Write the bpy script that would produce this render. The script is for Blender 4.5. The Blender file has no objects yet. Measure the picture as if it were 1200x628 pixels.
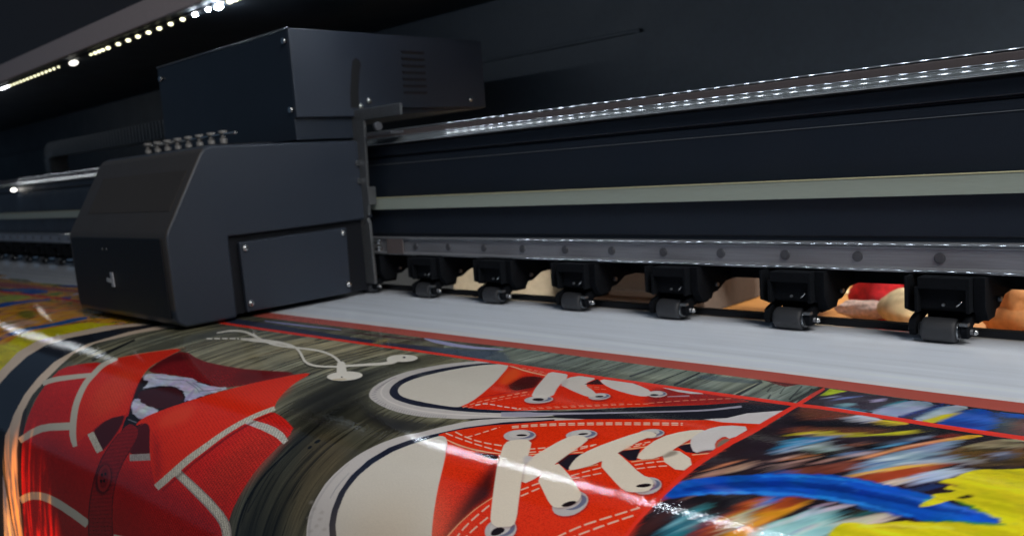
# Wide-format printer at work: a glossy print rolls out from under the carriage.
# Metres; X runs along the printer beam, Y goes into the machine, Z is up, z = 0 is the platen.
import bpy, bmesh, math, random
import numpy as np
from mathutils import Matrix, Vector
random.seed(7); RNG = np.random.default_rng(11)
sc = bpy.context.scene
COL = sc.collection

# ------------------------------------------------------------------ helpers
class MB:
    """collects shapes and links them as ONE mesh object"""
    def __init__(s): s.bm = bmesh.new()
    def prism(s, prof, x0, x1, axis='X', smooth=False):
        """closed profile extruded along an axis; profile is (Y,Z) for X, (X,Z) for Y, (X,Y) for Z"""
        def P(a, t):
            return {'X': (t, a[0], a[1]), 'Y': (a[0], t, a[1]), 'Z': (a[0], a[1], t)}[axis]
        v0 = [s.bm.verts.new(P(a, x0)) for a in prof]; v1 = [s.bm.verts.new(P(a, x1)) for a in prof]
        n = len(prof)
        fs = [s.bm.faces.new(v0), s.bm.faces.new(v1[::-1])]
        for i in range(n): fs.append(s.bm.faces.new((v0[i], v1[i], v1[(i+1) % n], v0[(i+1) % n])))
        bmesh.ops.recalc_face_normals(s.bm, faces=fs)
        return s
    def box(s, x0, x1, y0, y1, z0, z1):
        return s.prism([(y0, z0), (y1, z0), (y1, z1), (y0, z1)], x0, x1)
    def cyl(s, c, r, h, axis='Z', n=24, r2=None, cap=True):
        """cylinder or cone centred on c, length h"""
        r2 = r if r2 is None else r2
        e = {'X': ((0,1,0),(0,0,1),(1,0,0)), 'Y': ((0,0,1),(1,0,0),(0,1,0)), 'Z': ((1,0,0),(0,1,0),(0,0,1))}[axis]
        u, v, w = (Vector(k) for k in e); c = Vector(c)
        A, B = [], []
        for k in range(n):
            t = 2*math.pi*k/n; d = u*math.cos(t)+v*math.sin(t)
            A.append(s.bm.verts.new(c-w*h/2+d*r)); B.append(s.bm.verts.new(c+w*h/2+d*r2))
        for k in range(n):
            f = s.bm.faces.new((A[k], A[(k+1) % n], B[(k+1) % n], B[k])); f.smooth = n > 8
        if cap: s.bm.faces.new(A[::-1]); s.bm.faces.new(B)
        return s
    def ball(s, c, r, sx=1, sy=1, sz=1, seg=12):
        m = Matrix.Translation(c) @ Matrix.Diagonal((sx, sy, sz, 1))
        g = bmesh.ops.create_uvsphere(s.bm, u_segments=seg, v_segments=max(6, seg//2), radius=r, matrix=m)
        for v in g['verts']:
            for f in v.link_faces: f.smooth = True
        return s
    def tube(s, pts, r, n=10, closed=False):
        pts = [Vector(p) for p in pts]; rings = []
        for i, p in enumerate(pts):
            a = pts[max(0, i-1)]; b = pts[min(len(pts)-1, i+1)]; t = (b-a).normalized()
            up = Vector((0, 0, 1)) if abs(t.z) < .9 else Vector((0, 1, 0))
            u = t.cross(up).normalized(); v = u.cross(t)
            rr = r[i] if isinstance(r, (list, tuple)) else r
            rings.append([s.bm.verts.new(p+u*rr*math.cos(2*math.pi*k/n)+v*rr*math.sin(2*math.pi*k/n)) for k in range(n)])
        for A, B in zip(rings[:-1], rings[1:]):
            for k in range(n):
                f = s.bm.faces.new((A[k], A[(k+1) % n], B[(k+1) % n], B[k])); f.smooth = True
        s.bm.faces.new(rings[0][::-1]); s.bm.faces.new(rings[-1])
        return s
    def build(s, name, mat, parent=None, bevel=0, seg=2, off=(0, 0, 0)):
        me = bpy.data.meshes.new(name)
        root = parent
        o3 = Vector(off)
        while root is not None:
            if root.parent is None: o3 = o3+root.location
            root = root.parent
        bmesh.ops.translate(s.bm, verts=s.bm.verts, vec=-o3)
        s.bm.normal_update(); s.bm.to_mesh(me); s.bm.free()
        ob = bpy.data.objects.new(name, me); COL.objects.link(ob)
        if parent is not None: ob.parent = parent
        else: ob.location = o3
        me.materials.append(mat)
        if bevel:
            b = ob.modifiers.new('bevel', 'BEVEL'); b.width = bevel; b.segments = seg; b.limit_method = 'ANGLE'; b.angle_limit = math.radians(35)
            b.harden_normals = True
            me.shade_smooth() if hasattr(me, 'shade_smooth') else None
            for p in me.polygons: p.use_smooth = True
        return ob

def tag(o, label=None, cat=None, group=None, kind=None):
    if label: o['label'] = label
    if cat: o['category'] = cat
    if group: o['group'] = group
    if kind: o['kind'] = kind
    return o
def thing(name, label, cat, loc=(0, 0, 0), group=None):
    o = bpy.data.objects.new(name, None); COL.objects.link(o); o.location = loc; o.empty_display_size = .05
    return tag(o, label, cat, group)
def copy_tree(o, parent=None, loc=None):
    c = o.copy(); COL.objects.link(c)
    if parent is not None: c.parent = parent
    if loc is not None: c.location = loc
    for ch in [k for k in list(bpy.data.objects) if k.parent == o]: copy_tree(ch, c)
    return c

# ------------------------------------------------------------------ materials
def material(name, col, rough=.5, metal=0., spec=.5, noise=0., nscale=200., bump=0., bscale=800., rnoise=0., stretch=None, dust=0., aniso=0., emis=0., ecol=None):
    m = bpy.data.materials.new(name); m.use_nodes = True
    nt = m.node_tree; N = nt.nodes; L = nt.links; b = N['Principled BSDF']
    b.inputs['Base Color'].default_value = (*col, 1); b.inputs['Roughness'].default_value = rough
    b.inputs['Metallic'].default_value = metal; b.inputs['Specular IOR Level'].default_value = spec
    if aniso: b.inputs['Anisotropic'].default_value = aniso
    tc = N.new('ShaderNodeTexCoord'); mp = N.new('ShaderNodeMapping'); L.new(tc.outputs['Object'], mp.inputs['Vector'])
    if stretch: mp.inputs['Scale'].default_value = stretch
    def tex(scale, det=4):
        t = N.new('ShaderNodeTexNoise'); t.inputs['Scale'].default_value = scale; t.inputs['Detail'].default_value = det
        L.new(mp.outputs[0], t.inputs['Vector']); return t
    if noise:
        t = tex(nscale); r = N.new('ShaderNodeMapRange'); r.inputs['From Min'].default_value = .3; r.inputs['From Max'].default_value = .7
        r.inputs['To Min'].default_value = 1-noise; r.inputs['To Max'].default_value = 1+noise
        L.new(t.outputs['Fac'], r.inputs['Value'])
        mx = N.new('ShaderNodeMix'); mx.data_type = 'RGBA'; mx.blend_type = 'MULTIPLY'; mx.inputs['Factor'].default_value = 1
        mx.inputs['A'].default_value = (*col, 1); L.new(r.outputs[0], mx.inputs['B']); out = mx.outputs['Result']
        if dust:
            d = tex(2600, 1); cr = N.new('ShaderNodeMapRange'); cr.inputs['From Min'].default_value = .79; cr.inputs['From Max'].default_value = .82
            L.new(d.outputs['Fac'], cr.inputs['Value']); cr.inputs['To Max'].default_value = dust
            m2 = N.new('ShaderNodeMix'); m2.data_type = 'RGBA'; L.new(cr.outputs[0], m2.inputs['Factor']); L.new(out, m2.inputs['A'])
            m2.inputs['B'].default_value = (.5, .5, .5, 1); out = m2.outputs['Result']
        L.new(out, b.inputs['Base Color'])
    if rnoise:
        t = tex(9, 5); r = N.new('ShaderNodeMapRange'); r.inputs['To Min'].default_value = max(.02, rough-rnoise); r.inputs['To Max'].default_value = rough+rnoise
        L.new(t.outputs['Fac'], r.inputs['Value']); L.new(r.outputs[0], b.inputs['Roughness'])
    if bump:
        t = tex(bscale, 3); bp = N.new('ShaderNodeBump'); bp.inputs['Strength'].default_value = bump; bp.inputs['Distance'].default_value = .001
        L.new(t.outputs['Fac'], bp.inputs['Height']); L.new(bp.outputs[0], b.inputs['Normal'])
    if emis:
        b.inputs['Emission Color'].default_value = (*(ecol or col), 1); b.inputs['Emission Strength'].default_value = emis
    return m
M = {
 'shell':   material('powder_coated_charcoal', (.020, .027, .041), .46, noise=.10, nscale=900, bump=.25, bscale=1500, rnoise=.10),
 'shell_room_tint': material('shell_painted_room_tint', (.046, .040, .036), .5, noise=.10, nscale=700, bump=.2, bscale=1500, rnoise=.08),
 'grille':  material('grille_dark', (.030, .027, .026), .6, noise=.1),
 'beam':    material('black_anodised_beam', (.011, .017, .028), .42, noise=.12, nscale=400, bump=.12, bscale=1200, rnoise=.10, dust=.35),
 'beam_low':material('black_plastic', (.005, .006, .009), .5, spec=.3, noise=.12, nscale=400, bump=.15, bscale=1000),
 'void_black': material('matt_black_steel', (.005, .006, .008), .85, spec=.08, noise=.2, nscale=200),
 'groove':  material('groove_black', (.003, .003, .004), .6),
 'hair':    material('scribed_line', (.15, .17, .19), .4),
 'hood':    material('hood_dark_blue', (.017, .024, .034), .6, noise=.10, nscale=60, bump=.1, bscale=600, rnoise=.1),
 'hood_front': material('hood_dark_brown', (.030, .026, .028), .55, noise=.1, nscale=60),
 'lip':     material('brown_grey_edge', (.40, .34, .34), .6, noise=.08, nscale=300),
 'rail':    material('brushed_rail', (.32, .33, .36), .34, metal=.55, noise=.16, nscale=1500, stretch=(.01, 1, 1), bump=.12, bscale=2400, rnoise=.05),
 'rail_edge': material('rail_bright_edge', (.26, .28, .30), .05, metal=.6),
 'bar_face': material('clear_bar_face', (.085, .095, .10), .07, spec=.6),
 'clear':   material('frosted_rail', (.10, .11, .12), .25, metal=.3, noise=.15, nscale=900, bump=.1, bscale=1800),
 'brown_rail': material('brown_rail', (.105, .085, .085), .55, noise=.1, nscale=500),
 'bolt':    material('bolt_grey', (.13, .135, .15), .4, metal=.6, noise=.1, nscale=900),
 'screw':   material('steel_screw', (.55, .56, .56), .25, metal=1., noise=.1, nscale=900),
 'steel':   material('dull_steel_bracket', (.16, .17, .18), .42, metal=.7, noise=.15, nscale=300, bump=.1, bscale=900),
 'belt':    material('pale_green_belt', (.32, .37, .32), .5, noise=.05, nscale=900, stretch=(.05, 1, 1), bump=.1, bscale=1500),
 'belt_edge': material('belt_yellow_edge', (.58, .56, .34), .5),
 'rubber':  material('black_rubber', (.026, .028, .033), .55, noise=.15, nscale=1200, bump=.35, bscale=2500),
 'plate':   material('platen_aluminium', (.30, .31, .33), .4, metal=.6, noise=.1, nscale=300),
 'chain':   material('chain_plastic', (.060, .068, .075), .5, noise=.1, nscale=300),
 'fitting': material('fitting_plastic', (.16, .155, .15), .5, noise=.1, nscale=400),
 'board':   material('printed_circuit_green', (.01, .14, .06), .4, noise=.2, nscale=500),
 'redpart': material('small_red_part', (.12, .02, .02), .4),
 'emblem':  material('emblem_silver', (.45, .46, .50), .35, metal=.3),
 'card':    material('kraft_cardboard', (.44, .36, .25), .8, noise=.08, nscale=60, bump=.2, bscale=300),
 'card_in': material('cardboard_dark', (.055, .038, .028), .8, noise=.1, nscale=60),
 'wood':    material('orange_wood', (.50, .22, .055), .45, noise=.18, nscale=30, stretch=(1, 8, 1)),
 'redbag':  material('red_fleece', (.55, .012, .018), .9, noise=.3, nscale=60, bump=.8, bscale=200),
 'cream':   material('cream_cloth', (.55, .42, .24), .9, noise=.2, nscale=50, bump=.6, bscale=160),
 'white_cloth': material('white_red_cloth', (.60, .42, .36), .9, noise=.35, nscale=120),
 'fleece':  material('orange_fleece', (.42, .18, .06), .9, noise=.2, nscale=80, bump=.8, bscale=250),
 'floor':   material('grey_floor', (.12, .115, .11), .6, noise=.1, nscale=8),
 'wall':    material('grey_wall', (.30, .30, .29), .7, noise=.06, nscale=5),
}

# ------------------------------------------------------------------ the sheet: profile over platen and front curve
def sheet_profile():
    P=[(1.40,-.30),(1.395,-.05),(1.385,-.014),(1.36,-.001),(1.34,0),(.80,0),(.76,-.0015),(.70,-.0065),(.64,-.0155),(.60,-.0245),(.56,-.038),(.52,-.062),(.495,-.09),(.475,-.125),(.46,-.18),(.452,-.25),(.447,-.36),(.444,-.75)]
    P=np.array(P,float)
    for _ in range(3):
        Q=[P[0]]
        for a,b in zip(P[:-1],P[1:]):
            Q+= [a*.75+b*.25, a*.25+b*.75]
        Q.append(P[-1]); P=np.array(Q)
    s=np.concatenate([[0],np.cumsum(np.hypot(*np.diff(P,axis=0).T))])
    i=int(np.argmin(abs(P[:,0]-1.2)+abs(P[:,1])*10))
    s=s-(s[i]-(1.36-P[i,0]))   # s = 0 at Y = 1.36 on the flat
    return P,s

PR, SS = sheet_profile()

# ------------------------------------------------------------------ the printed picture, rasterised in sheet space
# columns are logarithmic in X (finer where the sheet is near), rows are even in length along the sheet
XA, XR, XL = .95, .45, -8.2
TW, TH = 3600, 2300
S0, S1 = -.02, float(SS[-1])+.01
LN0, LN1 = math.log(XA-XR), math.log(XA-XL)
def col_of(x): return (LN1-np.log(np.maximum(1e-3, XA-x)))/(LN1-LN0)*TW
def row_of(s): return (s-S0)/(S1-S0)*TH
colX = XA-np.exp(LN1-(np.arange(TW)+.5)/TW*(LN1-LN0))
rowS = S0+(np.arange(TH)+.5)/TH*(S1-S0)

def vnoise(fx, fy, seed):
    """separable-grid value noise over the whole texture, frequencies per metre"""
    r = np.random.default_rng(seed)
    gx = (colX+8)*fx; gy = (rowS+1)*fy
    ix = gx.astype(int); iy = gy.astype(int); tx = gx-ix; ty = gy-iy
    tx = (tx*tx*(3-2*tx)).astype(np.float32); ty = (ty*ty*(3-2*ty)).astype(np.float32)
    g = r.random((iy.max()+2, ix.max()+2), dtype=np.float32)
    a = g[iy]*(1-ty)[:, None]+g[iy+1]*ty[:, None]
    return a[:, ix]*(1-tx)+a[:, ix+1]*tx
def fbm(fx, fy, seed, octs=3):
    t = 0; w = 1; s = 0
    for k in range(octs):
        t = t+w*vnoise(fx*2**k, fy*2**k, seed+k*17); s += w; w *= .55
    return t/s
grain = RNG.random((TH, TW), dtype=np.float32)
n_wood = fbm(70, 4, 1, 4); n_wood2 = fbm(420, 22, 5, 2)
vline = vnoise(170, 3.2, 77)
n_streak = fbm(10, 90, 9, 4); n_fine = fbm(60, 300, 13, 3)
n_cloud = fbm(9, 11, 21, 3)
n_leaf = [fbm(62, 60, 31+i, 3) for i in range(3)]
RNGP = np.random.default_rng(5).random(64)
def srgb(c): return ((c/12.92) if c <= .04045 else ((c+.055)/1.055)**2.4)

img = np.zeros((TH, TW, 3), np.float32)
WHITE = np.array([.74, .785, .86], np.float32)
img[:] = WHITE
img *= (1-.05*np.clip((n_streak[:, :, None]-.45)*3, 0, 1))
# faint long bands in the blank vinyl just before the print starts
for s_, w_, k_ in ((.285, .010, .10), (.262, .005, -.08), (.235, .006, .06), (.200, .004, -.05), (.12, .012, -.03)):
    img *= (1+k_*np.exp(-((rowS-s_)/w_)**2))[:, None, None].astype(np.float32)
GAIN = 1.28

def coverage(c, r):
    """anti-aliased even coverage of one polygon; returns the mask and its window"""
    SUB = 3
    c0 = max(0, int(c.min())-2); c1 = min(TW, int(c.max())+3); r0 = max(0, int(r.min())-1); r1 = min(TH, int(r.max())+2)
    if c1 <= c0 or r1 <= r0: return None
    w = c1-c0; h = (r1-r0)*SUB
    x = c-c0; y = (r-r0)*SUB
    xa, ya = x, y; xb, yb = np.roll(x, -1), np.roll(y, -1)
    k0 = np.ceil(np.minimum(ya, yb)-.5).astype(int); k1 = np.ceil(np.maximum(ya, yb)-.5).astype(int)
    k0 = np.clip(k0, 0, h); k1 = np.clip(k1, 0, h)
    n = np.maximum(0, k1-k0)
    if n.sum() == 0: return None
    idx = np.repeat(np.arange(len(x)), n)
    rows = np.arange(n.sum())-np.repeat(np.cumsum(n)-n, n)+k0[idx]
    t = (rows+.5-ya[idx])/(yb[idx]-ya[idx])
    xx = np.clip(xa[idx]+t*(xb[idx]-xa[idx]), 0, w-1e-3)
    sg = np.where(yb[idx] > ya[idx], 1., -1.)
    acc = np.zeros((h, w+2), np.float32)
    xi = xx.astype(int); fr = xx-xi
    np.add.at(acc, (rows, xi), sg*(1-fr)); np.add.at(acc, (rows, xi+1), sg*fr)
    m = np.clip(np.abs(np.cumsum(acc, 1)[:, :w]), 0, 1).reshape(r1-r0, SUB, w).mean(1)
    return m, r0, r1, c0, c1
def boxblur(m, rx, ry):
    for ax, rr in ((0, ry), (1, rx)):
        rr = int(rr)
        if rr < 1: continue
        for _ in range(2):
            p = np.pad(m, [(rr+1, rr) if a == ax else (0, 0) for a in (0, 1)], mode='edge')
            cs = np.cumsum(p, axis=ax, dtype=np.float64)
            m = ((cs[2*rr+1:] - cs[:-(2*rr+1)]) if ax == 0 else (cs[:, 2*rr+1:] - cs[:, :-(2*rr+1)]))/(2*rr+1)
    return m.astype(np.float32)
def tint(mode, col, sl):
    """colour of a printed area with its printed texture"""
    base = np.array(col, np.float32)[None, None, :]
    g = grain[sl][:, :, None]
    if mode in ('wood',):
        a = n_wood[sl][:, :, None]; b = n_wood2[sl][:, :, None]; c = n_cloud[sl][:, :, None]
        X_ = colX[sl[1]][None, :]+.05*rowS[sl[0]][:, None]
        pk = X_/.148; pi_ = np.floor(pk).astype(int); pf = pk-pi_
        tone = (.84+.34*RNGP[pi_ % 64])*(1-.72*np.clip(1-np.abs(pf-.5+.482)/.024, 0, 1))
        k = (.42+.95*np.clip((a-.30)*1.8, 0, 1.2)*(.35+1.3*b)+.25*(c-.5))*tone[:, :, None].astype(np.float32)
        crack = 1-.6*np.clip((b-.66)*7, 0, 1)
        warm = np.concatenate([1+.22*(c-.4), 1+.0*(c-.4), 1-.35*(c-.4)], 2)
        return base*np.clip(k, .12, 2)*crack*(1-.55*np.clip((vline[sl][:, :, None]-.80)*14, 0, 1))*warm*(.92+.16*g)*np.array([.99, .99, .99], np.float32)
    if mode in ('knit', 'rib', 'weave', 'canvas'):
        X = colX[sl[1]][None, :]; S = rowS[sl[0]][:, None]
        if mode == 'knit': w = .5+.5*np.sin((X*.9+S*.45)*2*math.pi/.0052); w = w*(.55+.45*np.sin((S-X*.3)*2*math.pi/.0046)); amp = .55
        elif mode == 'rib': w = .5+.5*np.sin((S+.25*X)*2*math.pi/.0065); amp = .26
        elif mode == 'weave': w = .5+.5*np.sin((X*.8-S*.7)*2*math.pi/.0052); amp = .34
        else: w = .5+.5*np.sin(X*2*math.pi/.0022)*np.sin(S*2*math.pi/.0022); amp = .14
        c = n_cloud[sl][:, :, None]
        return base*(1-amp*w[:, :, None].astype(np.float32))*(1+amp*.4)*(.62+.72*g)*(.86+.28*c)
    if mode == 'paint':
        a = n_streak[sl][:, :, None]; b = n_fine[sl][:, :, None]
        hue = np.concatenate([n_leaf[0][sl][:, :, None], n_leaf[1][sl][:, :, None], n_leaf[2][sl][:, :, None]], 2)
        return base*(.55+.9*a)*(.75+.5*b)*(.78+.44*hue)+.10*np.clip((a-.66)*4, 0, 1)*(.4+.6*hue)
    if mode == 'yel':
        a = n_streak[sl][:, :, None]; b = n_fine[sl][:, :, None]
        c = n_leaf[1][sl][:, :, None]
        k = np.clip((b-.60)*7, 0, 1)*.55
        out = base*(.60+.72*a)*(.84+.32*b)*np.concatenate([.90+.2*c, 1+0*c, .6+.8*c], 2)
        return out*(1-k)+np.array([.30, .30, .02], np.float32)*k
    if mode == 'leaf':
        a, b, c = (n[sl][:, :, None] for n in n_leaf)
        out = base*(.62+1.2*a)
        pink = np.array([.58, .30, .24], np.float32); dark = np.array([.05, .045, .03], np.float32); oliv = np.array([.34, .30, .05], np.float32)
        k = np.clip((b-.60)*9, 0, 1); out = out*(1-k)+pink*k
        k = np.clip((c-.58)*9, 0, 1)*.9; out = out*(1-k)+oliv*k
        k = np.clip((.36-a)*9, 0, 1)*.8; return out*(1-k)+dark*k
    c = n_cloud[sl][:, :, None]
    return base*(.955+.07*g)*(.97+.06*c)

def hash_noise(u, v, seed):
    """value noise at arbitrary positions"""
    r = np.random.default_rng(seed).random((256, 256)).astype(np.float32)
    iu = np.floor(u).astype(int); iv = np.floor(v).astype(int); a = u-iu; b = v-iv; a = a*a*(3-2*a); b = b*b*(3-2*b)
    g = lambda i, j: r[(iv+j) % 256, (iu+i) % 256]
    return (g(0, 0)*(1-a)+g(1, 0)*a)*(1-b)+(g(0, 1)*(1-a)+g(1, 1)*a)*b
def smear(q, amp):
    """drag the wet-looking paint along the brush direction inside one outline, so strokes get streaky ends"""
    c, r = col_of(np.minimum(q[:, 0], XR)), row_of(q[:, 1])
    m, r0, r1, c0, c1 = coverage(c, r); sl = (slice(r0, r1), slice(c0, c1))
    X, S = np.meshgrid(colX[c0:c1], rowS[r0:r1])
    d = np.array(BRUSH); d = d/np.hypot(*d)
    along = X*d[0]+S*d[1]; across = -X*d[1]+S*d[0]
    wob = .012*(hash_noise(along*14, across*14, 3)-.5)
    f1 = hash_noise(along*14, (across+wob)*330, 5)-.5; f2 = hash_noise(along*30, (across+wob)*900, 6)-.5
    f3 = hash_noise(along*40, across*60, 8)-.5
    sh = amp*.001*(44*f1+26*f2); sd = amp*.001*(6*f3)
    for k in range(2):
        k_ = (1, .45)[k]
        Xn = X+d[0]*sh*k_-d[1]*sd; Sn = S+d[1]*sh*k_+d[0]*sd
        cc = np.clip(col_of(Xn), 0, TW-1).astype(int); rr = np.clip(row_of(Sn), 0, TH-1).astype(int)
        new = 0
        for tt in (-1., -.5, 0., .5, 1.):
            cc = np.clip(col_of(Xn+d[0]*tt*.012*amp*2), 0, TW-1).astype(int); rr = np.clip(row_of(Sn+d[1]*tt*.012*amp*2), 0, TH-1).astype(int)
            new = new+img[rr, cc]*.2
        if k == 0: out = new
        else: out = .6*out+.4*new
    tone = 1+amp*(.22*f1+.40*f2)[:, :, None]
    img[sl] = img[sl]*(1-m[:, :, None])+np.clip(out*tone, 0, 1)*m[:, :, None]
BRUSH = (0.099, -0.149)
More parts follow.
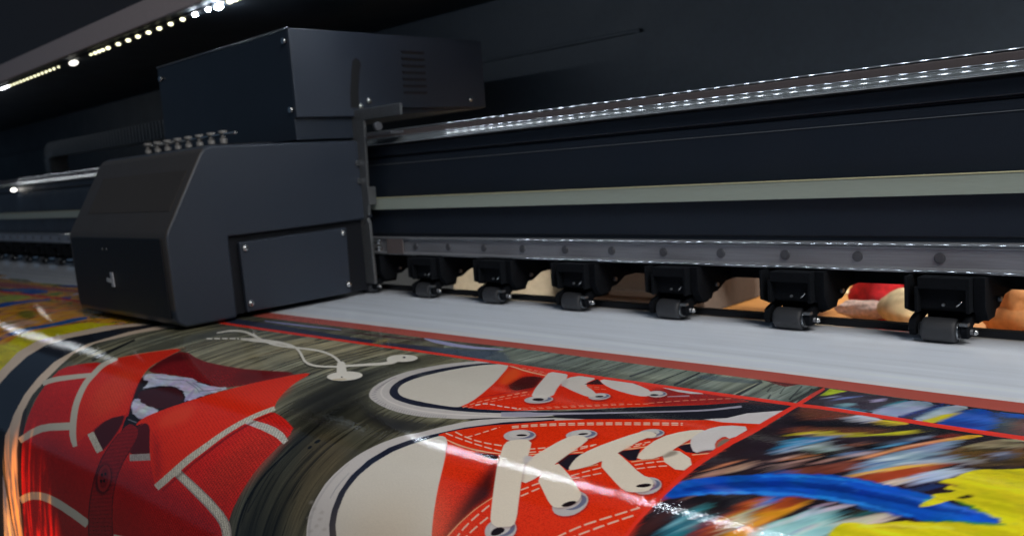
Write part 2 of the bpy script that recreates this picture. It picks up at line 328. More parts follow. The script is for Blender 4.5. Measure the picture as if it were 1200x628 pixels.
# every printed shape: kind of print, red, green, blue, blur, opacity, then outline points (X, length along the sheet) in mm
ART = [
('leaf',224,140,36,0,1,-8200,335,-8200,1150,-3900,1150,-3900,335),
('leaf',190,176,60,0,1,-8200,1100,-8200,2100,-2900,2100,-2900,1100),
('paint',60,50,60,0,1,-350,400,-350,2100,450,2100,450,400),
('flat',168,82,72,0,1,-8200,330,-8200,395,-4000,395,-4000,330),
('flat',168,82,72,0,1,-400,330,-400,400,450,400,450,330),
('yel',206,190,36,0,1,-320,620,-320,900,450,900,450,620),
('paint',24,80,170,0,1,-300,950,-300,1100,450,1100,450,950),
('paint',170,80,40,0,1,-600,1250,-600,1500,450,1500,450,1250),
('flat',205,206,208,0,1,-4365.6,377,-183.8,311.2,-180.4,330.4,-4159,425.4),
('wood',95,95,82,0,1,-4259.8,401.8,-3726.8,411.4,-3235,382,-2856.2,374.6,-2296.6,373.8,-1754.8,364.6,-1017.2,348.4,-553.6,330.8,-340.2,331,-245,328,-180.8,327.2,-112.2,714.8,-140.2,729.4,-172.4,745.8,-203,760.4,-268.8,789.8,-313.2,807.6,-357.2,824,-390,835.8,-446.6,854.8,-550,886.8,-858.8,977.8,-1064.2,1040.2,-1359.2,1132.2,-1898.2,1303,-1918.2,1194.2,-1926,1158.4,-1934.8,1122.6,-1946.6,1087.8,-1955.8,1064.8,-1966.6,1042,-1979.6,1019.6,-1987.2,1008.4,-1995.6,997.6,-2015.6,976,-2027.4,965.4,-2055,944.6,-2071.2,934.2,-2089.4,923.8,-2110.2,913.6,-2160,893,-2220.8,871.4,-2297.8,848.2,-2397.4,822,-2523.8,791.2,-2911.6,702.6),
('wood',118,128,118,0,1,-1108.4,423.2,-986.6,379.6,-715.2,376.8,-538.8,372.8,-464.6,369.6,-461.6,391.6,-453,453,-565.8,456.6,-749.6,464.2,-896.2,467.6,-1052.2,472.4),
('flat',60,66,60,3,0.45,-931,446.2,-815.6,438.2,-706.4,434.6,-604.2,434.2,-554.4,439.2,-548.6,449.2,-590,456.6,-686.2,461.8,-759.2,464.2,-803.8,465.4,-911,466.6,-980.8,463.2,-989.6,454.8),
('flat',38,44,46,0,1,-699.6,382.6,-704.4,436.8,-699.2,442.8,-696.4,386.6),
('flat',38,44,46,0,1,-652.4,374.8,-654.8,451,-650.6,456,-649.8,378.2),
('flat',38,44,46,0,1,-631.6,375.8,-627.8,444,-621.4,451.6,-627.4,381),
('flat',38,44,46,0,1,-538.4,377,-536.4,445.8,-528.2,456.4,-533.2,384.2),
('flat',38,44,46,0,1,-515,396.2,-509,419,-506.6,421.2,-513.6,397.6),
('flat',38,44,46,0,1,-500,427.4,-494.6,444.8,-491.4,447.2,-498,429),
('flat',38,44,46,0,1,-484.8,374.6,-471.6,435.8,-469,438.6,-483,376.6),
('flat',38,44,46,0,1,-469.6,379.2,-458.4,443.4,-454.8,447.8,-467.2,382),
('flat',38,44,46,0,1,-500.4,388.4,-492.2,418.8,-490.4,420.4,-499.4,389.6),
('flat',38,44,46,0,1,-765.2,417.8,-769,446.2,-765.8,449.8,-763.2,420),
('flat',150,150,125,0,1,-538.8,384.4,-538,447.6,-535.6,450.8,-536.2,388.2),
('flat',70,84,92,2,0.7,-607.8,382.4,-559,381.2,-535,383.8,-533.4,390,-551.4,397.4,-589.6,406,-615.2,403.8,-627.2,390),
('flat',104,52,50,0,1,-539.8,373.2,-500,389,-484.8,362.4,-466.4,366,-492.8,357.4),
('flat',168,82,72,0,1,-4259.8,401.8,-3726.8,411.4,-3235,382,-2856.2,374.6,-2296.6,373.8,-1754.8,364.6,-1017.2,348.4,-553.6,330.8,-340.2,331,-269.4,328.6,-186.4,327.2,-180.8,327.2,-174,366.6,-242.6,366.8,-327.2,370.6,-464.6,369.6,-538.8,372.8,-715.2,376.8,-986.6,379.6,-1192,394,-1484.6,398,-1683.4,406.8,-2195.2,419,-2733.6,418.6,-3516.6,467.2,-3971.2,469.4),
('flat',44,48,66,0,1,-1946,446.8,-1704.8,446.6,-1546.2,447.8,-1373.2,451.6,-1215,451.2,-1134.6,439.4,-1042.4,434,-993,403.4,-974.6,447.2,-965.8,468.2,-1114,471.6,-1385.2,482,-1638.6,488.4,-1690.4,489.2,-1858.8,489.4),
('flat',62,76,90,3,0.8,-1113.4,438.2,-1077,431.6,-1040.6,421.2,-1004.2,407,-965,416.6,-924.8,447.8,-923.2,463.6,-972.6,466.4,-1001.4,467,-1053.6,466.6,-1093.2,460.2,-1118.8,448),
('flat',128,128,168,0,1,-1689,435,-1611.8,435,-1545.6,432,-1510.2,429,-1420,419.4,-1426.2,415,-1598.2,422.2,-1692,428.4,-1699.2,429),
('flat',150,150,185,0,1,-1188.8,400.2,-1158.2,410,-1143.8,413.4,-1108,418.2,-1087,419.6,-1067,419.2,-1048,417,-1029.8,413.2,-986.8,399.6,-990.4,396,-1041.6,401.6,-1062.6,402.8,-1084,402.8,-1105.6,401.8,-1161.8,396.4,-1194.2,395),
('flat',66,34,46,0,1,-1409.2,426.8,-1307.2,425.2,-1273,423.6,-1244.2,421.2,-1220.4,418,-1172.4,407.6,-1177.2,403.6,-1229.8,410,-1283.8,415.2,-1413,424),
('paint',52,44,56,0,1,-456.2,374,-327.2,370.6,-242.6,366.8,-174,366.6,-158.8,452,-163.4,451.6,-222.6,448.8,-282.8,451.2,-347,448.8,-422.8,447.8,-451.6,442.8),
('flat',165,182,40,0,1,-447,416.8,-450,372.2,-428.2,372.4,-438,393.8),
('paint',92,104,150,0,1,-428.2,425.8,-417,403.2,-410.2,392.2,-401.8,380,-403.2,376.6,-413.2,386,-416.8,390.8,-420.2,396.6,-423.2,403.4,-429.8,422.8),
('flat',150,160,190,0,1,-436.2,412.8,-430.4,404.2,-426.6,399.4,-428.2,396,-431.4,398.2,-432.6,399.6,-436.2,405.8,-437.8,409.6),
('paint',60,160,185,0,1,-427.8,448.6,-417.6,449,-399,451,-394.2,451.2,-385.2,450.4,-374.6,448,-377.8,439,-407.8,440,-416.6,441.2,-429.2,445.4),
('paint',140,190,200,0,1,-414,428.8,-397.8,431.6,-401.4,422.2,-415.2,425.6),
('flat',190,180,220,0,1,-381,390.8,-380.2,395,-381.2,398.6,-382.4,399.6,-383.6,400,-386.6,398.8,-388.8,395.4,-389.4,393.2,-389.4,389.2,-388.6,387.6,-387.4,386.6,-386,386.2,-384.6,386.4,-381.8,389),
('paint',140,152,178,0,1,-372.8,439.6,-371,418.4,-367.4,399.6,-362,383.8,-350.6,374.2,-333.8,371,-327.2,378.8,-330.8,397.2,-338.4,439,-348.6,449.6,-365.2,449.8),
('paint',40,120,140,0,1,-371.8,438.8,-368.2,415.4,-366.4,406.8,-362,391.6,-355.4,374.8,-356.8,371.6,-364.6,385.6,-367.2,392.6,-369.2,400.8,-370.8,410.2,-373.2,436.2),
('flat',42,52,110,0,1,-339.8,449.8,-329.6,417.4,-318.8,375.6,-318.2,373,-320.6,367.2,-330.4,399.8,-344.6,439.2),
('paint',160,170,182,0,1,-325.2,438.4,-323.6,421.2,-320.6,402.2,-315.8,381.4,-307.8,370.6,-296.6,370.2,-293,377.2,-297.2,391.4,-303.6,410.8,-312.4,434.8,-319.2,446.8,-323.8,447),
('flat',50,90,140,0,1,-326.6,444.4,-323.6,419,-320.4,400.4,-312.4,373.6,-313.6,370.6,-320.2,387.6,-322.6,395.4,-324.4,404.2,-326,413.8,-329,439.6),
('flat',196,184,36,0,1,-318.4,439.6,-312,419.6,-306.4,406.2,-302,399.8,-299.6,402.8,-299.4,415.4,-301.4,428,-305.4,441.2,-310.8,448,-318,449),
('paint',22,78,170,0,1,-304.6,442.8,-296.4,396.8,-293,383.8,-289.2,374.8,-283.4,370.4,-276,371,-268.8,377.8,-261.8,390.8,-256.2,409.2,-252,432.6,-257.4,445,-279.6,448,-299.2,449.2),
('flat',18,44,128,2,0.8,-300,439,-298.2,428,-290,422.2,-275.8,421.8,-266.4,424.6,-261.2,430.4,-264.2,436.8,-275.2,443.8,-285.6,446.6,-295.8,445.2),
('paint',52,62,76,0,1,-268,372.4,-259.2,375.2,-251,377,-243,377.8,-234.4,396.6,-226,431.4,-229,447,-236.2,446.2,-243.4,445.2,-252,433.4,-254.6,411,-260,392.6,-268.2,378.4),
('paint',96,66,60,2,1,-238.6,383.6,-227.4,380.6,-214.4,394.4,-200.2,423.2,-204,439.4,-209.4,440.6,-225.6,444.6,-238.4,432.2,-242.2,401.2),
('flat',26,84,176,0,1,-262.2,376.2,-254.2,382.4,-251,384,-248,384.8,-245,384.6,-236,382.8,-232.4,382.6,-222.8,383,-223.8,377.2,-234.2,372.8,-238.2,371.8,-241.8,371.4,-245,371.6,-253.2,373.4,-255.8,373.6,-262.8,373.2),
('wood',122,122,104,0,1,-1664.2,489,-1385.2,482,-1114,471.6,-908.6,468,-749.6,464.2,-565.8,456.6,-453,453,-451.4,542.4,-448.2,579.6,-447.4,611.2,-447.8,648.8,-449,674,-451.6,705,-454.2,726.2,-451,750.2,-448.6,785.2,-449.2,809.4,-452.8,836.4,-497.4,852.6,-546.6,869.2,-671.8,909,-916.8,984.4,-1143.8,1056.4,-1394.4,1137.4,-1962.8,1323.4,-1911,1228.8,-1887,1183.6,-1864.6,1139.8,-1851.4,1111.8,-1842.4,1072.2,-1838.4,1046.6,-1837,1034,-1836.6,1009.4,-1837.8,997.6,-1840,985.8,-1843.2,974.4,-1836,960.8,-1830.6,947.6,-1827.2,934.8,-1826,922.2,-1827.6,910,-1832.4,897.8,-1839.4,885.8,-1833.2,873.4,-1829.6,861.2,-1830.2,848.6,-1834.2,835.4,-1841.6,821.6,-1851.8,807.2,-1852.2,794,-1855.8,779.8,-1862.2,764.8,-1871.2,748.8,-1883,731.8,-1877.4,709.2,-1874.6,685.2,-1874.2,672.8,-1874.6,659.8,-1876,646.6,-1878.4,632.6,-1881.8,618.2,-1852.8,601.6,-1825.6,584.6,-1813,575.8,-1779.2,547.6),
('flat',26,27,27,0,1,-1181.2,474,-1180.8,527.4,-1179.4,552.8,-1176.4,577,-1175.4,606.4,-1175.6,637.2,-1177.2,683.6,-1173,685.6,-1169.4,664.2,-1167.2,641.8,-1166.8,627.4,-1167.6,582.4,-1168.6,569.8,-1171.8,480.6),
('flat',26,27,27,0,1,-1395.4,479.6,-1380.4,524.2,-1365.4,572.2,-1362.6,586.2,-1360.4,605.6,-1355.6,608,-1356,589.6,-1357.4,576.4,-1369.2,530.4,-1381.8,487.4),
('flat',26,27,27,0,1,-1829.6,661.2,-1820.2,684.2,-1807,725.4,-1800.6,747.8,-1798.4,763.2,-1778.8,768.4,-1779.2,753.8,-1783.2,732.2,-1787.4,719.6,-1800,690.6,-1812.6,666.6),
('flat',26,27,27,0,1,-983.2,751.8,-978.4,769.6,-975.2,786,-974.4,806.2,-975.8,823,-978.2,837,-988.8,879.2,-993,901,-994.2,925.4,-993.6,953.4,-995.2,975.8,-989.8,974.6,-988.4,952.4,-989.2,924.8,-988,901,-983.8,879.8,-973.4,838.2,-971.2,824.2,-970,807.4,-970,797.6,-971,787.4,-974.2,770.8,-979.2,753.2),
('flat',128,108,66,0,0.7,-1382,575.6,-1382.2,597.6,-1386.2,631.6,-1388.8,644.6,-1393.8,663,-1399.8,680.8,-1391.4,684.6,-1385,667,-1379.6,648.8,-1374.6,623,-1372.2,602.8,-1371.2,581.2),
('wood',120,110,70,2,0.7,-1264.6,424,-1250.8,476.2,-1244.2,495.6,-1236.2,513.8,-1227,530.8,-1202.4,569.2,-1197,572.2,-1213.8,538.4,-1219.4,523.8,-1223.8,508.2,-1227,491.4,-1231.6,446.4),
('wood',150,144,118,6,0.7,-1519,508.2,-1343.8,495.2,-1223,492.2,-1144.2,497,-1122.8,513.8,-1154.6,542.6,-1151.6,578.8,-1122.2,616.4,-1139.6,640.6,-1202.8,655.4,-1273.6,667.8,-1389.8,682.4,-1555.2,705.6,-1612.6,688.8,-1614.2,662,-1616.2,648,-1619.4,633.4,-1619.4,608.8,-1621.8,582.6,-1619.6,568.4,-1617.4,538.4),
('flat',170,160,130,0,0.5,-1374,631.2,-1355.6,577.8,-1338.6,512.4,-1345.8,508,-1362.4,574,-1380,628.2),
('flat',0,0,0,16,0.66,-1074,594.4,-1027,638,-988.2,675.2,-917,709,-845.4,711.8,-810.8,724.6,-809.8,755.4,-810.4,772.2,-812,787.8,-814.8,801.8,-821.8,821.4,-820.2,829,-818.6,843.6,-818.8,857.4,-821,870.8,-819.2,890.6,-820.2,910,-824.6,930,-839.8,944.4,-875,975.4,-902.6,985.2,-962.2,1006.4,-1005.2,992.2,-1003.4,974.8,-1003,957.8,-1005.4,933.2,-1000.6,917.2,-999.2,909.4,-998.2,893.8,-999.4,878.4,-993.6,862.6,-992,854.8,-991.2,838.4,-993.4,821,-1008.2,800,-1017.4,788.6,-1028.4,776.4,-1082.8,752,-1113.2,719.8,-1114.8,693.4,-1116.4,679.6,-1117.2,656.6,-1119.8,632,-1121.6,604.4,-1123.2,589.8,-1126,574.2),
('flat',0,0,0,14,0.5,-1088.8,750.6,-1032.6,769.4,-1000,801,-997.8,817.6,-997.8,833.4,-998.6,841,-998,849.6,-998.4,858.2,-1001.6,874.8,-1002.6,890.2,-1005.6,905.6,-1003.8,921.2,-1005.6,945.4,-1004.4,970.4,-1006.6,996.6,-974,1012.6,-904.8,991.6,-880.2,957.2,-888.6,936.2,-895.8,922.6,-904.8,909,-911.2,887.2,-921.6,865,-922,848.4,-923.6,839.8,-928.8,821.6,-931.2,805.4,-933.4,796.8,-940,778.4,-942.8,758.6,-947.8,737,-972,697.4,-1008.8,662.6,-1049.8,669,-1068.2,690.2,-1094.6,717.4,-1090,740),
('wood',84,66,34,10,0.38,-959.6,776.8,-930.2,773,-915,774.4,-900,776,-869.6,785.2,-853.8,805.2,-854,819.8,-855.4,833.6,-855,847.4,-856.6,860.8,-856.8,874.4,-858.6,887.8,-861.6,897.4,-865.6,907,-874.4,919,-883.4,908.8,-891.6,889.4,-907.6,859.6,-926.8,832.6,-942.4,812.8,-951.8,802.2,-954.8,790),
('flat',14,14,14,0,1,-939.6,788.4,-937.8,790,-937.6,792.4,-938.2,793.6,-939,794.8,-941.4,796,-944,795.8,-945.6,794,-945.8,791.8,-945.2,790.4,-943.4,788.6,-940.8,788),
('flat',14,14,14,0,1,-942,801.4,-941,801.8,-939.8,803.6,-939.6,805.6,-941.6,807.4,-943.6,807.4,-945.4,806.2,-946.2,803.2,-944.2,801.2),
('flat',20,20,20,0,0.8,-986.2,771.2,-981.2,786.8,-978.2,801.2,-975,844.6,-974.6,861,-975.8,884.8,-977.8,896.6,-980.8,908.4,-978,908.6,-975,896.6,-973,884.8,-971.8,861.2,-972.2,845,-975.6,801.8,-978.6,787.4,-983.6,771.8),
('flat',90,80,60,0,0.6,-1005.2,776.8,-1003,789.6,-1002.2,801.8,-1003.4,817,-1005.2,827.8,-1008,838.4,-1006,839,-1003,828.4,-1001,817.6,-1000,802.4,-1000.6,790.4,-1002.6,777.6),
('flat',0,0,0,14,0.4,-1124.4,635,-1095.8,614.8,-1049.2,628.6,-993.2,670.4,-922.2,691,-836.6,695.4,-803.4,709.8,-816.8,733.8,-835,741.4,-853.6,748.8,-916.4,756.6,-977.8,758.4,-1037.8,753.6,-1082.4,728.2,-1090,715.8,-1117,675.4,-1121.4,649),
('flat',20,20,24,5,0.8,-971.4,691.2,-939.8,706,-904.8,712.6,-866.2,711.8,-824.2,702.4,-796.8,692,-779,685,-748,670.6,-729.8,658.8,-732.8,655.8,-757,661.6,-774,675,-784.2,694.8,-789.8,704,-795.8,713,-809,729.8,-832.4,738.2,-866.2,738.8,-897.2,734.2,-925.6,724,-951.6,710.4,-975.4,692.6),
('leaf',224,140,36,0,1,-4619.4,386.4,-3831,383.8,-2615.2,362.6,-2237.8,352.8,-1918.6,481,-1970.8,545.8,-1997.8,577.4,-2020.6,596.6,-2058.8,624.2,-2072.2,633.2,-2075.4,646.6,-2084.6,672.4,-2090.6,684.8,-2100.2,710.2,-2113.2,734.4,-2133.8,748.6,-2130.4,762.2,-2129,775.2,-2129.4,787.8,-2132.8,799.6,-2122,813.6,-2114.6,826.8,-2110.2,839.4,-2109,851.6,-2111.8,863.4,-2116.6,875.8,-2124.8,888.2,-2135.6,900.6,-2149.6,913.2,-2167.6,926.4,-2189.4,939.8,-2650,1004.6,-2639.4,987.8,-2632.2,971.6,-2628.2,955.8,-2627.8,940.4,-2632,925.4,-2641.4,910.8,-2657,896.4,-2677.6,881.8,-2703.8,866.8,-2738.6,851.4,-2783,835,-2837,817.2,-2981.4,775.6,-3191.4,721.6,-3327,688.2,-3681.6,603.4),
('flat',168,82,72,0,1,-4271.8,423.8,-3639.6,434.6,-3449.6,418.6,-3182.8,410,-2905.6,395,-2784.6,396.6,-2727.6,417,-2844.2,416.2,-2997.6,438.8,-3179.2,453.6,-3436.6,488.4,-3967,493.6),
('leaf',110,120,96,0,1,-3794.6,364.6,-3597.8,353,-3440,376.2,-3437.8,408.6,-3647.6,395.2),
('leaf',120,142,60,0,1,-3371,376.4,-3305.4,365.2,-3215.2,358,-3103.8,355.2,-3042,358.8,-3025.8,368.6,-3069.6,378.4,-3176.8,389,-3274,391.6,-3360,385.4),
('flat',38,74,150,0,1,-3182.2,375.4,-3152.6,358.6,-3114,350.6,-3066.6,351.4,-3032.6,354.4,-3011.2,359.6,-3020.2,368.2,-3059.8,380.6,-3108.6,386.2,-3167.2,384.6),
('flat',60,70,80,0,1,-3542.6,526.2,-3445.8,507.6,-3347.4,496,-3248,491.6,-3197.4,499.6,-3192.6,519.6,-3241,542.2,-3346.6,568.4,-3447,570.8,-3542.2,548),
('flat',44,90,165,0,1,-3259.8,526.8,-3221.8,511.4,-3201.6,506,-3146.4,497.2,-3054.2,487,-2980.8,473,-3061.8,447.2,-3150.6,446,-3183.4,447.6,-3212.6,451,-3238.2,456.8,-3259.8,464.4,-3292.8,480.6,-3304,489,-3323,510.2),
('flat',34,78,160,0,1,-3133.4,500.4,-3141.2,481.6,-3111.8,468.6,-3046.4,461.6,-3009.2,469,-2998.8,490.2,-3007,507.8,-3033.4,522,-3067,524.4,-3108.2,514.6),
('leaf',150,166,44,0,1,-3277.8,609.8,-3153.6,589.2,-3119.2,578,-3088.4,566,-3076.6,539.6,-3036.2,526.2,-2968.4,526.2,-2926.4,540.4,-2909.6,568.4,-2904.8,593.4,-2911.8,615.8,-2919.2,632,-2928.4,647.8,-2950,674.4,-2962.8,687.2,-3061.6,687.4,-3239.2,645),
('flat',110,150,50,0,1,-2938.6,487.8,-2949.2,464.4,-2945.4,449.4,-2926.6,443.4,-2906,452.2,-2883.4,475.4,-2887.6,489.8,-2918,496.2),
('flat',30,80,165,0,1,-2855,664.8,-2822.2,654,-2816.2,650,-2812.4,645.6,-2809.4,635.6,-2810,619.4,-2806.4,605.4,-2785.8,567.8,-2779.2,558,-2759.2,533.8,-2806.2,519.4,-2833.8,542,-2843.2,551.2,-2850.8,560.8,-2862.2,580.4,-2869.8,588.2,-2887,599,-2903,606,-2908,610.4,-2911,615.4,-2912.4,631.4,-2912,650.6),
('leaf',196,120,60,0,1,-2906.6,524.2,-2889.2,508,-2859.4,509.4,-2818.2,528,-2806,542.2,-2821.8,552.4,-2850.6,551.4,-2893.4,538.6),
('flat',30,76,160,0,1,-2780.6,498.2,-2792,485.8,-2787.8,478,-2767.6,475,-2744.4,478.8,-2718,489.6,-2711.2,499.4,-2723.6,508.6,-2740.8,511,-2763.6,506.6),
('flat',190,170,190,0,1,-2795,460.6,-2793.6,451,-2795.4,446.4,-2805,435.2,-2825.6,418.2,-2850.8,410.2,-2852,420.2,-2850.2,425,-2840,436.4,-2819.4,453),
('leaf',206,120,30,0,1,-2662,551.8,-2672.2,530,-2676.8,508,-2675.4,485.8,-2600.8,496.6,-2464.2,536.8,-2413.8,570,-2428,584,-2445,597.2,-2490.8,606.6,-2547.4,598.8,-2594.8,587.4,-2635,571.2),
('leaf',190,90,50,0,1,-2719.6,596.8,-2695,580.6,-2631.6,580.4,-2534.2,595.2,-2471.2,609.4,-2438,623.4,-2463.8,630.6,-2550.4,631,-2628.4,624.8,-2697,611.6),
('leaf',120,112,30,0,1,-2644.8,650.8,-2629,632.6,-2587.8,629.2,-2522.2,640.6,-2482.4,653.6,-2467.2,668.2,-2481.2,677.4,-2523.8,681.8,-2571.4,678,-2625.4,666),
('leaf',196,150,120,0,1,-2558,714.2,-2539,699.2,-2485.6,687,-2400.2,678,-2363.4,682.8,-2373.4,701,-2400.6,719.6,-2446.8,738.8,-2494.6,741.8,-2542.6,728.6),
('yel',214,200,26,0,1,-2388.4,1029.4,-2387,1012.6,-2388,996.4,-2391.4,980.6,-2397.4,965,-2406.6,949.8,-2391,932.8,-2381,916.6,-2377.6,900.6,-2379.4,885,-2352.4,871.4,-2330.8,857.8,-2315,844,-2304,829.8,-2297.8,812,-2298.2,793,-2308,778.8,-2313.8,766.8,-2314,757.8,-2240.6,688.6,-2198.2,645,-2167.8,626.8,-2134.6,625,-2104.8,618,-2078.8,606,-2067.2,608.6,-2075.4,646.6,-2079.6,659.8,-2091.4,687.2,-2099,701.4,-2112.4,723,-2120.2,733.4,-2124,748.2,-2130.4,762.2,-2129,775.2,-2129.4,787.8,-2122.6,802.8,-2119.8,817,-2112,833.2,-2105.4,863.6,-2107.8,878.2,-2114.4,892.8,-2125,907.4,-2135.8,920.4,-2150.8,933.6,-2169,947.4,-2214.2,976.8,-2271.2,1008.8),
('flat',210,60,50,1,0.9,-2273.6,797.2,-2280,785.2,-2298.8,756,-2309,753.8,-2311.6,765.6,-2310.4,770.8,-2306.6,776.2,-2300.6,782,-2282,796),
('flat',26,84,150,0,1,-2385,799.4,-2353.4,791.6,-2339.4,786.2,-2337.8,783.8,-2342.4,778.6,-2352.2,776.2,-2371.4,778,-2411.4,792.4),
('flat',28,90,160,0,1,-2336,769.8,-2323,753.6,-2315.6,741.2,-2310.4,729.8,-2302,718.6,-2260,684.6,-2253.8,678.6,-2245.2,665.2,-2229.4,615.6,-2270.4,602,-2287.8,618.8,-2293.2,626,-2296.4,633.6,-2298,641.4,-2299.2,657.2,-2305.6,671,-2321.4,690.2,-2354,724.8,-2377.2,760.2),
('flat',120,120,110,0,0.8,-2335,592.4,-2259.4,598.4,-2212,599,-2194,597.4,-2159.2,589.8,-2172,584.8,-2266.2,586.8,-2348.6,587.2),
('flat',216,194,172,0,1,-1999.6,586.8,-2027.4,605.8,-2072.2,633.2,-2083.4,658.2,-2098.2,682,-2115.6,704.8,-2135.8,726.8,-2145.2,742.8,-2157.4,758,-2149.8,774.4,-2145.4,789.8,-2145.6,804.2,-2134.4,818.8,-2126.8,832.6,-2122.8,846,-2124,872.4,-2129.2,885.8,-2137.8,899.4,-2150,913,-2166.6,927.2,-2167.4,940.4,-2171,953.8,-2176.8,967.8,-2185,982,-2195.4,996.8,-2207.8,1012,-2238.2,1044.2,-2246.4,1077.4,-2251.8,1094.4,-2265,1129.2,-2032.6,1080.6,-1981.2,1070,-1983.6,1043.6,-1988.8,1017.6,-1992.8,1005,-1998,992.6,-2004.6,980.4,-2012.4,968.4,-2021.8,956.6,-2033,944.8,-2046,933.2,-2061.4,921.8,-2061,908.8,-2064.2,896.2,-2070.2,883.4,-2062.6,867.6,-2060.2,837.4,-2063.6,822.4,-2071,806.6,-2070.6,792,-2074.8,776.2,-2082.2,759.6,-2073.8,746.2,-2067.4,732,-2062.8,717.2,-2043,697.8,-2017.2,667.2,-2002.8,646,-1991.2,623.6,-1956.8,594.2,-1937.4,573.4),
('flat',30,34,44,0,1,-1937.4,573.4,-1956.8,594.2,-1991.2,623.6,-2002.8,646,-2017.2,667.2,-2043,697.8,-2062.8,717.2,-2067.4,732,-2073.8,746.2,-2082.2,759.6,-2074.8,776.2,-2070.6,792,-2071,806.6,-2063.6,822.4,-2060.2,837.4,-2062.6,867.6,-2070.2,883.4,-2064.2,896.2,-2061,908.8,-2061.4,921.8,-2055.2,934.6,-2051.8,947.8,-2050.6,961,-2051.4,974.8,-2054.2,988.8,-2058.8,1003.2,-2072.8,1033.2,-2077,1061,-2083.4,1089.6,-2091.8,1118.8,-2102.6,1149.2,-2141.4,1244,-2200.4,1378.4,-2035.2,1327.2,-2025,1295.2,-2001.2,1217.4,-1967.4,1098.6,-1959,1056.4,-1956.2,1029.4,-1950.6,1015,-1946.8,1001.2,-1944.2,987.8,-1943,974.6,-1922.2,953.8,-1916.6,941,-1913.2,928.4,-1905.4,913.4,-1902,898.8,-1902.2,884.2,-1897.6,871,-1896.8,857.4,-1900.8,843.6,-1902.6,829.4,-1908,814.4,-1917.2,798.6,-1916.8,783.2,-1923,752.4,-1928.2,737.4,-1936,721.4,-1928.6,699,-1923.6,675.6,-1922.2,663.4,-1921.8,637.8,-1911,611.8,-1906.6,598.2,-1903.2,584.2,-1902,569.2,-1869.6,504.4,-1907.8,544.2),
('flat',216,194,172,0,1,-1869.6,504.4,-1902,569.2,-1903.2,584.2,-1906.6,598.2,-1911,611.8,-1921.8,637.8,-1921.6,650.8,-1923.6,675.6,-1928.6,699,-1936,721.4,-1928.2,737.4,-1923,752.4,-1916.8,783.2,-1917.2,798.6,-1908,814.4,-1902.6,829.4,-1900.8,843.6,-1896.8,857.4,-1897.6,871,-1902.2,884.2,-1902,898.8,-1905.4,913.4,-1913.2,928.4,-1916.6,941,-1922.2,953.8,-1943,974.6,-1942,991.6,-1943.4,1009.4,-1939.2,1034.8,-1938.2,1061,-1929.8,1085.8,-1922.8,1111,-1920.6,1137.6,-1919.4,1178.2,-1926.6,1222.4,-1940.6,1297.8,-1871.2,1276.4,-1869.2,1261.8,-1858.2,1162.4,-1855.8,1121.6,-1856.8,1082.4,-1859,1056.6,-1857.2,1029,-1857.4,1015.4,-1861.2,989.2,-1860.4,976.8,-1860.8,964.6,-1862.8,952.8,-1862.2,936.6,-1865.2,915.6,-1861.4,903,-1860.4,890.6,-1861.6,878.2,-1856.6,867.4,-1854.4,856.4,-1855.2,845.2,-1857.2,832.2,-1862.2,818.4,-1870.2,804,-1877.8,791.2,-1889,777.4,-1902.6,762.8,-1903.2,750.8,-1905.4,738,-1914.8,711,-1900.8,688.6,-1889.2,665.2,-1884.6,653,-1877.8,627.6,-1856.4,596.8,-1850.2,586.2,-1845.2,575,-1812.2,522),
('wood',60,52,44,0,1,-1902.2,1286,-1858.2,1162.4,-1855.8,1121.6,-1856.8,1082.4,-1859,1056.6,-1857.2,1029,-1857.4,1015.4,-1861.2,989.2,-1859,975.6,-1858.2,962.4,-1859.2,949.4,-1862.2,936.6,-1865.2,915.6,-1861.4,903,-1860.4,890.6,-1861.6,878.2,-1862.4,898.6,-1849,912,-1839.6,925.8,-1833.4,939.6,-1832,955.8,-1833.2,972.6,-1831,985.4,-1830.2,998.6,-1830.6,1012,-1834.8,1039.6,-1834.6,1065.2,-1837.4,1104.6,-1841.2,1131.6,-1846.4,1159.2,-1883.4,1280.2),
('knit',196,30,22,0,1,-1847.8,814.6,-1835.6,845.6,-1832.4,864.6,-1829.2,913.8,-1832.4,947.6,-1832.8,1014,-1836,1073.8,-1837.6,1091.2,-1843,1127,-1850.8,1163.8,-1857.4,1205.4,-1862.4,1251.2,-1571.8,1183.8,-1170,1060.8,-1023.8,1005.6,-1020.4,993.8,-1017.8,982,-1015.4,964.6,-1015,939.8,-1015.6,926,-1014.4,912,-1007,872.8,-1001.2,829.6,-1001.2,812.4,-1002,803.6,-1003.8,794.6,-1014,782.4,-1045.8,772.8,-1061.2,769.4,-1089,764.8,-1126,771.2,-1189.4,786.2,-1296,789.2,-1462,778.2,-1661.8,766.6,-1693.4,765.2,-1757.4,767.6,-1787.2,777.6,-1813.8,789,-1838.4,801.2),
('knit',96,14,22,14,0.5,-1779,959.2,-1715.6,940.4,-1639,935,-1550,941.4,-1473.4,937.8,-1408.2,925.6,-1341.2,921.4,-1272.4,924.6,-1206.6,923.6,-1144,918.8,-1091.8,920.2,-1049,927.2,-1028.2,944.8,-1022,950.8,-1017.4,975.4,-1016,992.4,-1139.4,1048.4,-1159.4,1057.4,-1566,1182,-1858.8,1232.4,-1848.4,1150.2,-1837.8,1110.6,-1830.4,1072.6,-1820.6,1043.4,-1816.8,1029.2,-1813.8,1015.4,-1812,1001.8,-1799.2,987,-1788.2,972.8),
('knit',196,40,24,8,0.8,-1066.8,797,-1029.6,792,-1008.8,799.4,-1005.2,828.2,-1005.8,845.8,-1008.4,860.2,-1020.2,878.6,-1037.8,894,-1059.8,898.8,-1085.8,892.6,-1096.6,876.8,-1095.8,868.2,-1096,859.6,-1097.4,850.8,-1096.2,839.6,-1096.6,828,-1088.8,809.4),
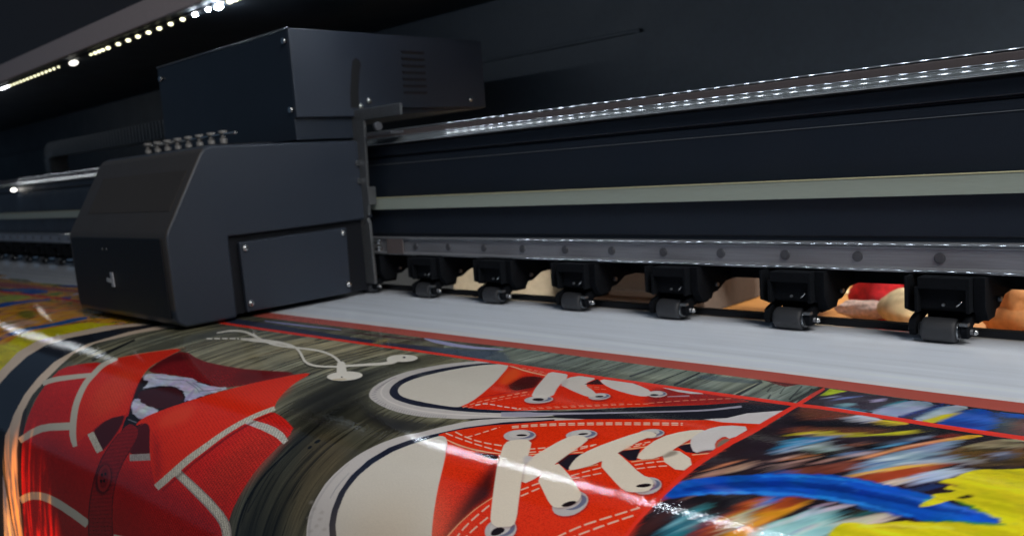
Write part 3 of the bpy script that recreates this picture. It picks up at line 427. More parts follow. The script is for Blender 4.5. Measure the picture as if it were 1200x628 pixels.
('knit',160,36,24,6,0.5,-1117.2,881.2,-1092,860.6,-1078.8,846.8,-1064,833.2,-1050.8,819.2,-1023.6,799.6,-1003.4,817.6,-1001.4,834.8,-1002,851,-1007.8,874.4,-1010.4,882.2,-1017.2,898,-1020.2,915.2,-1050.4,917.8,-1109.6,905.2,-1114,889.2),
('flat',192,186,170,0,1,-1841,855,-1822.8,846.4,-1803.2,838.8,-1683.8,803.6,-1707.2,794.8,-1816.2,825.6,-1841.2,834.6,-1849.8,839,-1864.6,849),
('flat',192,186,170,0,1,-1839.2,972,-1774.8,946.6,-1733.4,932.8,-1697,924.4,-1606,908,-1621.6,896.4,-1712,913.4,-1752.4,923,-1767.4,927.8,-1798.4,939.4,-1861.6,966),
('flat',192,186,170,0,1,-1840.8,1091.2,-1802.2,1076.8,-1773,1068,-1736.2,1060,-1717.2,1056.8,-1677.8,1052.8,-1612.8,1051,-1565.6,1051.2,-1495.6,1053.2,-1471.2,1036.4,-1541,1033.8,-1611.8,1033.4,-1657.4,1035.2,-1680.6,1037,-1704.4,1040,-1728.2,1043.6,-1775,1053.8,-1817.8,1067,-1859.2,1083.2),
('weave',150,138,132,0,1,-1197,904.6,-1137.6,914.6,-1084.8,924.4,-1052.2,932,-1039.2,936.6,-1030.8,941.6,-1025.8,947.6,-1021,963.2,-1019.2,975.4,-1018.8,983.2,-1018.8,1003,-1019.6,1015.2,-994.8,1008.4,-994.6,984.8,-995.6,969.6,-997.6,957.4,-1000,948,-1002.4,941.4,-1004.8,937,-1008.6,933,-1013.6,929.2,-1019.8,926,-1035.8,920.4,-1071.8,912,-1127.2,902.6,-1188.4,893.6),
('weave',192,186,170,0,1,-1195.8,903,-1136,912.8,-1082.8,922.6,-1049.6,930.2,-1036.2,935,-1031.4,937.6,-1024.6,943.4,-1020,953,-1017.8,962.4,-1015.4,982.4,-1015.4,1002,-1016.2,1014.2,-998.2,1009.2,-997.8,985.6,-998.8,970.4,-1000.8,958.2,-1003.2,948.8,-1005.6,942.2,-1008,938,-1016.6,930.6,-1029.6,924.8,-1048.2,919.2,-1073.6,913.8,-1128.6,904.4,-1189.6,895.2),
('weave',186,182,172,0,1,-1123,799.2,-1071.4,801.4,-1037.2,804,-1020.6,806.2,-995.6,812,-994.6,804.4,-1014.6,797.2,-1025,794.4,-1047,790.8,-1070.8,789.4,-1132.8,790.2),
('flat',196,180,190,0,0.5,-1115.2,800.2,-1086,800.4,-1090.4,796.2,-1119.8,795.8),
('knit',112,18,22,0,1,-1565,667.2,-1509.6,678.6,-1461.8,684,-1419.8,684,-1378.8,682.6,-1338.6,680,-1286.6,671.4,-1224.4,657.2,-1201,660.6,-1214.2,680.8,-1239.2,711.4,-1254.4,727.4,-1277.2,741,-1298.4,745,-1321.6,746.8,-1347,746.2,-1369,744.4,-1387.4,741.4,-1414.4,741.6,-1450.6,744.8,-1527,754,-1552,751.2,-1562.6,739.8,-1572.8,725.2,-1583,707.2,-1589.6,689,-1592.2,670.6),
('flat',40,10,12,5,0.6,-1563.2,674,-1520.6,684.2,-1513.2,695.4,-1540.2,707.6,-1549.2,722.6,-1541,739.4,-1538.4,750.2,-1539.4,755.4,-1546.6,752.2,-1560.8,740.2,-1572.8,725.2,-1583,707.2,-1587.6,690.6,-1586,676),
('flat',50,12,14,6,0.4,-1315,679.4,-1255.8,671.8,-1231.8,676.6,-1241.4,693,-1257.2,722.8,-1280.6,719,-1323,695.8),
('flat',30,20,24,0,1,-1470.2,753,-1330.2,743.4,-1281.6,762.6,-1293.6,777.4,-1307,791.6,-1323.2,805.2,-1338,821,-1355.6,836.2,-1361.8,847.6,-1377,867,-1396.8,887.8,-1404.2,897.8,-1406.6,905.2,-1406,891.6,-1410,877.8,-1420.4,861,-1436.8,844.4,-1458.2,827.8,-1525,779.4,-1539.4,765.4),
('knit',60,20,24,0,1,-1458,793,-1422,778.4,-1389.6,773.6,-1359.6,779,-1339.4,785.4,-1328.8,792.4,-1330.6,802.8,-1345.4,816.6,-1369.2,823.6,-1401,824.2,-1429.2,822,-1454,816.6,-1469,810.4,-1474.4,803.6),
('paint',176,176,196,0,1,-1526.2,755.6,-1413.4,742,-1386.4,742,-1366,746,-1344,747.6,-1320.8,747.2,-1298.4,744.8,-1277,740,-1272,745.8,-1308,788.4,-1321.4,791.4,-1336.4,784.8,-1354.6,778.8,-1375.4,773.4,-1390.8,770.6,-1400.2,770.8,-1418,774.2,-1444.8,780.8,-1463.2,788.2,-1473.2,796.4,-1480.6,794.6,-1485.8,782.6,-1498,776,-1515.6,775.2,-1530.2,770.8,-1541.6,762.4),
('flat',104,108,124,0,0.8,-1399.6,751.8,-1352.2,759.6,-1333.2,764,-1315.4,769.4,-1315.6,768,-1334,762.4,-1354,757.8,-1401.8,749.8),
('flat',104,108,124,0,0.8,-1375,751.2,-1317.2,762,-1318.8,760.2,-1373.2,750,-1377,749.4),
('flat',104,108,124,0,0.8,-1490,766.2,-1451.2,761.4,-1430.8,757.2,-1406.8,750.8,-1411,748.8,-1445,757.4,-1466,760.8,-1494,764),
('flat',104,108,124,0,0.8,-1320.6,766,-1297,757.2,-1287.6,752.8,-1279,747.8,-1282.8,745.8,-1291.4,751,-1300.8,755.4,-1324.2,764.2),
('flat',150,140,180,0,0.7,-1345.4,763.8,-1333,781.8,-1323.8,793.6,-1316,795.6,-1316.2,790.8,-1317.4,788,-1324,779.6,-1337.8,765.4),
('paint',172,172,190,0,1,-1461.6,817.6,-1442.8,819,-1413.8,823.4,-1391.6,824.2,-1361.4,823.8,-1351.2,827.2,-1361,834.2,-1368.4,840.8,-1374,847.2,-1391,848.8,-1419.8,845.6,-1442.6,837.4,-1460.8,824),
('flat',24,20,26,0,1,-1423.6,847,-1392.8,848.8,-1378.6,853.2,-1387.2,878,-1392,887.6,-1397.8,897.2,-1404.8,895.8,-1432.6,853.8),
('flat',120,120,134,0,0.7,-1420.8,857,-1386,857.4,-1387.4,855.4,-1421.8,855.6),
('flat',78,14,18,0,1,-1367.8,857.4,-1361.6,852,-1352.6,851.2,-1340.6,854.6,-1328.2,860.4,-1286.4,889,-1287.2,896.2,-1303.4,900,-1320.8,902.2,-1339.4,903,-1357.2,901,-1374.6,895.8,-1386,888.4,-1391.6,878.4,-1388.6,870.2),
('flat',66,14,18,1,1,-1477,861,-1453.4,852.4,-1437.2,854.2,-1428.8,865.8,-1427.2,879.2,-1432.2,895,-1440.4,907.2,-1450,916,-1462.8,918.4,-1513.4,902.2,-1513.2,890.6,-1496.4,873.6),
('rib',132,22,24,0,1,-1413,867.6,-1424.8,891,-1435.4,908,-1444.4,924.8,-1458.6,960,-1472.4,1000.4,-1476.6,1017.6,-1479.6,1035.8,-1482.4,1066,-1487.6,1100.2,-1495.4,1136.8,-1471.2,1152.6,-1412.8,1134.8,-1396.8,1118.8,-1381.8,1103.4,-1378.2,1070,-1376.6,1036.8,-1378.8,982.8,-1377.2,966.8,-1370.6,934.2,-1363.4,918,-1354,902,-1352.2,887.4,-1357,874,-1366.6,865.6,-1379.4,862.6,-1392.2,861.4,-1404.8,862.2),
('flat',60,8,14,0,0.8,-1423.2,882.4,-1426,888.8,-1448.2,928.8,-1459,955.4,-1475.8,1005,-1481.4,1032,-1484.8,1064,-1492.8,1113,-1504.8,1163,-1498.8,1161.2,-1489.6,1123.6,-1484.8,1099.4,-1479.2,1062.6,-1476,1030.6,-1470.6,1004.2,-1457.6,965,-1443.6,928.8,-1418.6,882.8),
('flat',70,8,14,0,0.8,-1354.2,880.2,-1355.4,888.8,-1357.6,897.2,-1373.2,938.4,-1379.6,971.2,-1380.6,988.2,-1379,1020.4,-1379.2,1051.2,-1381.4,1081.8,-1387.4,1127,-1382.8,1125.6,-1377,1080.4,-1374.8,1050.2,-1374.8,1019.4,-1376.6,987.4,-1375.6,970.6,-1369.4,938.2,-1358,908.8,-1351.8,889,-1350.4,880.6),
('weave',192,186,170,0,1,-1532.2,903.4,-1469.6,924.2,-1450,915.6,-1514.2,894.8),
('weave',160,150,146,0,1,-1342.6,913,-1279.2,899.6,-1289.4,890.8,-1352.2,904.2),
('flat',34,6,10,2,0.8,-1388.8,952,-1390.4,959.8,-1395.4,967.4,-1403.4,974.2,-1413.4,979.4,-1424.4,982.2,-1435,982.8,-1444.2,980.6,-1451.2,976,-1455.4,969.6,-1456.6,961.8,-1454.8,953.8,-1450.4,946.2,-1443.6,939.6,-1434.8,935,-1424.8,932.4,-1414.4,932.2,-1404.6,934.4,-1396.4,938.6,-1391,944.8),
('flat',128,26,26,0,1,-1395.6,951.6,-1396.8,958.2,-1400.6,964.8,-1406.6,970.4,-1414,974.8,-1422.4,977.2,-1430.4,977.4,-1437.2,975.2,-1442.6,971.2,-1445.8,965.6,-1446.8,959,-1445.8,952,-1442.4,945.6,-1437.4,940,-1430.8,936.2,-1423.2,934,-1415.4,934,-1407.8,936,-1401.6,940,-1397.2,945.2),
('flat',104,16,18,0,1,-1404.2,952.8,-1405,957.8,-1407.4,962.6,-1411.2,966.8,-1416.2,970,-1421.6,971.6,-1426.8,971.6,-1431.4,970,-1435,966.8,-1437.2,962.6,-1438,957.6,-1437.2,952.6,-1435,947.8,-1431.6,943.6,-1427.2,940.8,-1422.2,939.2,-1417,939.4,-1412,941,-1408,944,-1405.2,948),
('flat',20,4,8,0,1,-1427,951,-1427.8,953.4,-1430.2,954.4,-1433,954.4,-1435.6,952.6,-1435.4,951,-1432.4,949.4,-1429.6,949.2),
('flat',20,4,8,0,1,-1414.2,947,-1414.4,948.8,-1417.4,950.4,-1421.4,950.2,-1422.8,948.8,-1422,946.4,-1419.6,945.4,-1417,945.4),
('flat',20,4,8,0,1,-1426.6,961.2,-1427.8,963.6,-1430.2,964.6,-1434.2,964.4,-1435.6,963,-1435.2,961.2,-1432,959.4,-1429.2,959.4),
('flat',20,4,8,0,1,-1415.2,958.2,-1415.4,959.8,-1418.6,961.6,-1421.4,961.6,-1423.8,959.8,-1423.6,958.2,-1420.4,956.4,-1417.6,956.4),
('flat',192,186,170,0,1,-1375.4,1040.6,-1327.4,1032.4,-1323.6,1024.8,-1371,1033),
('knit',222,42,22,0,1,-1725.2,754,-1724,744.2,-1712.2,730,-1691.2,711,-1662.2,689,-1626.6,663.2,-1603.6,662.6,-1576.4,726.2,-1567.4,741,-1556.6,752.4,-1526,779.2,-1450.8,837,-1442,846.4,-1442.6,850,-1453.6,855.6,-1475.8,862.8,-1496,874,-1553.6,918.2,-1571.2,923.8,-1584.8,920.2,-1595.2,912.6,-1616.6,886.2,-1709.2,788.6,-1722.4,773.4,-1724.8,763.8),
('knit',226,66,36,8,0.5,-1630,781.2,-1613,761.2,-1575.2,768.4,-1524.6,799.2,-1497,821,-1483.8,836.6,-1491.8,852,-1506.2,859.8,-1522,867.6,-1554,869.8,-1586.2,858,-1607.8,837.8,-1615,823,-1625.4,807.4,-1626.4,794.6),
('flat',90,14,18,0,0.6,-1605.2,652.6,-1596.2,669.8,-1580.2,707.2,-1570.4,726,-1559.6,742.4,-1547.8,757,-1534.4,769.8,-1518.6,783,-1466,822.6,-1443.2,841,-1440,840.8,-1462.2,822.4,-1513.2,783.4,-1541.6,758.4,-1553.2,744.2,-1564,727.8,-1574.2,709.2,-1583.2,688.2,-1597.6,660,-1601,654),
('flat',192,186,170,0,1,-1727.4,738.4,-1737.6,754.6,-1739,761.8,-1737,769.2,-1732.2,777,-1724.6,784.6,-1714.6,796.8,-1701.6,817.6,-1643.8,878.6,-1605,916.2,-1591.4,924.6,-1573.8,932.6,-1557,927.8,-1577.6,910.8,-1620.4,871.6,-1667,825.6,-1674.4,816.2,-1687,796.4,-1698.2,783.4,-1702.6,777,-1705.6,770.4,-1707.2,763.4,-1707.8,744.6),
('flat',226,160,110,0,0.35,-1721,740,-1667.4,695.8,-1635.2,671.8,-1611.6,652.8,-1617.2,650.2,-1640.8,669.4,-1686.8,704.6,-1726.2,738.2),
('knit',232,40,16,0,1,-1343.8,819.2,-1321.2,801.6,-1297.6,780.4,-1268.2,747.6,-1232.6,702.8,-1197,660.6,-1184.8,649.6,-1176.4,647.8,-1169.2,656.6,-1164,674.8,-1156.4,692.4,-1146.4,709.4,-1135.6,724.8,-1124,738.6,-1113.4,749,-1103.4,756.2,-1103.2,768.2,-1113.2,784.6,-1117,793.8,-1121.6,802.4,-1125,812,-1140.4,847.8,-1149,860.4,-1162.8,874,-1191.6,904.8,-1206.6,918.4,-1221.2,929.4,-1232.2,932.8,-1239,928.8,-1287.2,893.2,-1330.2,859.6,-1343.2,853.8,-1356.8,851.6,-1368.6,853.8,-1379.2,860.6,-1383.8,860,-1382.4,851.4,-1373.8,841.6),
('flat',235,70,40,5,0.5,-1325.2,818.2,-1301.2,798.4,-1278.8,796.4,-1257.8,812,-1255.8,825.6,-1271.8,837.8,-1289.4,845.6,-1308,849.4,-1322,845.6,-1332.8,833.8),
('flat',90,14,18,4,0.5,-1305.6,873.8,-1280.2,891.8,-1248,918.4,-1238.2,927.6,-1229.6,929.6,-1226.2,922.4,-1230,906.4,-1246.6,889.6,-1277,871.6,-1304.6,860.4,-1325.8,856.8),
('knit',236,44,24,5,0.5,-1203.4,721.4,-1196.6,702.4,-1190.8,682.6,-1167.2,683.8,-1134.8,723,-1130.8,734.2,-1125,755,-1128.2,764.4,-1135.8,782,-1157.4,782.2,-1191.4,754.8,-1198.6,733),
('flat',80,12,18,1,0.8,-1091.6,763.8,-1107.2,793.4,-1130.6,841.6,-1137.8,853.4,-1147,866,-1169,890.2,-1192.8,913.4,-1214.4,931.4,-1212.2,931.8,-1189.4,914,-1164.2,891.2,-1141.6,867.4,-1132,854.8,-1124.8,843.2,-1119.2,832.2,-1094,778.2,-1088.6,765.2),
('weave',192,186,170,0,1,-1111.2,752.6,-1123.4,774.2,-1151,833,-1157,844.6,-1161.2,850.8,-1166.4,857.4,-1208.4,901.2,-1223,914.2,-1242.8,929.2,-1225.2,933,-1204.6,918.2,-1189.2,905,-1161.4,875.8,-1148.8,862,-1143.8,855.4,-1136.8,843,-1112,789.2,-1095.6,759.8),
('flat',40,40,36,1,0.6,-1352.4,563.2,-1300.4,590.4,-1254,612.6,-1230.2,621.4,-1219.2,624,-1209,625.8,-1199.2,626.4,-1189.8,626,-1180.8,624.4,-1171.8,621.4,-1150.2,611.6,-1159,605.6,-1183.4,613.6,-1193,615.8,-1211.8,617.4,-1230,615,-1249,609.4,-1271.6,599.8,-1354.6,558.6),
('flat',218,212,200,0,1,-1661.4,559.6,-1653.8,538,-1650.4,534,-1645,530.8,-1637.6,528.4,-1628.2,526.8,-1616.8,526.6,-1603.4,527.8,-1588.2,530.4,-1553.2,538.6,-1478.4,557.8,-1460.6,561.6,-1427.6,566.6,-1399.2,568.2,-1387.2,567.6,-1319.4,558.6,-1304,557.6,-1289,557.6,-1274.8,558.8,-1261,561,-1232.8,568.2,-1204,579,-1181,589.6,-1151.6,607.2,-1150.6,601.4,-1185.6,582,-1212.4,570.2,-1243,559.4,-1272.2,552.4,-1286.4,550.2,-1301,549,-1316.2,549,-1332.2,550,-1401.6,558.4,-1427.6,558.2,-1459.2,554.2,-1476.4,551,-1513.6,541.8,-1573.2,525.4,-1607.8,518,-1623.2,516,-1636.4,515.2,-1647.8,515.8,-1657.2,517.8,-1664.4,520.4,-1669.6,524.2,-1672.8,528.6,-1676,552.6),
('flat',218,212,200,0,1,-1543.6,569.6,-1495.6,566.6,-1437,557.4,-1424,556,-1402,555.4,-1379.6,558,-1355.8,563.6,-1343.2,568,-1317,579.4,-1253.2,610.6,-1230.2,618.2,-1219.2,620.2,-1208.4,621,-1197.8,620.8,-1177.4,616.6,-1152.4,606.8,-1161.2,600.6,-1186.2,610.4,-1196.6,613,-1207,614.2,-1217.6,614.2,-1239,610.6,-1258.4,603.8,-1321.4,572.4,-1354,558.4,-1368.8,553.2,-1395.6,546.6,-1408.6,544.2,-1434,541.4,-1447.8,541,-1479.6,542.2,-1497.6,543.8,-1527,548.6,-1538,551.6,-1560,560.6),
('flat',218,212,200,0,1,-1627,599,-1613.4,593.2,-1626.4,586.8,-1639.8,592.8),
('flat',218,212,200,0,1,-1609.6,591.4,-1596,585.6,-1609,579,-1622.4,585),
('flat',218,212,200,0,1,-1592,584,-1577.8,578.6,-1591.4,571.6,-1605,577.4),
('flat',218,212,200,0,1,-1573.8,577.2,-1560,571.6,-1573.4,564.4,-1587.4,570),
('flat',218,212,200,0,1,-1556,570.2,-1552.2,568.6,-1565.6,561.4,-1569.6,563),
('flat',218,212,200,0,1,-1151,604.2,-1127,590.2,-1109.6,579,-1095,567.6,-1089.6,562.4,-1086,557.8,-1084.2,553.4,-1084,544.4,-1109.8,527.4,-1104.6,539.6,-1104.6,544.6,-1106.6,550.2,-1110.8,556,-1117,562.4,-1131.2,575.2,-1139.2,581.6,-1162,596.8),
('flat',30,30,28,2,0.6,-1063.8,622.8,-1059.2,627.6,-1057.6,633.4,-1059.2,639.6,-1063.8,645.4,-1071,650.4,-1080.2,654.2,-1090.2,656.4,-1100.2,656.8,-1109.4,655.4,-1116.6,652.2,-1121.2,647.4,-1123,641.8,-1121.4,635.4,-1116.8,629.4,-1109.6,624,-1100.6,620,-1090.4,617.6,-1080.2,617.4,-1071.2,619.2),
('flat',218,212,200,0,1,-1076,617.2,-1070.6,622.4,-1068.4,628.6,-1069.6,635.2,-1074,641.2,-1081.2,646.4,-1090.4,650.2,-1100.8,652.2,-1111.2,652.4,-1121,650.6,-1128.8,647,-1134.2,642,-1136.4,635.8,-1135.4,629,-1131.2,622.6,-1124,617,-1114.8,613,-1104.2,611,-1093.6,611,-1083.8,613.2),
('flat',218,212,200,0,1,-1184.8,584.8,-1179.4,581.4,-1168,585.4,-1112.8,620.4,-1107,628.8,-1115.2,633.2,-1129,628.8,-1166.4,602.6,-1180.2,592),
('flat',30,30,28,2,0.5,-1059,517.2,-1054.2,522.6,-1052.2,528.6,-1053,534.4,-1056.6,539.8,-1062.6,544,-1070.6,546.6,-1079.6,547.6,-1089,546.8,-1097.6,544.2,-1105,540,-1110,534.6,-1112.4,528.6,-1111.6,522.6,-1108,517,-1101.8,512.6,-1093.6,509.8,-1084.2,509,-1074.8,510,-1066,512.8),
('flat',218,212,200,0,1,-1077.4,506.4,-1072.2,512.4,-1069.6,518.8,-1070,525.4,-1073.2,531.2,-1079,536,-1086.8,539.2,-1096,540.4,-1105.6,539.8,-1114.6,537,-1122.4,532.6,-1128.2,526.8,-1131,520.2,-1130.8,513.6,-1127.6,507.4,-1121.6,502.4,-1113.4,499.2,-1103.8,498,-1094,498.8,-1085,501.8),
('flat',218,212,200,0,1,-1102,519.6,-1095.6,525.2,-1090.8,531,-1087.8,536.8,-1086.8,541.6,-1088.2,545.4,-1091.6,547.6,-1096.6,548,-1103,546.8,-1110,543.8,-1117.2,539.2,-1123.6,533.8,-1128.8,527.8,-1132,522,-1133,516.8,-1131.8,513,-1128.4,510.6,-1123,510.2,-1116.4,511.8,-1109,515),
('flat',176,150,100,0,0.6,-1083.4,640.4,-1082.8,641.4,-1083.6,643,-1091.6,648.8,-1103,652.4,-1105.8,652.6,-1107.6,652,-1108.2,651,-1107.4,649.4,-1102.8,645.6,-1099.2,643.6,-1091.4,640.6,-1085.2,639.8),
('flat',20,20,22,0,1,-1100.8,636.8,-1098.8,638.4,-1098.4,640,-1103.8,638,-1105.8,636.2,-1106.2,634.6),
('flat',20,20,22,0,1,-1100.2,513.2,-1097.6,515.8,-1097,517.8,-1097.6,518.4,-1100,518.4,-1105.2,515.6,-1107.6,513,-1108.2,511.8,-1107.8,510.4,-1103.6,511),
('flat',184,178,174,0,1,-990.6,668.4,-1000.6,658.2,-1008.2,647.4,-1013,636,-1017,622.4,-1020,606.6,-1020.6,590.4,-1019.8,573.2,-1016.8,553.8,-1010.4,533.4,-1002.2,515.6,-992.4,500.4,-981.2,487.4,-968.4,476.2,-953.4,470.6,-936.4,470.2,-865.8,516.2,-762.8,592,-711,618,-688.8,612.4,-677.8,613,-677.8,619.6,-689.2,629.6,-726.6,652,-731.4,656.6,-742.6,662.6,-760.2,670.2,-779,677,-833.8,692,-851.8,694.8,-871.8,696.4,-892.2,696.4,-912.8,694.6,-933.4,691.2,-953.6,686,-969.4,681,-980.2,675.8),
('flat',112,108,116,0,0.6,-1012.8,601.2,-1014,609.2,-1010.6,611.4,-1009.4,603.6),
('flat',112,108,116,0,0.6,-1011,606.6,-1012.4,614.4,-1009,616.6,-1007.6,609),
('flat',112,108,116,0,0.6,-1009.4,612,-1010.8,619.8,-1007.4,621.8,-1006,614.2),
('flat',112,108,116,0,0.6,-1007.8,617.4,-1009.2,625,-1005.8,627,-1004.4,619.6),
('flat',112,108,116,0,0.6,-1005.8,622.8,-1007.4,630.2,-1004,632.4,-1002.6,624.8),
('flat',112,108,116,0,0.6,-1003.8,628.2,-1005.4,635.6,-1002.2,637.6,-1000.4,630.4),
('flat',112,108,116,0,0.6,-1001.4,633.8,-1003.2,641,-1000,643,-998.2,635.8),
('flat',112,108,116,0,0.6,-998.8,639.4,-1000.6,646.6,-997.6,648.6,-995.6,641.4),
('flat',112,108,116,0,0.6,-996,645,-998,652.2,-994.8,654,-992.8,647),
('flat',112,108,116,0,0.6,-992.2,651.2,-994.2,658,-991.2,659.8,-989.2,653),
('flat',112,108,116,0,0.6,-987,657.6,-989.2,664.4,-986.4,666.2,-984,659.4),
('flat',112,108,116,0,0.6,-980,664.4,-982.4,671,-979.4,672.6,-977,666.2),
('flat',112,108,116,0,0.6,-971,670.2,-973.4,676.6,-970.6,678.4,-968.2,672),
('flat',112,108,116,0,0.6,-962.2,674.2,-964.8,680.6,-962,682.2,-959.4,676),
('flat',112,108,116,0,0.6,-954.2,677.2,-951.8,687.2,-949.2,688.6,-951.4,678.6),
('flat',112,108,116,0,0.6,-946.8,679.2,-944.6,689.2,-942,690.4,-944.2,680.6),
('flat',112,108,116,0,0.6,-940,680.8,-937.8,690.6,-935.2,691.8,-937.2,682.2),
('flat',112,108,116,0,0.6,-933.4,682,-931.4,691.8,-928.8,693,-930.8,683.4),
('flat',112,108,116,0,0.6,-930.8,684.6,-925,693,-922.6,693.6,-928.4,685.4),
('flat',112,108,116,0,0.6,-924.6,685.4,-919,693.6,-916.8,694.4,-922.4,686.2),
('flat',112,108,116,0,0.6,-918.8,686,-913.2,694.2,-911,694.8,-916.6,686.8),
('flat',112,108,116,0,0.6,-913,686.6,-907.6,694.6,-905.4,695.4,-910.8,687.2),
('flat',112,108,116,0,0.6,-907.4,687,-902,695,-899.8,695.6,-905.2,687.6),
('flat',112,108,116,0,0.6,-902,687.2,-896.6,695.2,-894.4,696,-899.8,688),
('flat',112,108,116,0,0.6,-896.6,687.4,-891.4,695.4,-889.2,696,-894.4,688.2),
('flat',112,108,116,0,0.6,-891.4,687.6,-886.2,695.6,-884,696.2,-889.2,688.2),
('flat',112,108,116,0,0.6,-886.4,687.6,-881.2,695.6,-879,696.2,-884.2,688.2),
('flat',112,108,116,0,0.6,-881.4,687.6,-876.2,695.4,-874,696.2,-879.2,688.2),
('flat',112,108,116,0,0.6,-876.4,687.4,-871.4,695.2,-869.2,696,-874.4,688),
('flat',112,108,116,0,0.6,-871.8,687.2,-866.6,695,-864.6,695.8,-869.6,687.8),
('flat',112,108,116,0,0.6,-867,686.8,-862,694.8,-860,695.4,-865,687.6),
('flat',112,108,116,0,0.6,-862.6,686.6,-857.6,694.4,-855.4,695,-860.4,687.2),
('flat',112,108,116,0,0.6,-858,686,-853.2,694,-851,694.6,-856,686.8),
('flat',112,108,116,0,0.6,-853.8,685.6,-848.8,693.4,-846.8,694,-851.6,686.2),
('flat',112,108,116,0,0.6,-849.4,685,-844.6,692.8,-842.6,693.6,-847.4,685.8),
('flat',112,108,116,0,0.6,-845.2,684.4,-840.4,692.2,-838.4,692.8,-843.2,685),
('flat',112,108,116,0,0.6,-841.2,683.8,-836.4,691.6,-834.4,692.2,-839.2,684.4),
('flat',112,108,116,0,0.6,-837.2,683,-832.4,690.8,-830.4,691.4,-835.2,683.6),
('flat',112,108,116,0,0.6,-833.2,682.2,-828.4,690,-826.4,690.6,-831.2,683),
('flat',112,108,116,0,0.6,-829.4,681.4,-824.6,689.2,-822.6,689.8,-827.4,682),
('flat',112,108,116,0,0.6,-825.4,680.6,-820.8,688.4,-818.8,689,-823.4,681.2),
('flat',112,108,116,0,0.6,-821.6,679.8,-817,687.6,-815,688.2,-819.6,680.4),
('flat',112,108,116,0,0.6,-817.8,678.8,-813.2,686.8,-811.2,687.4,-815.8,679.6),
('flat',112,108,116,0,0.6,-814,678,-809.4,685.8,-807.4,686.6,-812,678.8),
('flat',230,222,214,0,0.35,-1011.4,607,-1005.2,623.8,-1002,630.4,-992.8,643.6,-987,650.2,-980,656.6,-972.2,662.2,-963.8,667,-955.2,671,-936.4,677,-926.2,679.2,-904.4,682,-882.4,683.4,-859.2,682.6,-832.6,679.2,-803.8,673.2,-775.4,664.8,-740.6,652,-742.6,650,-792.6,666.6,-821.4,673.6,-849.4,678.2,-862.2,679.6,-885.4,680.2,-907.4,679,-929,676,-939,673.8,-957,667.8,-964.6,664.2,-977.2,655.8,-982.8,651,-992.8,639,-1000.6,626.2,-1007.6,609),
('flat',28,32,48,0,1,-937.4,472.4,-950.6,482.6,-961.4,493.6,-969.8,505.4,-977.4,519,-984.8,534.4,-990.4,551,-994.6,568.6,-996.2,584.6,-995.4,598.8,-992.8,611.8,-988,623.6,-981.2,634.8,-972.2,645.2,-963.2,653.2,-954,659,-943.6,663.6,-931.8,667.4,-914.8,669.8,-893,671.4,-872.6,671,-817.6,663,-798.2,659,-777.4,653.6,-753.8,645.4,-736.2,638.2,-705.2,624.2,-686.8,614.6,-678.8,608.6,-680.8,606.2,-699.6,613.2,-736,629.6,-752,635.2,-768.6,640.6,-797,646.2,-830.2,615.8,-852.6,578.4,-882.6,532.6,-919.8,478.2,-927,471),
('canvas',228,44,18,0,1,-902.6,472.6,-900.2,468.4,-855,469.6,-774.8,467,-726.4,466.8,-675.8,467.4,-603.8,459.6,-565.8,456.6,-531.2,459,-503.4,468.2,-510,482.2,-549.4,507.4,-598,542.4,-647,579.4,-686.2,602.2,-734.2,628.2,-741.4,631.8,-789.8,646.4,-818,648.8,-823.4,617.4,-838.8,583.4,-848.8,563.6,-876.4,515.8),
('canvas',110,32,34,5,0.8,-625.6,462.4,-585.2,458.6,-557,457.2,-539.8,458.4,-524.2,461.4,-510.2,466,-504.8,472,-507.8,479.8,-517.6,488.4,-526.2,493.4,-534.8,498.2,-556.8,512.8,-584.2,532.4,-603.2,537.2,-614,526.6,-625.8,507.6,-639.4,479.2),
('flat',232,84,30,3,0.7,-882.2,484,-868.6,485.4,-853,498.2,-836,521.2,-827.2,539.8,-826.4,554.2,-832.4,557.4,-845.4,549.4,-861,530.4,-879.4,499.4),
('flat',44,16,16,3,0.95,-830.6,504,-814.4,498.2,-802,503.4,-785,534.6,-777.4,549.8,-778.2,562,-787.4,571.4,-799,573,-813.2,566.6,-823.4,556.4,-829.2,542,-833.8,527.8,-837,514),
('flat',170,30,24,0,0.8,-820.8,618,-806,600.8,-799.6,592.4,-793,582.4,-786.6,570.4,-770.4,535,-774.8,530.6,-797.4,578.4,-809.8,597.4,-823.6,615.6),
('flat',198,191,179,0,1,-959.2,641,-966,633.6,-971.4,625.8,-973.4,621.8,-976.2,612.4,-977.4,601.4,-977.2,595,-975,579.8,-970,552.6,-965.2,535.4,-956.2,513,-949,500.4,-944.8,494.6,-935.4,483.8,-926,476,-917.2,471.6,-909.8,470.4,-904.4,472.2,-894.8,483.6,-888,493.4,-857.4,542,-844,565.6,-831.6,590.8,-826.2,603.4,-819.6,622.8,-817.4,635.8,-817.4,644.8,-818.4,650.6,-821.6,652.6,-827.4,654.4,-846.6,656.8,-878.2,658.8,-897.6,659,-914.2,658.4,-928,656.6,-940.2,652.8,-950.6,647.2),
('flat',214,170,130,0,1,-898.6,475.8,-879.8,480.4,-860.6,486.2,-844,489.6,-808.2,493.4,-811.2,489.8,-848,485,-864.6,481.2,-883.8,475.6,-900.6,472,-902,471.8),
('flat',120,30,25,1,0.7,-717.8,576.8,-714.4,581.8,-713.2,587.4,-714.2,592.8,-717,597.8,-721.4,601.8,-727.2,604.6,-733.6,605.8,-740,605.4,-745.8,603.2,-750.6,599.8,-753.8,595,-755.2,589.6,-754.4,584,-751.8,578.6,-747.6,574,-742,570.8,-735.6,569.6,-729,570.2,-722.8,572.8),
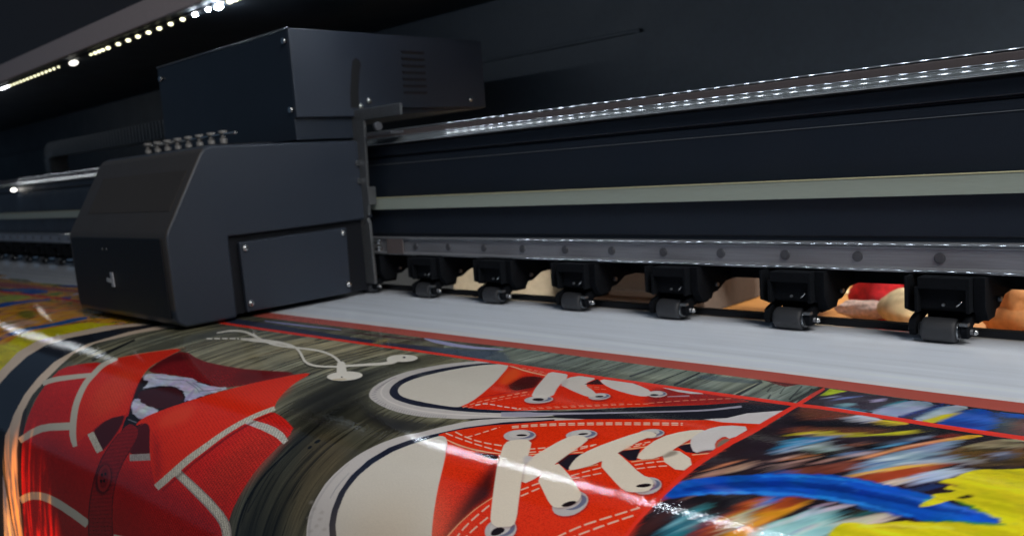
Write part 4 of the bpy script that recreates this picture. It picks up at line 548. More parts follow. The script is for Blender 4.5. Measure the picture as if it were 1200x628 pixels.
('flat',176,170,168,0,1,-722.8,574.8,-720,579,-719.2,583.8,-720.4,588.6,-723.2,593.2,-727.4,597,-732.6,599.6,-738.4,601,-744.2,600.8,-749.4,599.4,-753.4,596.4,-756,592.6,-756.8,587.8,-755.8,582.8,-753.2,578.2,-749,573.8,-744,570.8,-738.2,569.4,-732.4,569.6,-727,571.4),
('flat',60,70,110,0,0.8,-724.8,575,-723.2,577.6,-722.8,580.6,-723.6,583.8,-725.6,586.6,-728.4,589.2,-731.8,591,-735.6,592,-739.2,592,-742.4,591.2,-745,589.4,-746.4,587,-746.8,584,-746,581,-744.2,577.8,-741.4,575.2,-738.2,573,-734.4,572,-730.8,572,-727.4,573),
('flat',186,180,176,0,1,-730.6,576.2,-728.8,578.8,-728.4,581.8,-729.2,585,-731,588,-733.8,590.4,-737.4,592.4,-744.8,593.4,-748.2,592.4,-750.8,590.6,-752.4,588,-752.8,585,-752,581.8,-750.2,578.8,-747.4,576,-744.2,574,-740.4,573,-736.6,573,-733.2,574.2),
('flat',25,18,26,0,1,-733.8,581.4,-732.8,583,-733,586.4,-734,588.2,-735.8,589.6,-737.8,590.8,-740,591.2,-744,590.8,-745.6,589.6,-746.4,588.2,-746.2,584.6,-743.6,581.4,-739.4,579.6,-735.2,580.2),
('flat',200,192,184,0,1,-814.4,468,-798,467.6,-784.8,474,-775.2,486.8,-767.2,501,-761.2,516.6,-750,536.6,-734.2,560.8,-733,575.6,-746,582.2,-758.2,577.2,-770.6,559.6,-782.8,540.4,-817,478.8),
('flat',30,20,24,0,1,-731.8,582.4,-730.8,585.6,-732.6,588.8,-734.6,590,-736.8,590.8,-741.6,590.8,-745.4,588.8,-746.4,585.6,-745.8,583.8,-744.6,582.2,-742.6,581,-740.4,580.2,-735.6,580.2,-733.4,581),
('flat',120,30,25,1,0.7,-661.6,531,-658.4,536.2,-656.8,541.6,-656.8,547,-658.2,551.8,-661.2,555.4,-665.4,557.6,-670.4,558.4,-675.6,557.2,-680.6,554.6,-685,550.6,-688.4,545.4,-690.2,539.8,-690.4,534.4,-688.8,529.4,-685.8,525.6,-681.4,523.2,-676.4,522.6,-671,524,-665.8,526.8),
('flat',176,170,168,0,1,-666.4,528.6,-663.8,532.8,-662.8,537.6,-663,542.2,-664.6,546.2,-667.4,549.6,-671.2,551.8,-675.6,552.6,-680,551.8,-684.4,549.8,-688,546.6,-690.6,542.6,-691.8,537.8,-691.6,533.2,-690,528.8,-687.2,525.4,-683.2,523.2,-678.8,522.4,-674.2,523.2,-669.8,525.4),
('flat',60,70,110,0,0.8,-668,528.6,-666.6,531,-666,534,-666.2,536.8,-667.4,539.6,-669.2,541.8,-671.8,543.2,-674.6,543.8,-677.4,543.6,-680.2,542.4,-682.4,540.4,-683.8,537.8,-684.4,535,-684.2,532,-683,529.4,-681.2,527.2,-678.6,525.6,-675.8,525,-672.8,525.4,-670.2,526.6),
('flat',186,180,176,0,1,-672.4,529.2,-670.8,531.8,-670.2,534.8,-670.4,537.8,-671.6,540.4,-673.4,542.6,-675.8,544,-678.8,544.6,-681.6,544.4,-684.4,543,-686.6,541,-688.2,538.4,-689,535.4,-688.8,532.4,-687.6,529.8,-685.8,527.6,-683.2,526,-680.4,525.4,-677.4,525.8,-674.6,527.2),
('flat',25,18,26,0,1,-673,534.2,-672.4,535.4,-672.6,538,-674.6,540.6,-677.6,542.2,-679,542.2,-681.2,541.2,-682,538.6,-680.8,535.8,-679.6,534.6,-675.2,533),
('flat',196,188,180,0,1,-766,509.6,-772,494.6,-772.4,481.8,-767.2,471.8,-757.4,466.6,-742.8,466.2,-735.2,475,-734.2,492.4,-722.8,507.4,-702,519.6,-689.2,529.2,-684,536.6,-682.6,542,-684.8,545.8,-695.6,544.4,-715.4,537.6,-734.8,530,-753.6,521.4),
('flat',170,160,156,1,0.6,-766,509.6,-772,494.6,-771.6,489.6,-765.4,494.6,-758.2,505,-750.2,520,-750.6,524.8,-759,519.6),
('flat',54,20,22,0,1,-733.2,470.8,-707.6,490.2,-723.8,497.8,-731.8,501.8),
('flat',120,30,25,1,0.7,-604.2,490,-601.6,495,-600.4,500,-601,504.8,-602.8,508.8,-606,511.6,-610.2,513,-615,512.8,-620,511,-624.8,507.8,-628.6,503.6,-631.4,498.6,-632.8,493.2,-632.4,488.2,-630.4,484.2,-627.2,481.2,-622.8,479.8,-617.8,480.2,-612.6,482.2,-608,485.4),
('flat',176,170,168,0,1,-608.8,487.2,-606.8,491.2,-606.2,495.4,-606.8,499.6,-608.6,503,-611.6,505.4,-615.4,506.8,-619.8,506.8,-624,505.6,-628,503,-631.2,499.6,-633.4,495.6,-634.2,491.2,-633.6,487.2,-631.6,483.6,-628.6,481,-624.6,479.8,-620.2,479.8,-615.8,481.2,-612,483.8),
('flat',60,70,110,0,0.8,-610.8,486.2,-609.6,488.8,-609.2,491.4,-609.8,493.8,-611.2,496,-613.2,497.6,-615.6,498.6,-621.2,498,-623.6,496.6,-625.6,494.4,-626.8,492,-627.2,489.4,-626.6,486.8,-625.4,484.6,-623.2,483,-620.8,482,-618,482,-615.2,482.8,-612.8,484.2),
('flat',186,180,176,0,1,-614.6,486.8,-613.4,489.2,-613,492,-613.6,494.6,-614.8,496.8,-616.8,498.4,-622.2,499.4,-625,498.6,-629.4,495,-630.8,492.4,-631.2,489.8,-630.8,487,-629.4,484.8,-627.4,483.2,-624.8,482.2,-622,482.2,-619.2,483,-616.6,484.6),
('flat',25,18,26,0,1,-616,495.6,-615.4,496.8,-615.8,499.4,-618.2,501.6,-621.4,502.4,-622.8,502.2,-625.2,500.8,-625.8,498.2,-624.4,495.6,-623,494.6,-621.4,494,-618.2,494,-616.8,494.6),
('flat',196,188,182,0,1,-724,468.2,-709.2,463.2,-694,462.4,-678.6,465.6,-660.8,472.2,-641,481.6,-629.2,491.6,-624.6,502,-625.6,508.4,-632.4,511.2,-646.2,510.6,-667.4,506.4,-685.6,500.6,-701,493.2,-714.4,484.8,-725.6,475.4),
('flat',60,30,36,0,1,-677,465.6,-657,458,-663.6,463.2,-670.2,468.4),
('flat',184,180,180,0,1,-634.4,462.6,-608.2,463,-574.4,462,-569.8,465,-577,468.4,-584,471.8,-603.6,472,-629.2,465.6),
('flat',170,140,150,0,0.8,-601,498.2,-578.8,482.8,-582.2,477.6,-603.2,495),
('flat',232,150,120,0,0.75,-740.2,627.6,-734.6,624.2,-736.6,622.2,-742.2,625.6),
('flat',232,150,120,0,0.75,-731.4,622.4,-725.8,619,-727.8,617,-733.4,620.4),
('flat',232,150,120,0,0.75,-722.6,617,-717,613.8,-719,611.6,-724.6,615),
('flat',232,150,120,0,0.75,-713.8,611.8,-708.4,608.4,-710.2,606.4,-715.8,609.8),
('flat',232,150,120,0,0.75,-705.2,606.4,-699.8,603,-701.6,601,-707.2,604.4),
('flat',232,150,120,0,0.75,-696.6,601.2,-691.2,597.8,-693.2,595.6,-698.6,599),
('flat',232,150,120,0,0.75,-688.2,595.8,-682.8,592.4,-684.6,590.2,-690,593.6),
('flat',232,150,120,0,0.75,-679.8,590.4,-674.4,587,-676.4,584.6,-681.6,588.2),
('flat',232,150,120,0,0.75,-671.4,585,-666.2,581.4,-668.2,579,-673.4,582.6),
('flat',232,150,120,0,0.75,-663.2,579.4,-658.2,575.6,-660.2,573.2,-665.2,577),
('flat',232,150,120,0,0.75,-655.4,573.6,-650.4,569.6,-652.4,567.2,-657.4,571),
('flat',232,150,120,0,0.75,-647.6,567.6,-642.8,563.6,-644.8,561.2,-649.6,565),
('flat',232,150,120,0,0.75,-640,561.4,-635.2,557.6,-637.2,555,-642,559),
('flat',232,150,120,0,0.75,-632.4,555.4,-627.6,551.6,-629.4,549,-634.4,552.8),
('flat',232,150,120,0,0.75,-624.8,549.4,-619.8,545.8,-621.6,543.2,-626.6,546.8),
('flat',232,150,120,0,0.75,-616.8,543.8,-611.8,540.2,-613.8,537.6,-618.8,541.2),
('flat',232,150,120,0,0.75,-609,538.4,-603.8,534.8,-605.8,532.2,-610.8,535.6),
('flat',232,150,120,0,0.4,-737,620.6,-731.4,617.2,-733.2,615.4,-738.8,618.8),
('flat',232,150,120,0,0.4,-728,615.2,-722.4,611.8,-724,610,-729.8,613.4),
('flat',232,150,120,0,0.4,-719,609.8,-713.4,606.4,-715.2,604.6,-720.8,608),
('flat',232,150,120,0,0.4,-710,604.4,-704.6,601,-706.4,599,-711.8,602.4),
('flat',232,150,120,0,0.4,-701.2,598.8,-695.8,595.4,-697.6,593.6,-703,597),
('flat',232,150,120,0,0.4,-692.6,593.4,-687.2,589.8,-689,588,-694.4,591.4),
('flat',232,150,120,0,0.4,-684,587.8,-678.6,584.2,-680.4,582.2,-685.8,585.8),
('flat',232,150,120,0,0.4,-675.4,582.2,-670.2,578.6,-672,576.4,-677.2,580.2),
('flat',232,150,120,0,0.4,-667.2,576.4,-662.2,572.6,-664,570.4,-669,574.2),
('flat',232,150,120,0,0.4,-659.2,570.2,-654.2,566.6,-656,564.2,-661,568),
('flat',232,150,120,0,0.4,-651.2,564.2,-646.2,560.4,-648,558,-653,562),
('flat',232,150,120,0,0.4,-643.4,558,-638.4,554.2,-640.2,552,-645.2,555.8),
('flat',232,150,120,0,0.4,-635.4,551.8,-630.6,548,-632.4,545.8,-637.2,549.6),
('flat',232,150,120,0,0.6,-605,532.4,-600,527.2,-601.6,525,-606.8,530.2),
('flat',232,150,120,0,0.6,-597.8,525,-592.6,519.8,-594.2,517.6,-599.4,522.6),
('flat',232,150,120,0,0.6,-590.4,517.8,-585.2,512.8,-586.8,510.4,-592,515.4),
('flat',232,150,120,0,0.6,-582.8,510.6,-577.6,505.8,-579.2,503.4,-584.6,508.2),
('flat',232,150,120,0,0.6,-575.2,503.6,-569.8,498.8,-571.4,496.4,-576.8,501.2),
('flat',232,150,120,0,0.6,-567.6,496.8,-562.2,492.2,-563.8,489.6,-569.2,494.4),
('flat',232,150,120,0,0.6,-559.8,490.2,-554.4,485.6,-555.8,483,-561.4,487.6),
('flat',232,150,120,0,0.6,-552,483.6,-546.4,479.2,-548,476.8,-553.6,481.2),
('flat',232,150,120,0,0.6,-544,477.4,-538.4,473.2,-539.8,470.6,-545.6,474.8),
('flat',232,150,120,0,0.6,-535.8,471.2,-530.2,467,-531.8,464.6,-537.4,468.8),
('flat',232,150,120,0,0.6,-527.8,465.2,-527.4,465,-528.8,462.4,-529.2,462.8),
('flat',232,150,120,0,0.85,-811.4,651.4,-809.8,644.4,-812.4,642.4,-814,649.6),
('flat',232,150,120,0,0.85,-809,640.8,-807.2,633.8,-809.8,631.6,-811.6,638.8),
('flat',232,150,120,0,0.85,-806.2,630.2,-803.8,623.6,-806.4,621.4,-808.8,628.2),
('flat',232,150,120,0,0.85,-802.2,620.6,-799,614.6,-801.6,612.2,-805,618.4),
('flat',232,150,120,0,0.85,-797.2,611.6,-793.8,605.6,-796.6,603.4,-800,609.2),
('flat',232,150,120,0,0.85,-792.2,602.8,-788.6,596.8,-791.4,594.4,-794.8,600.4),
('flat',232,150,120,0,0.85,-786.8,593.8,-783.4,587.8,-786.2,585.2,-789.6,591.4),
('flat',232,150,120,0,0.85,-781.8,584.8,-778.6,578.6,-781.4,575.8,-784.6,582.2),
('flat',232,150,120,0,0.85,-777,575.2,-774.2,568.6,-777.2,565.8,-780,572.4),
('flat',232,150,120,0,0.6,-802.8,649.2,-800.4,642.8,-802.8,641,-805.2,647.6),
('flat',232,150,120,0,0.6,-799.2,639.6,-796.8,633,-799.2,631.2,-801.6,637.8),
('flat',232,150,120,0,0.6,-795.6,629.8,-792.8,623.4,-795.2,621.4,-797.8,628),
('flat',232,150,120,0,0.6,-791.4,620.2,-788.2,614.4,-790.4,612.2,-793.8,618.2),
('flat',232,150,120,0,0.6,-786.4,611.4,-782.8,605.8,-785.2,603.6,-788.8,609.4),
('flat',232,150,120,0,0.6,-781,603,-777.2,597.2,-779.6,595,-783.2,600.8),
('flat',232,150,120,0,0.6,-775.4,594.4,-771.6,588.8,-774,586.4,-777.6,592.2),
('flat',232,150,120,0,0.6,-769.8,585.8,-766.2,580,-768.6,577.6,-772.2,583.6),
('flat',232,150,120,0,0.6,-764.4,577,-764,575.8,-766.6,573.4,-767,574.4),
('flat',232,210,196,0,0.8,-801,638.4,-796.6,633.4,-799.8,630.8,-804,635.8),
('flat',232,210,196,0,0.8,-794.8,631.2,-792,629.4,-788.4,628.4,-791.2,625.6,-797.8,628.4),
('flat',232,210,196,0,0.8,-785,627.8,-776,627.6,-778.4,624.8,-787.6,625),
('flat',232,210,196,0,0.8,-772,627.6,-763.2,627.2,-765.8,624.4,-774.4,624.8),
('flat',232,210,196,0,0.8,-759.6,627,-751.4,626.2,-753.8,623.4,-762,624.2),
('flat',232,210,196,0,0.8,-748,625.6,-740.2,624.4,-742.6,621.6,-750.4,622.8),
('flat',232,210,196,0,0.8,-736.8,624,-733.6,623.6,-736,620.8,-739.2,621.2),
('flat',232,150,120,0,0.6,-871.4,476.2,-862.2,477,-864.8,474,-874,473.2),
('flat',232,150,120,0,0.6,-858.4,477.4,-849.4,478,-852,475,-861,474.2),
('flat',232,150,120,0,0.6,-845.8,478.4,-836.8,479,-839.4,476,-848.4,475.2),
('flat',232,150,120,0,0.6,-833.2,479.2,-824.4,480,-827,477,-835.8,476.2),
('flat',232,150,120,0,0.6,-821,480.2,-820,480.4,-822.4,477.4,-823.4,477.2),
('flat',232,150,120,0,0.5,-856.6,482.8,-847.4,483.6,-850,480.4,-859.2,479.8),
('flat',232,150,120,0,0.5,-843.8,483.8,-834.8,484.6,-837.4,481.6,-846.4,480.8),
('flat',232,150,120,0,0.5,-831.4,484.8,-822.6,485.6,-825,482.6,-833.8,481.8),
('flat',232,150,120,0,0.5,-819,485.8,-811.2,486.4,-813.6,483.6,-821.4,482.8),
('flat',232,150,120,0,0.5,-730.4,511,-723,509.4,-725,506.8,-732.6,508.4),
('flat',232,150,120,0,0.5,-720.4,508.8,-713,507.2,-715,504.6,-722.6,506.2),
('flat',232,150,120,0,0.5,-710.6,506.8,-703.2,505.2,-705.2,502.6,-712.6,504),
('flat',232,150,120,0,0.4,-723.6,519.2,-716.6,517,-718.8,514.4,-725.6,516.6),
('flat',232,150,120,0,0.4,-714.4,516.4,-707.4,514.2,-709.4,511.6,-716.4,513.6),
('flat',232,150,120,0,0.4,-705.2,513.4,-698.4,511.2,-700.4,508.6,-707.2,510.8),
('flat',232,150,120,0,0.4,-696,510.6,-689.2,508.4,-691.2,505.8,-698,507.8),
('flat',30,30,38,0,1,-785,679.4,-755.4,663.2,-724.8,649,-677.6,623.4,-696.4,618,-684.4,607.6,-651.4,586.4,-638.8,577.4,-597,543.8,-543.4,503.2,-504.2,466.6,-532.2,457.4,-475.8,454.4,-453,453,-448.6,530.4,-484.6,512,-496,535.2,-518.8,555.6,-530.2,562.2,-559.6,578.4,-578,587.6,-635.8,614.6,-674.8,626.6,-693.4,639,-719,655),
('canvas',86,44,36,3,0.5,-532.2,455.2,-467.6,455.8,-468.2,460.2,-475.4,464.2,-482.6,468.4,-497.8,473.2,-514,474.2,-528.4,470,-541,460.2),
('flat',150,146,160,0,1,-740.6,652,-718.8,643.6,-707.4,638.4,-697.2,630.8,-675,617,-632,593.2,-609.4,579.8,-556.4,544.2,-536.4,529.6,-524.2,518.4,-518,511.6,-502,492.2,-506.2,485.2,-527.6,513.2,-539.4,524.8,-572.2,548.6,-612.6,575.6,-642.8,592.8,-680.2,611.2,-698.2,619.6,-710,624.4,-715.4,625.4,-723.6,628.4,-751,641.6),
('flat',184,178,174,0,1,-837.6,955.8,-838.8,934.2,-842,917.4,-847.8,902.2,-851.4,896.2,-856.8,883.2,-858.2,875.6,-860.4,843.4,-859.2,828.4,-856.2,811.2,-852.2,795.2,-847.2,780.6,-841.4,766.8,-834,754.4,-828.4,745.4,-818.8,735.8,-812.8,731.4,-805.2,722.6,-790.6,702.6,-773.4,682.2,-759.8,670.6,-744.2,661.4,-728,652.8,-681.2,631,-643,617,-632.4,614,-631.6,615,-639.6,621,-678.4,645.8,-724,676,-743.6,689.6,-760.4,702.4,-770.6,711.8,-777.6,725.8,-782.2,733.6,-798.4,757.2,-804.4,767.6,-809.2,779.2,-816,803.6,-818,815,-818.8,826.6,-818.2,838,-816,849.6,-809.2,870.2,-805.6,877.4,-801.4,883.8,-774.4,912.8,-766,923,-758.6,933.4),
('flat',28,32,48,0,1,-767.4,936,-775.4,925.6,-784.4,915.4,-805.6,894.8,-814.6,883.6,-821.4,868.8,-825,855,-827.6,847.8,-828,839.8,-830.4,823.2,-828,805.2,-827.8,795.8,-823.4,782.2,-820.2,768,-806.2,745.4,-794.4,732.8,-761,694.6,-736.4,674.6,-724.6,664.2,-696.8,648.2,-671,631,-667.4,635.2,-689.6,656.2,-716.2,672.8,-740.4,692.8,-759.8,710,-770.6,725.8,-777.4,728,-795.6,751.8,-807.6,772.8,-809.6,781.4,-815.4,797.6,-816.2,805.6,-819.4,820.6,-818.6,828.4,-818.2,843.6,-812.8,859.2,-811.2,866.6,-804,881,-794.2,892,-772.8,912.4,-763.8,922.4,-755.6,932.6),
('flat',150,146,146,0,0.5,-839,903.4,-845.2,893,-848.2,886,-851.4,874.4,-852.2,866.2,-853,838.6,-850.2,809,-852,808.4,-856,831.6,-856.6,838,-856.2,874.6,-854.4,882.8,-848.2,897,-843.6,904.4),
('flat',120,122,130,0,0.7,-835.4,857,-836.8,843,-837,820.2,-838,820,-838.6,842.6,-836.6,857),
('flat',140,132,124,1,0.5,-861,866.4,-860.2,868,-861.4,869.6,-864.4,871,-866.4,870.8,-867.2,869.2,-866,867.6,-864,866.4),
('flat',140,132,124,1,0.5,-850.2,872.2,-849.4,873.2,-850.8,875.4,-852.8,876.6,-855.8,876.8,-856.6,875.8,-855.2,873.6,-853.2,872.4),
('flat',140,132,124,1,0.5,-831.4,880,-830.6,881,-832,883.2,-835.2,884.6,-837,884.4,-837.6,884.2,-837.6,882.8,-836.2,881.4,-834.2,880.2),
('flat',140,132,124,1,0.5,-832,888.2,-831.4,889.2,-833,891.4,-836.2,892.8,-838,892.8,-838.4,891,-837,889.6,-835,888.4),
('flat',140,132,124,1,0.5,-834.2,872.6,-833.4,874.2,-834.6,875.6,-836.6,876.8,-839.6,877,-840.2,875.4,-839,873.8,-836,872.4),
('flat',140,132,124,1,0.5,-816.4,888.4,-815.8,889.2,-816,890,-817.2,891.4,-819.4,892.6,-822.2,892.8,-822.8,891.8,-821.2,889.6,-818.2,888.2),
('flat',140,132,124,1,0.5,-852,883,-851.4,884.8,-852.8,886.2,-855,887.4,-858,887.6,-858.6,886.6,-857.2,884.4,-855,883.2),
('flat',140,132,124,1,0.5,-838.8,896,-838.2,896.8,-840,899,-842.2,900.2,-845,900.4,-845.6,899.4,-844,897.2,-840.6,895.8),
('flat',140,132,124,1,0.5,-822.4,899.6,-821.8,900.6,-823.4,902.6,-826.8,904.2,-828.6,904,-828.8,902.4,-827.4,901,-825.2,899.8),
('canvas',230,46,16,0,1,-779.2,722.2,-776.2,716.4,-763.8,703.4,-737.4,680.4,-699.4,656.4,-668.2,634.2,-635.8,614.6,-595.8,595.4,-564,578.8,-534.2,566.4,-512.2,553.6,-455.6,536.2,-451,542.2,-451.6,579,-454.4,610.2,-454.8,638.8,-456.6,673,-454.4,718,-453.4,743.4,-453.6,767,-451,796.6,-451.4,820.2,-452.8,836.4,-485.2,849.8,-526.2,865.6,-621.8,900,-639.6,881.2,-655,866.6,-660.6,854,-667.8,840.8,-677.2,827.8,-693.8,806.8,-715,781.6,-753.6,737),
('canvas',176,34,18,8,0.35,-674.8,788,-649.4,793.8,-627.2,817.8,-622,831,-618,843.4,-615,855.4,-621.4,870.6,-640,867,-644.4,860.6,-655,847.4,-665.2,824.6,-674,808.2),
('flat',38,16,18,4,0.97,-663.8,739.2,-659.2,753.2,-651.8,782.2,-644.4,818.8,-640,837.2,-639.2,845.2,-636.8,852.6,-633,859.2,-631,857.6,-630.4,838.8,-629.6,830.6,-628,822,-625.6,813.2,-622.4,805,-618.2,797.6,-620.4,787.8,-629.6,775,-641.8,759.8,-657.8,741.6),
('flat',110,24,16,7,0.6,-664.4,764.2,-661.8,779.4,-653.8,809,-649.6,821.6,-641.4,842.8,-639,852.2,-636.4,856.4,-633.2,855.4,-631.8,848.2,-632.2,841.2,-636,817.4,-645.8,778.6,-649.8,760.6,-655.6,752.4,-662.6,754.8),
('flat',34,16,20,1.5,1,-702.6,736.4,-671.4,730.6,-664.2,732.4,-661,738,-664.6,741,-675.4,741.2,-700.8,738.4),
('canvas',228,44,16,0,1,-636.2,852.4,-626,818.4,-624.4,811.6,-616.2,793.8,-603.4,808.8,-582.6,834.6,-574,845.8,-597.4,862,-623.6,878,-629.2,865.6),
('flat',222,150,110,0,1,-635,852.8,-631.4,835.2,-626.6,818.4,-623.4,808.8,-616.4,793,-618,792.2,-626.6,812.8,-633,834.6,-637.4,852.2),
('flat',222,170,130,0,1,-760,728,-746,731,-733.2,732.8,-707.8,733.8,-700.4,733.6,-685.4,732,-667,728.6,-668.4,727,-687.2,729.8,-709.8,731.4,-724,731,-739.2,729.8,-761.2,726.4),
('flat',222,170,130,0,1,-639.4,719.4,-607.2,704.2,-586,692.6,-579.8,689,-581.4,687.2,-608.8,702.4,-641,717.6),
('flat',198,191,179,0,1,-763.8,922.4,-772.8,912.4,-796.6,889.2,-801.4,883.8,-805.6,877.4,-809.2,870.2,-816,849.6,-818.2,838,-818.8,826.6,-818,815,-816,803.6,-809.2,779.2,-804.4,767.6,-792,747,-776.2,724.8,-771.2,722.6,-765.4,723.6,-758.8,727.2,-751.6,732.8,-729.8,756.2,-716.6,772.2,-702.8,790.2,-657.6,852.8,-642.2,873,-633.4,886.4,-656.6,904.6,-720.2,922.6),
('flat',190,168,138,26,0.5,-782.6,868.6,-759.4,847.6,-732.4,833.8,-699.4,828,-665.4,845,-650.8,863.2,-639.4,880.4,-649,892.8,-659.6,905.4,-725,924,-767.6,920.4,-780,899.8,-785,893,-783,876.8),
('flat',30,26,36,0,1,-594.4,717,-594.8,700.6,-574,687.4,-573,697.6,-570.8,726.6),
('flat',30,26,36,0,1,-548.4,671.8,-528.2,655.8,-522.2,668.4,-516.4,680.2,-524,683.6),
('flat',30,26,36,0,1,-497.4,635.2,-488.6,620.6,-465.8,640.4,-480.8,643),
('flat',222,170,130,0,1,-548,670.8,-535.6,660.4,-523.6,648.6,-516.2,639.6,-517.8,637.4,-528.8,650.4,-537.2,658.4,-549.6,668.8),
('flat',222,170,130,0,1,-569,727,-547.6,704.4,-549,702.8,-570.6,725.4),
('flat',222,170,130,0,1,-518.8,685.8,-497,667.6,-498.4,665.8,-520.4,684),
('flat',222,170,130,0,1,-498.4,633.6,-485.8,619.8,-487.4,617.6,-500,631.4),
('flat',222,170,130,0,1,-471.2,646.6,-456.2,634.8,-457.4,632.6,-472.6,644.6),
('flat',120,30,25,1,0.7,-592.6,645.2,-590,649.6,-589.2,654.6,-590.4,659.6,-593.2,664.2,-597.6,668,-603,670.6,-608.8,671.6,-614.8,671.2,-620,669.4,-624.2,666,-626.8,661.8,-627.6,656.6,-626.6,651.4,-623.8,646.6,-619.4,642.6,-614,639.8,-608,638.8,-602,639.4,-596.6,641.6),
('flat',176,170,168,0,1,-596.2,643.8,-594,647.8,-593.6,652.2,-594.8,656.8,-597.6,661,-601.6,664.6,-606.6,667,-612.2,668.2,-617.6,668,-622.2,666.4,-626,663.6,-628.2,659.8,-628.6,655.4,-627.6,650.8,-624.8,646.2,-620.6,642.6,-615.6,640,-610,638.8,-604.6,639,-599.8,640.8),
('flat',60,70,110,0,0.8,-598,644,-596.8,646.4,-596.6,649.2,-597.6,652.2,-599.4,654.8,-602.2,657.2,-605.4,658.8,-609,659.8,-612.4,659.8,-615.4,658.8,-617.6,657.2,-618.8,654.8,-619.2,652,-618.2,649,-616.4,646.2,-613.6,643.8,-606.8,641.2,-603.2,641.2,-600.2,642.2),
('flat',186,180,176,0,1,-603.4,645,-602.2,647.4,-601.8,650.2,-602.8,653.2,-604.6,656,-607.4,658.2,-610.8,660,-614.2,660.8,-617.8,660.8,-620.8,659.8,-623.2,658,-624.4,655.6,-624.8,652.8,-624,649.8,-622,647,-619.2,644.6,-616,642.8,-612.4,642,-608.8,642,-605.8,643),
('flat',25,18,26,0,1,-605.8,648,-605.6,649.8,-608.8,653.2,-613.4,655,-615.4,654.4,-615.6,652.6,-613.8,650.2,-612.4,649.2,-609.2,647.6,-606.6,647.4),
('flat',110,24,20,1.5,0.55,-603.4,762.6,-613.4,752.8,-620,744.2,-623.2,737.2,-624.6,728.2,-624.4,717,-621,679.6,-618.6,665.8,-615.2,660.6,-609.4,658.2,-601.2,658.2,-595.4,660.4,-592.2,664.4,-590.4,677.6,-589.6,741,-592,754.8,-596.2,763.2),
('flat',210,198,180,0,1,-605.6,761.6,-615.8,751.6,-622.6,743,-625.8,736,-627.4,726.8,-627.2,715.6,-626,699.6,-623.8,678,-621.4,664.2,-618.2,659,-612.2,656.4,-604,656.6,-598.2,658.6,-595,662.6,-593,676.2,-593,698,-592,739.8,-594.4,753.8,-598.6,762.2),
('flat',120,30,25,1,0.7,-526.6,610.6,-524.4,615,-523.6,619.8,-524.4,624.4,-526.4,628.8,-529.8,632,-534,634.2,-538.8,635,-543.6,634.2,-547.8,632.2,-551.4,628.8,-553.6,624.4,-554.6,619.6,-554,614.8,-551.8,610.4,-548.4,606.8,-544,604.6,-539.2,603.8,-534.4,604.6,-530,607),
('flat',176,170,168,0,1,-530,609.2,-528,613,-527.6,617.2,-528.4,621.4,-530.4,625.2,-533.6,628.2,-537.6,630.2,-541.8,631.2,-546.2,630.8,-550,629,-553,626.2,-555,622.4,-555.6,618.2,-554.8,614,-552.6,610,-549.4,606.8,-545.4,604.6,-541.2,603.8,-536.8,604.4,-533,606.2),
('flat',60,70,110,0,0.8,-531.4,609.2,-530.4,611.4,-530.2,614,-530.8,616.8,-532.2,619.2,-534.4,621.2,-537,622.6,-542.4,623.2,-544.8,622.2,-546.6,620.4,-547.8,618.2,-548,615.6,-547.4,612.8,-546,610.4,-543.8,608.2,-541.2,606.8,-538.4,606.2,-535.8,606.4,-533.4,607.4),
('flat',186,180,176,0,1,-535.8,609.8,-534.6,612.2,-534.4,614.8,-535,617.6,-536.4,620,-538.4,622,-541,623.4,-543.8,624,-546.6,623.8,-549,622.8,-551,621,-552.2,618.8,-552,613.2,-548.4,608.6,-545.8,607.2,-543,606.6,-540.2,606.8,-537.6,608),
('flat',25,18,26,0,1,-537,614.4,-537,616.2,-538.6,618.6,-542.8,621.2,-544.2,621.6,-545.8,621,-546.2,620.2,-544.2,616.8,-540,614.2,-538.6,613.8),
('flat',110,24,20,1.5,0.55,-571,722.4,-574.6,712.8,-576.6,703.8,-577.2,695.6,-575.2,684,-570.6,668.4,-564.8,651.2,-557.4,632.4,-552,620.6,-548,616.4,-542.4,615,-535.6,616.8,-531.2,620.2,-529.4,625.2,-531,628.8,-535.6,631,-538.4,641.2,-541,667.6,-544.2,686.2,-546.2,695.6,-551.6,709.4,-558.2,718.6,-563.4,724.2,-567.4,726.2),
('flat',210,198,180,0,1,-573.4,721.2,-577,711.4,-579.2,702.4,-579.8,694.2,-577.8,682.4,-573.4,666.8,-560.2,630.6,-554.8,618.6,-550.6,614.4,-545.2,613.2,-538.2,614.8,-534,618.2,-532.2,623.2,-533.6,627,-538.2,629.2,-541,639.4,-542.4,656.6,-544.8,675,-548.6,694.2,-554,708,-560.6,717.4,-565.8,722.8,-569.8,724.8),
('flat',120,30,25,1,0.7,-517.4,757.6,-513.2,762.6,-510.4,768.4,-509.8,774.6,-510.8,780.4,-513.8,785.6,-518.2,789.4,-523.6,791.6,-529.6,792.2,-535.4,791,-540.6,788,-544.6,783.6,-547.4,778,-548.2,771.6,-547.4,765.4,-544.8,759.8,-540.4,755.4,-535,753,-529,752.4,-522.8,754.2),
('flat',176,170,168,0,1,-519.8,757.4,-515.8,762,-513.4,767.6,-512.6,773.4,-513.8,779,-516.4,783.8,-520.6,787.4,-525.8,789.6,-531.4,790.2,-536.8,789.2,-541.8,786.4,-545.6,782.2,-548,776.8,-549,771,-548,765,-545.4,759.8,-541.4,755.6,-536.4,753.2,-530.6,752.6,-525,754.2),
('flat',60,70,110,0,0.8,-520.2,759,-517.8,761.8,-516.4,765.2,-516.2,769,-517,772.6,-518.8,776,-521.4,778.4,-524.6,780,-528.2,780.6,-531.6,780,-534.6,778.2,-536.8,775.6,-538.2,772.2,-538.6,768.4,-538,764.6,-536.2,761.2,-533.6,758.6,-530.4,756.8,-526.8,756.4,-523.4,757),
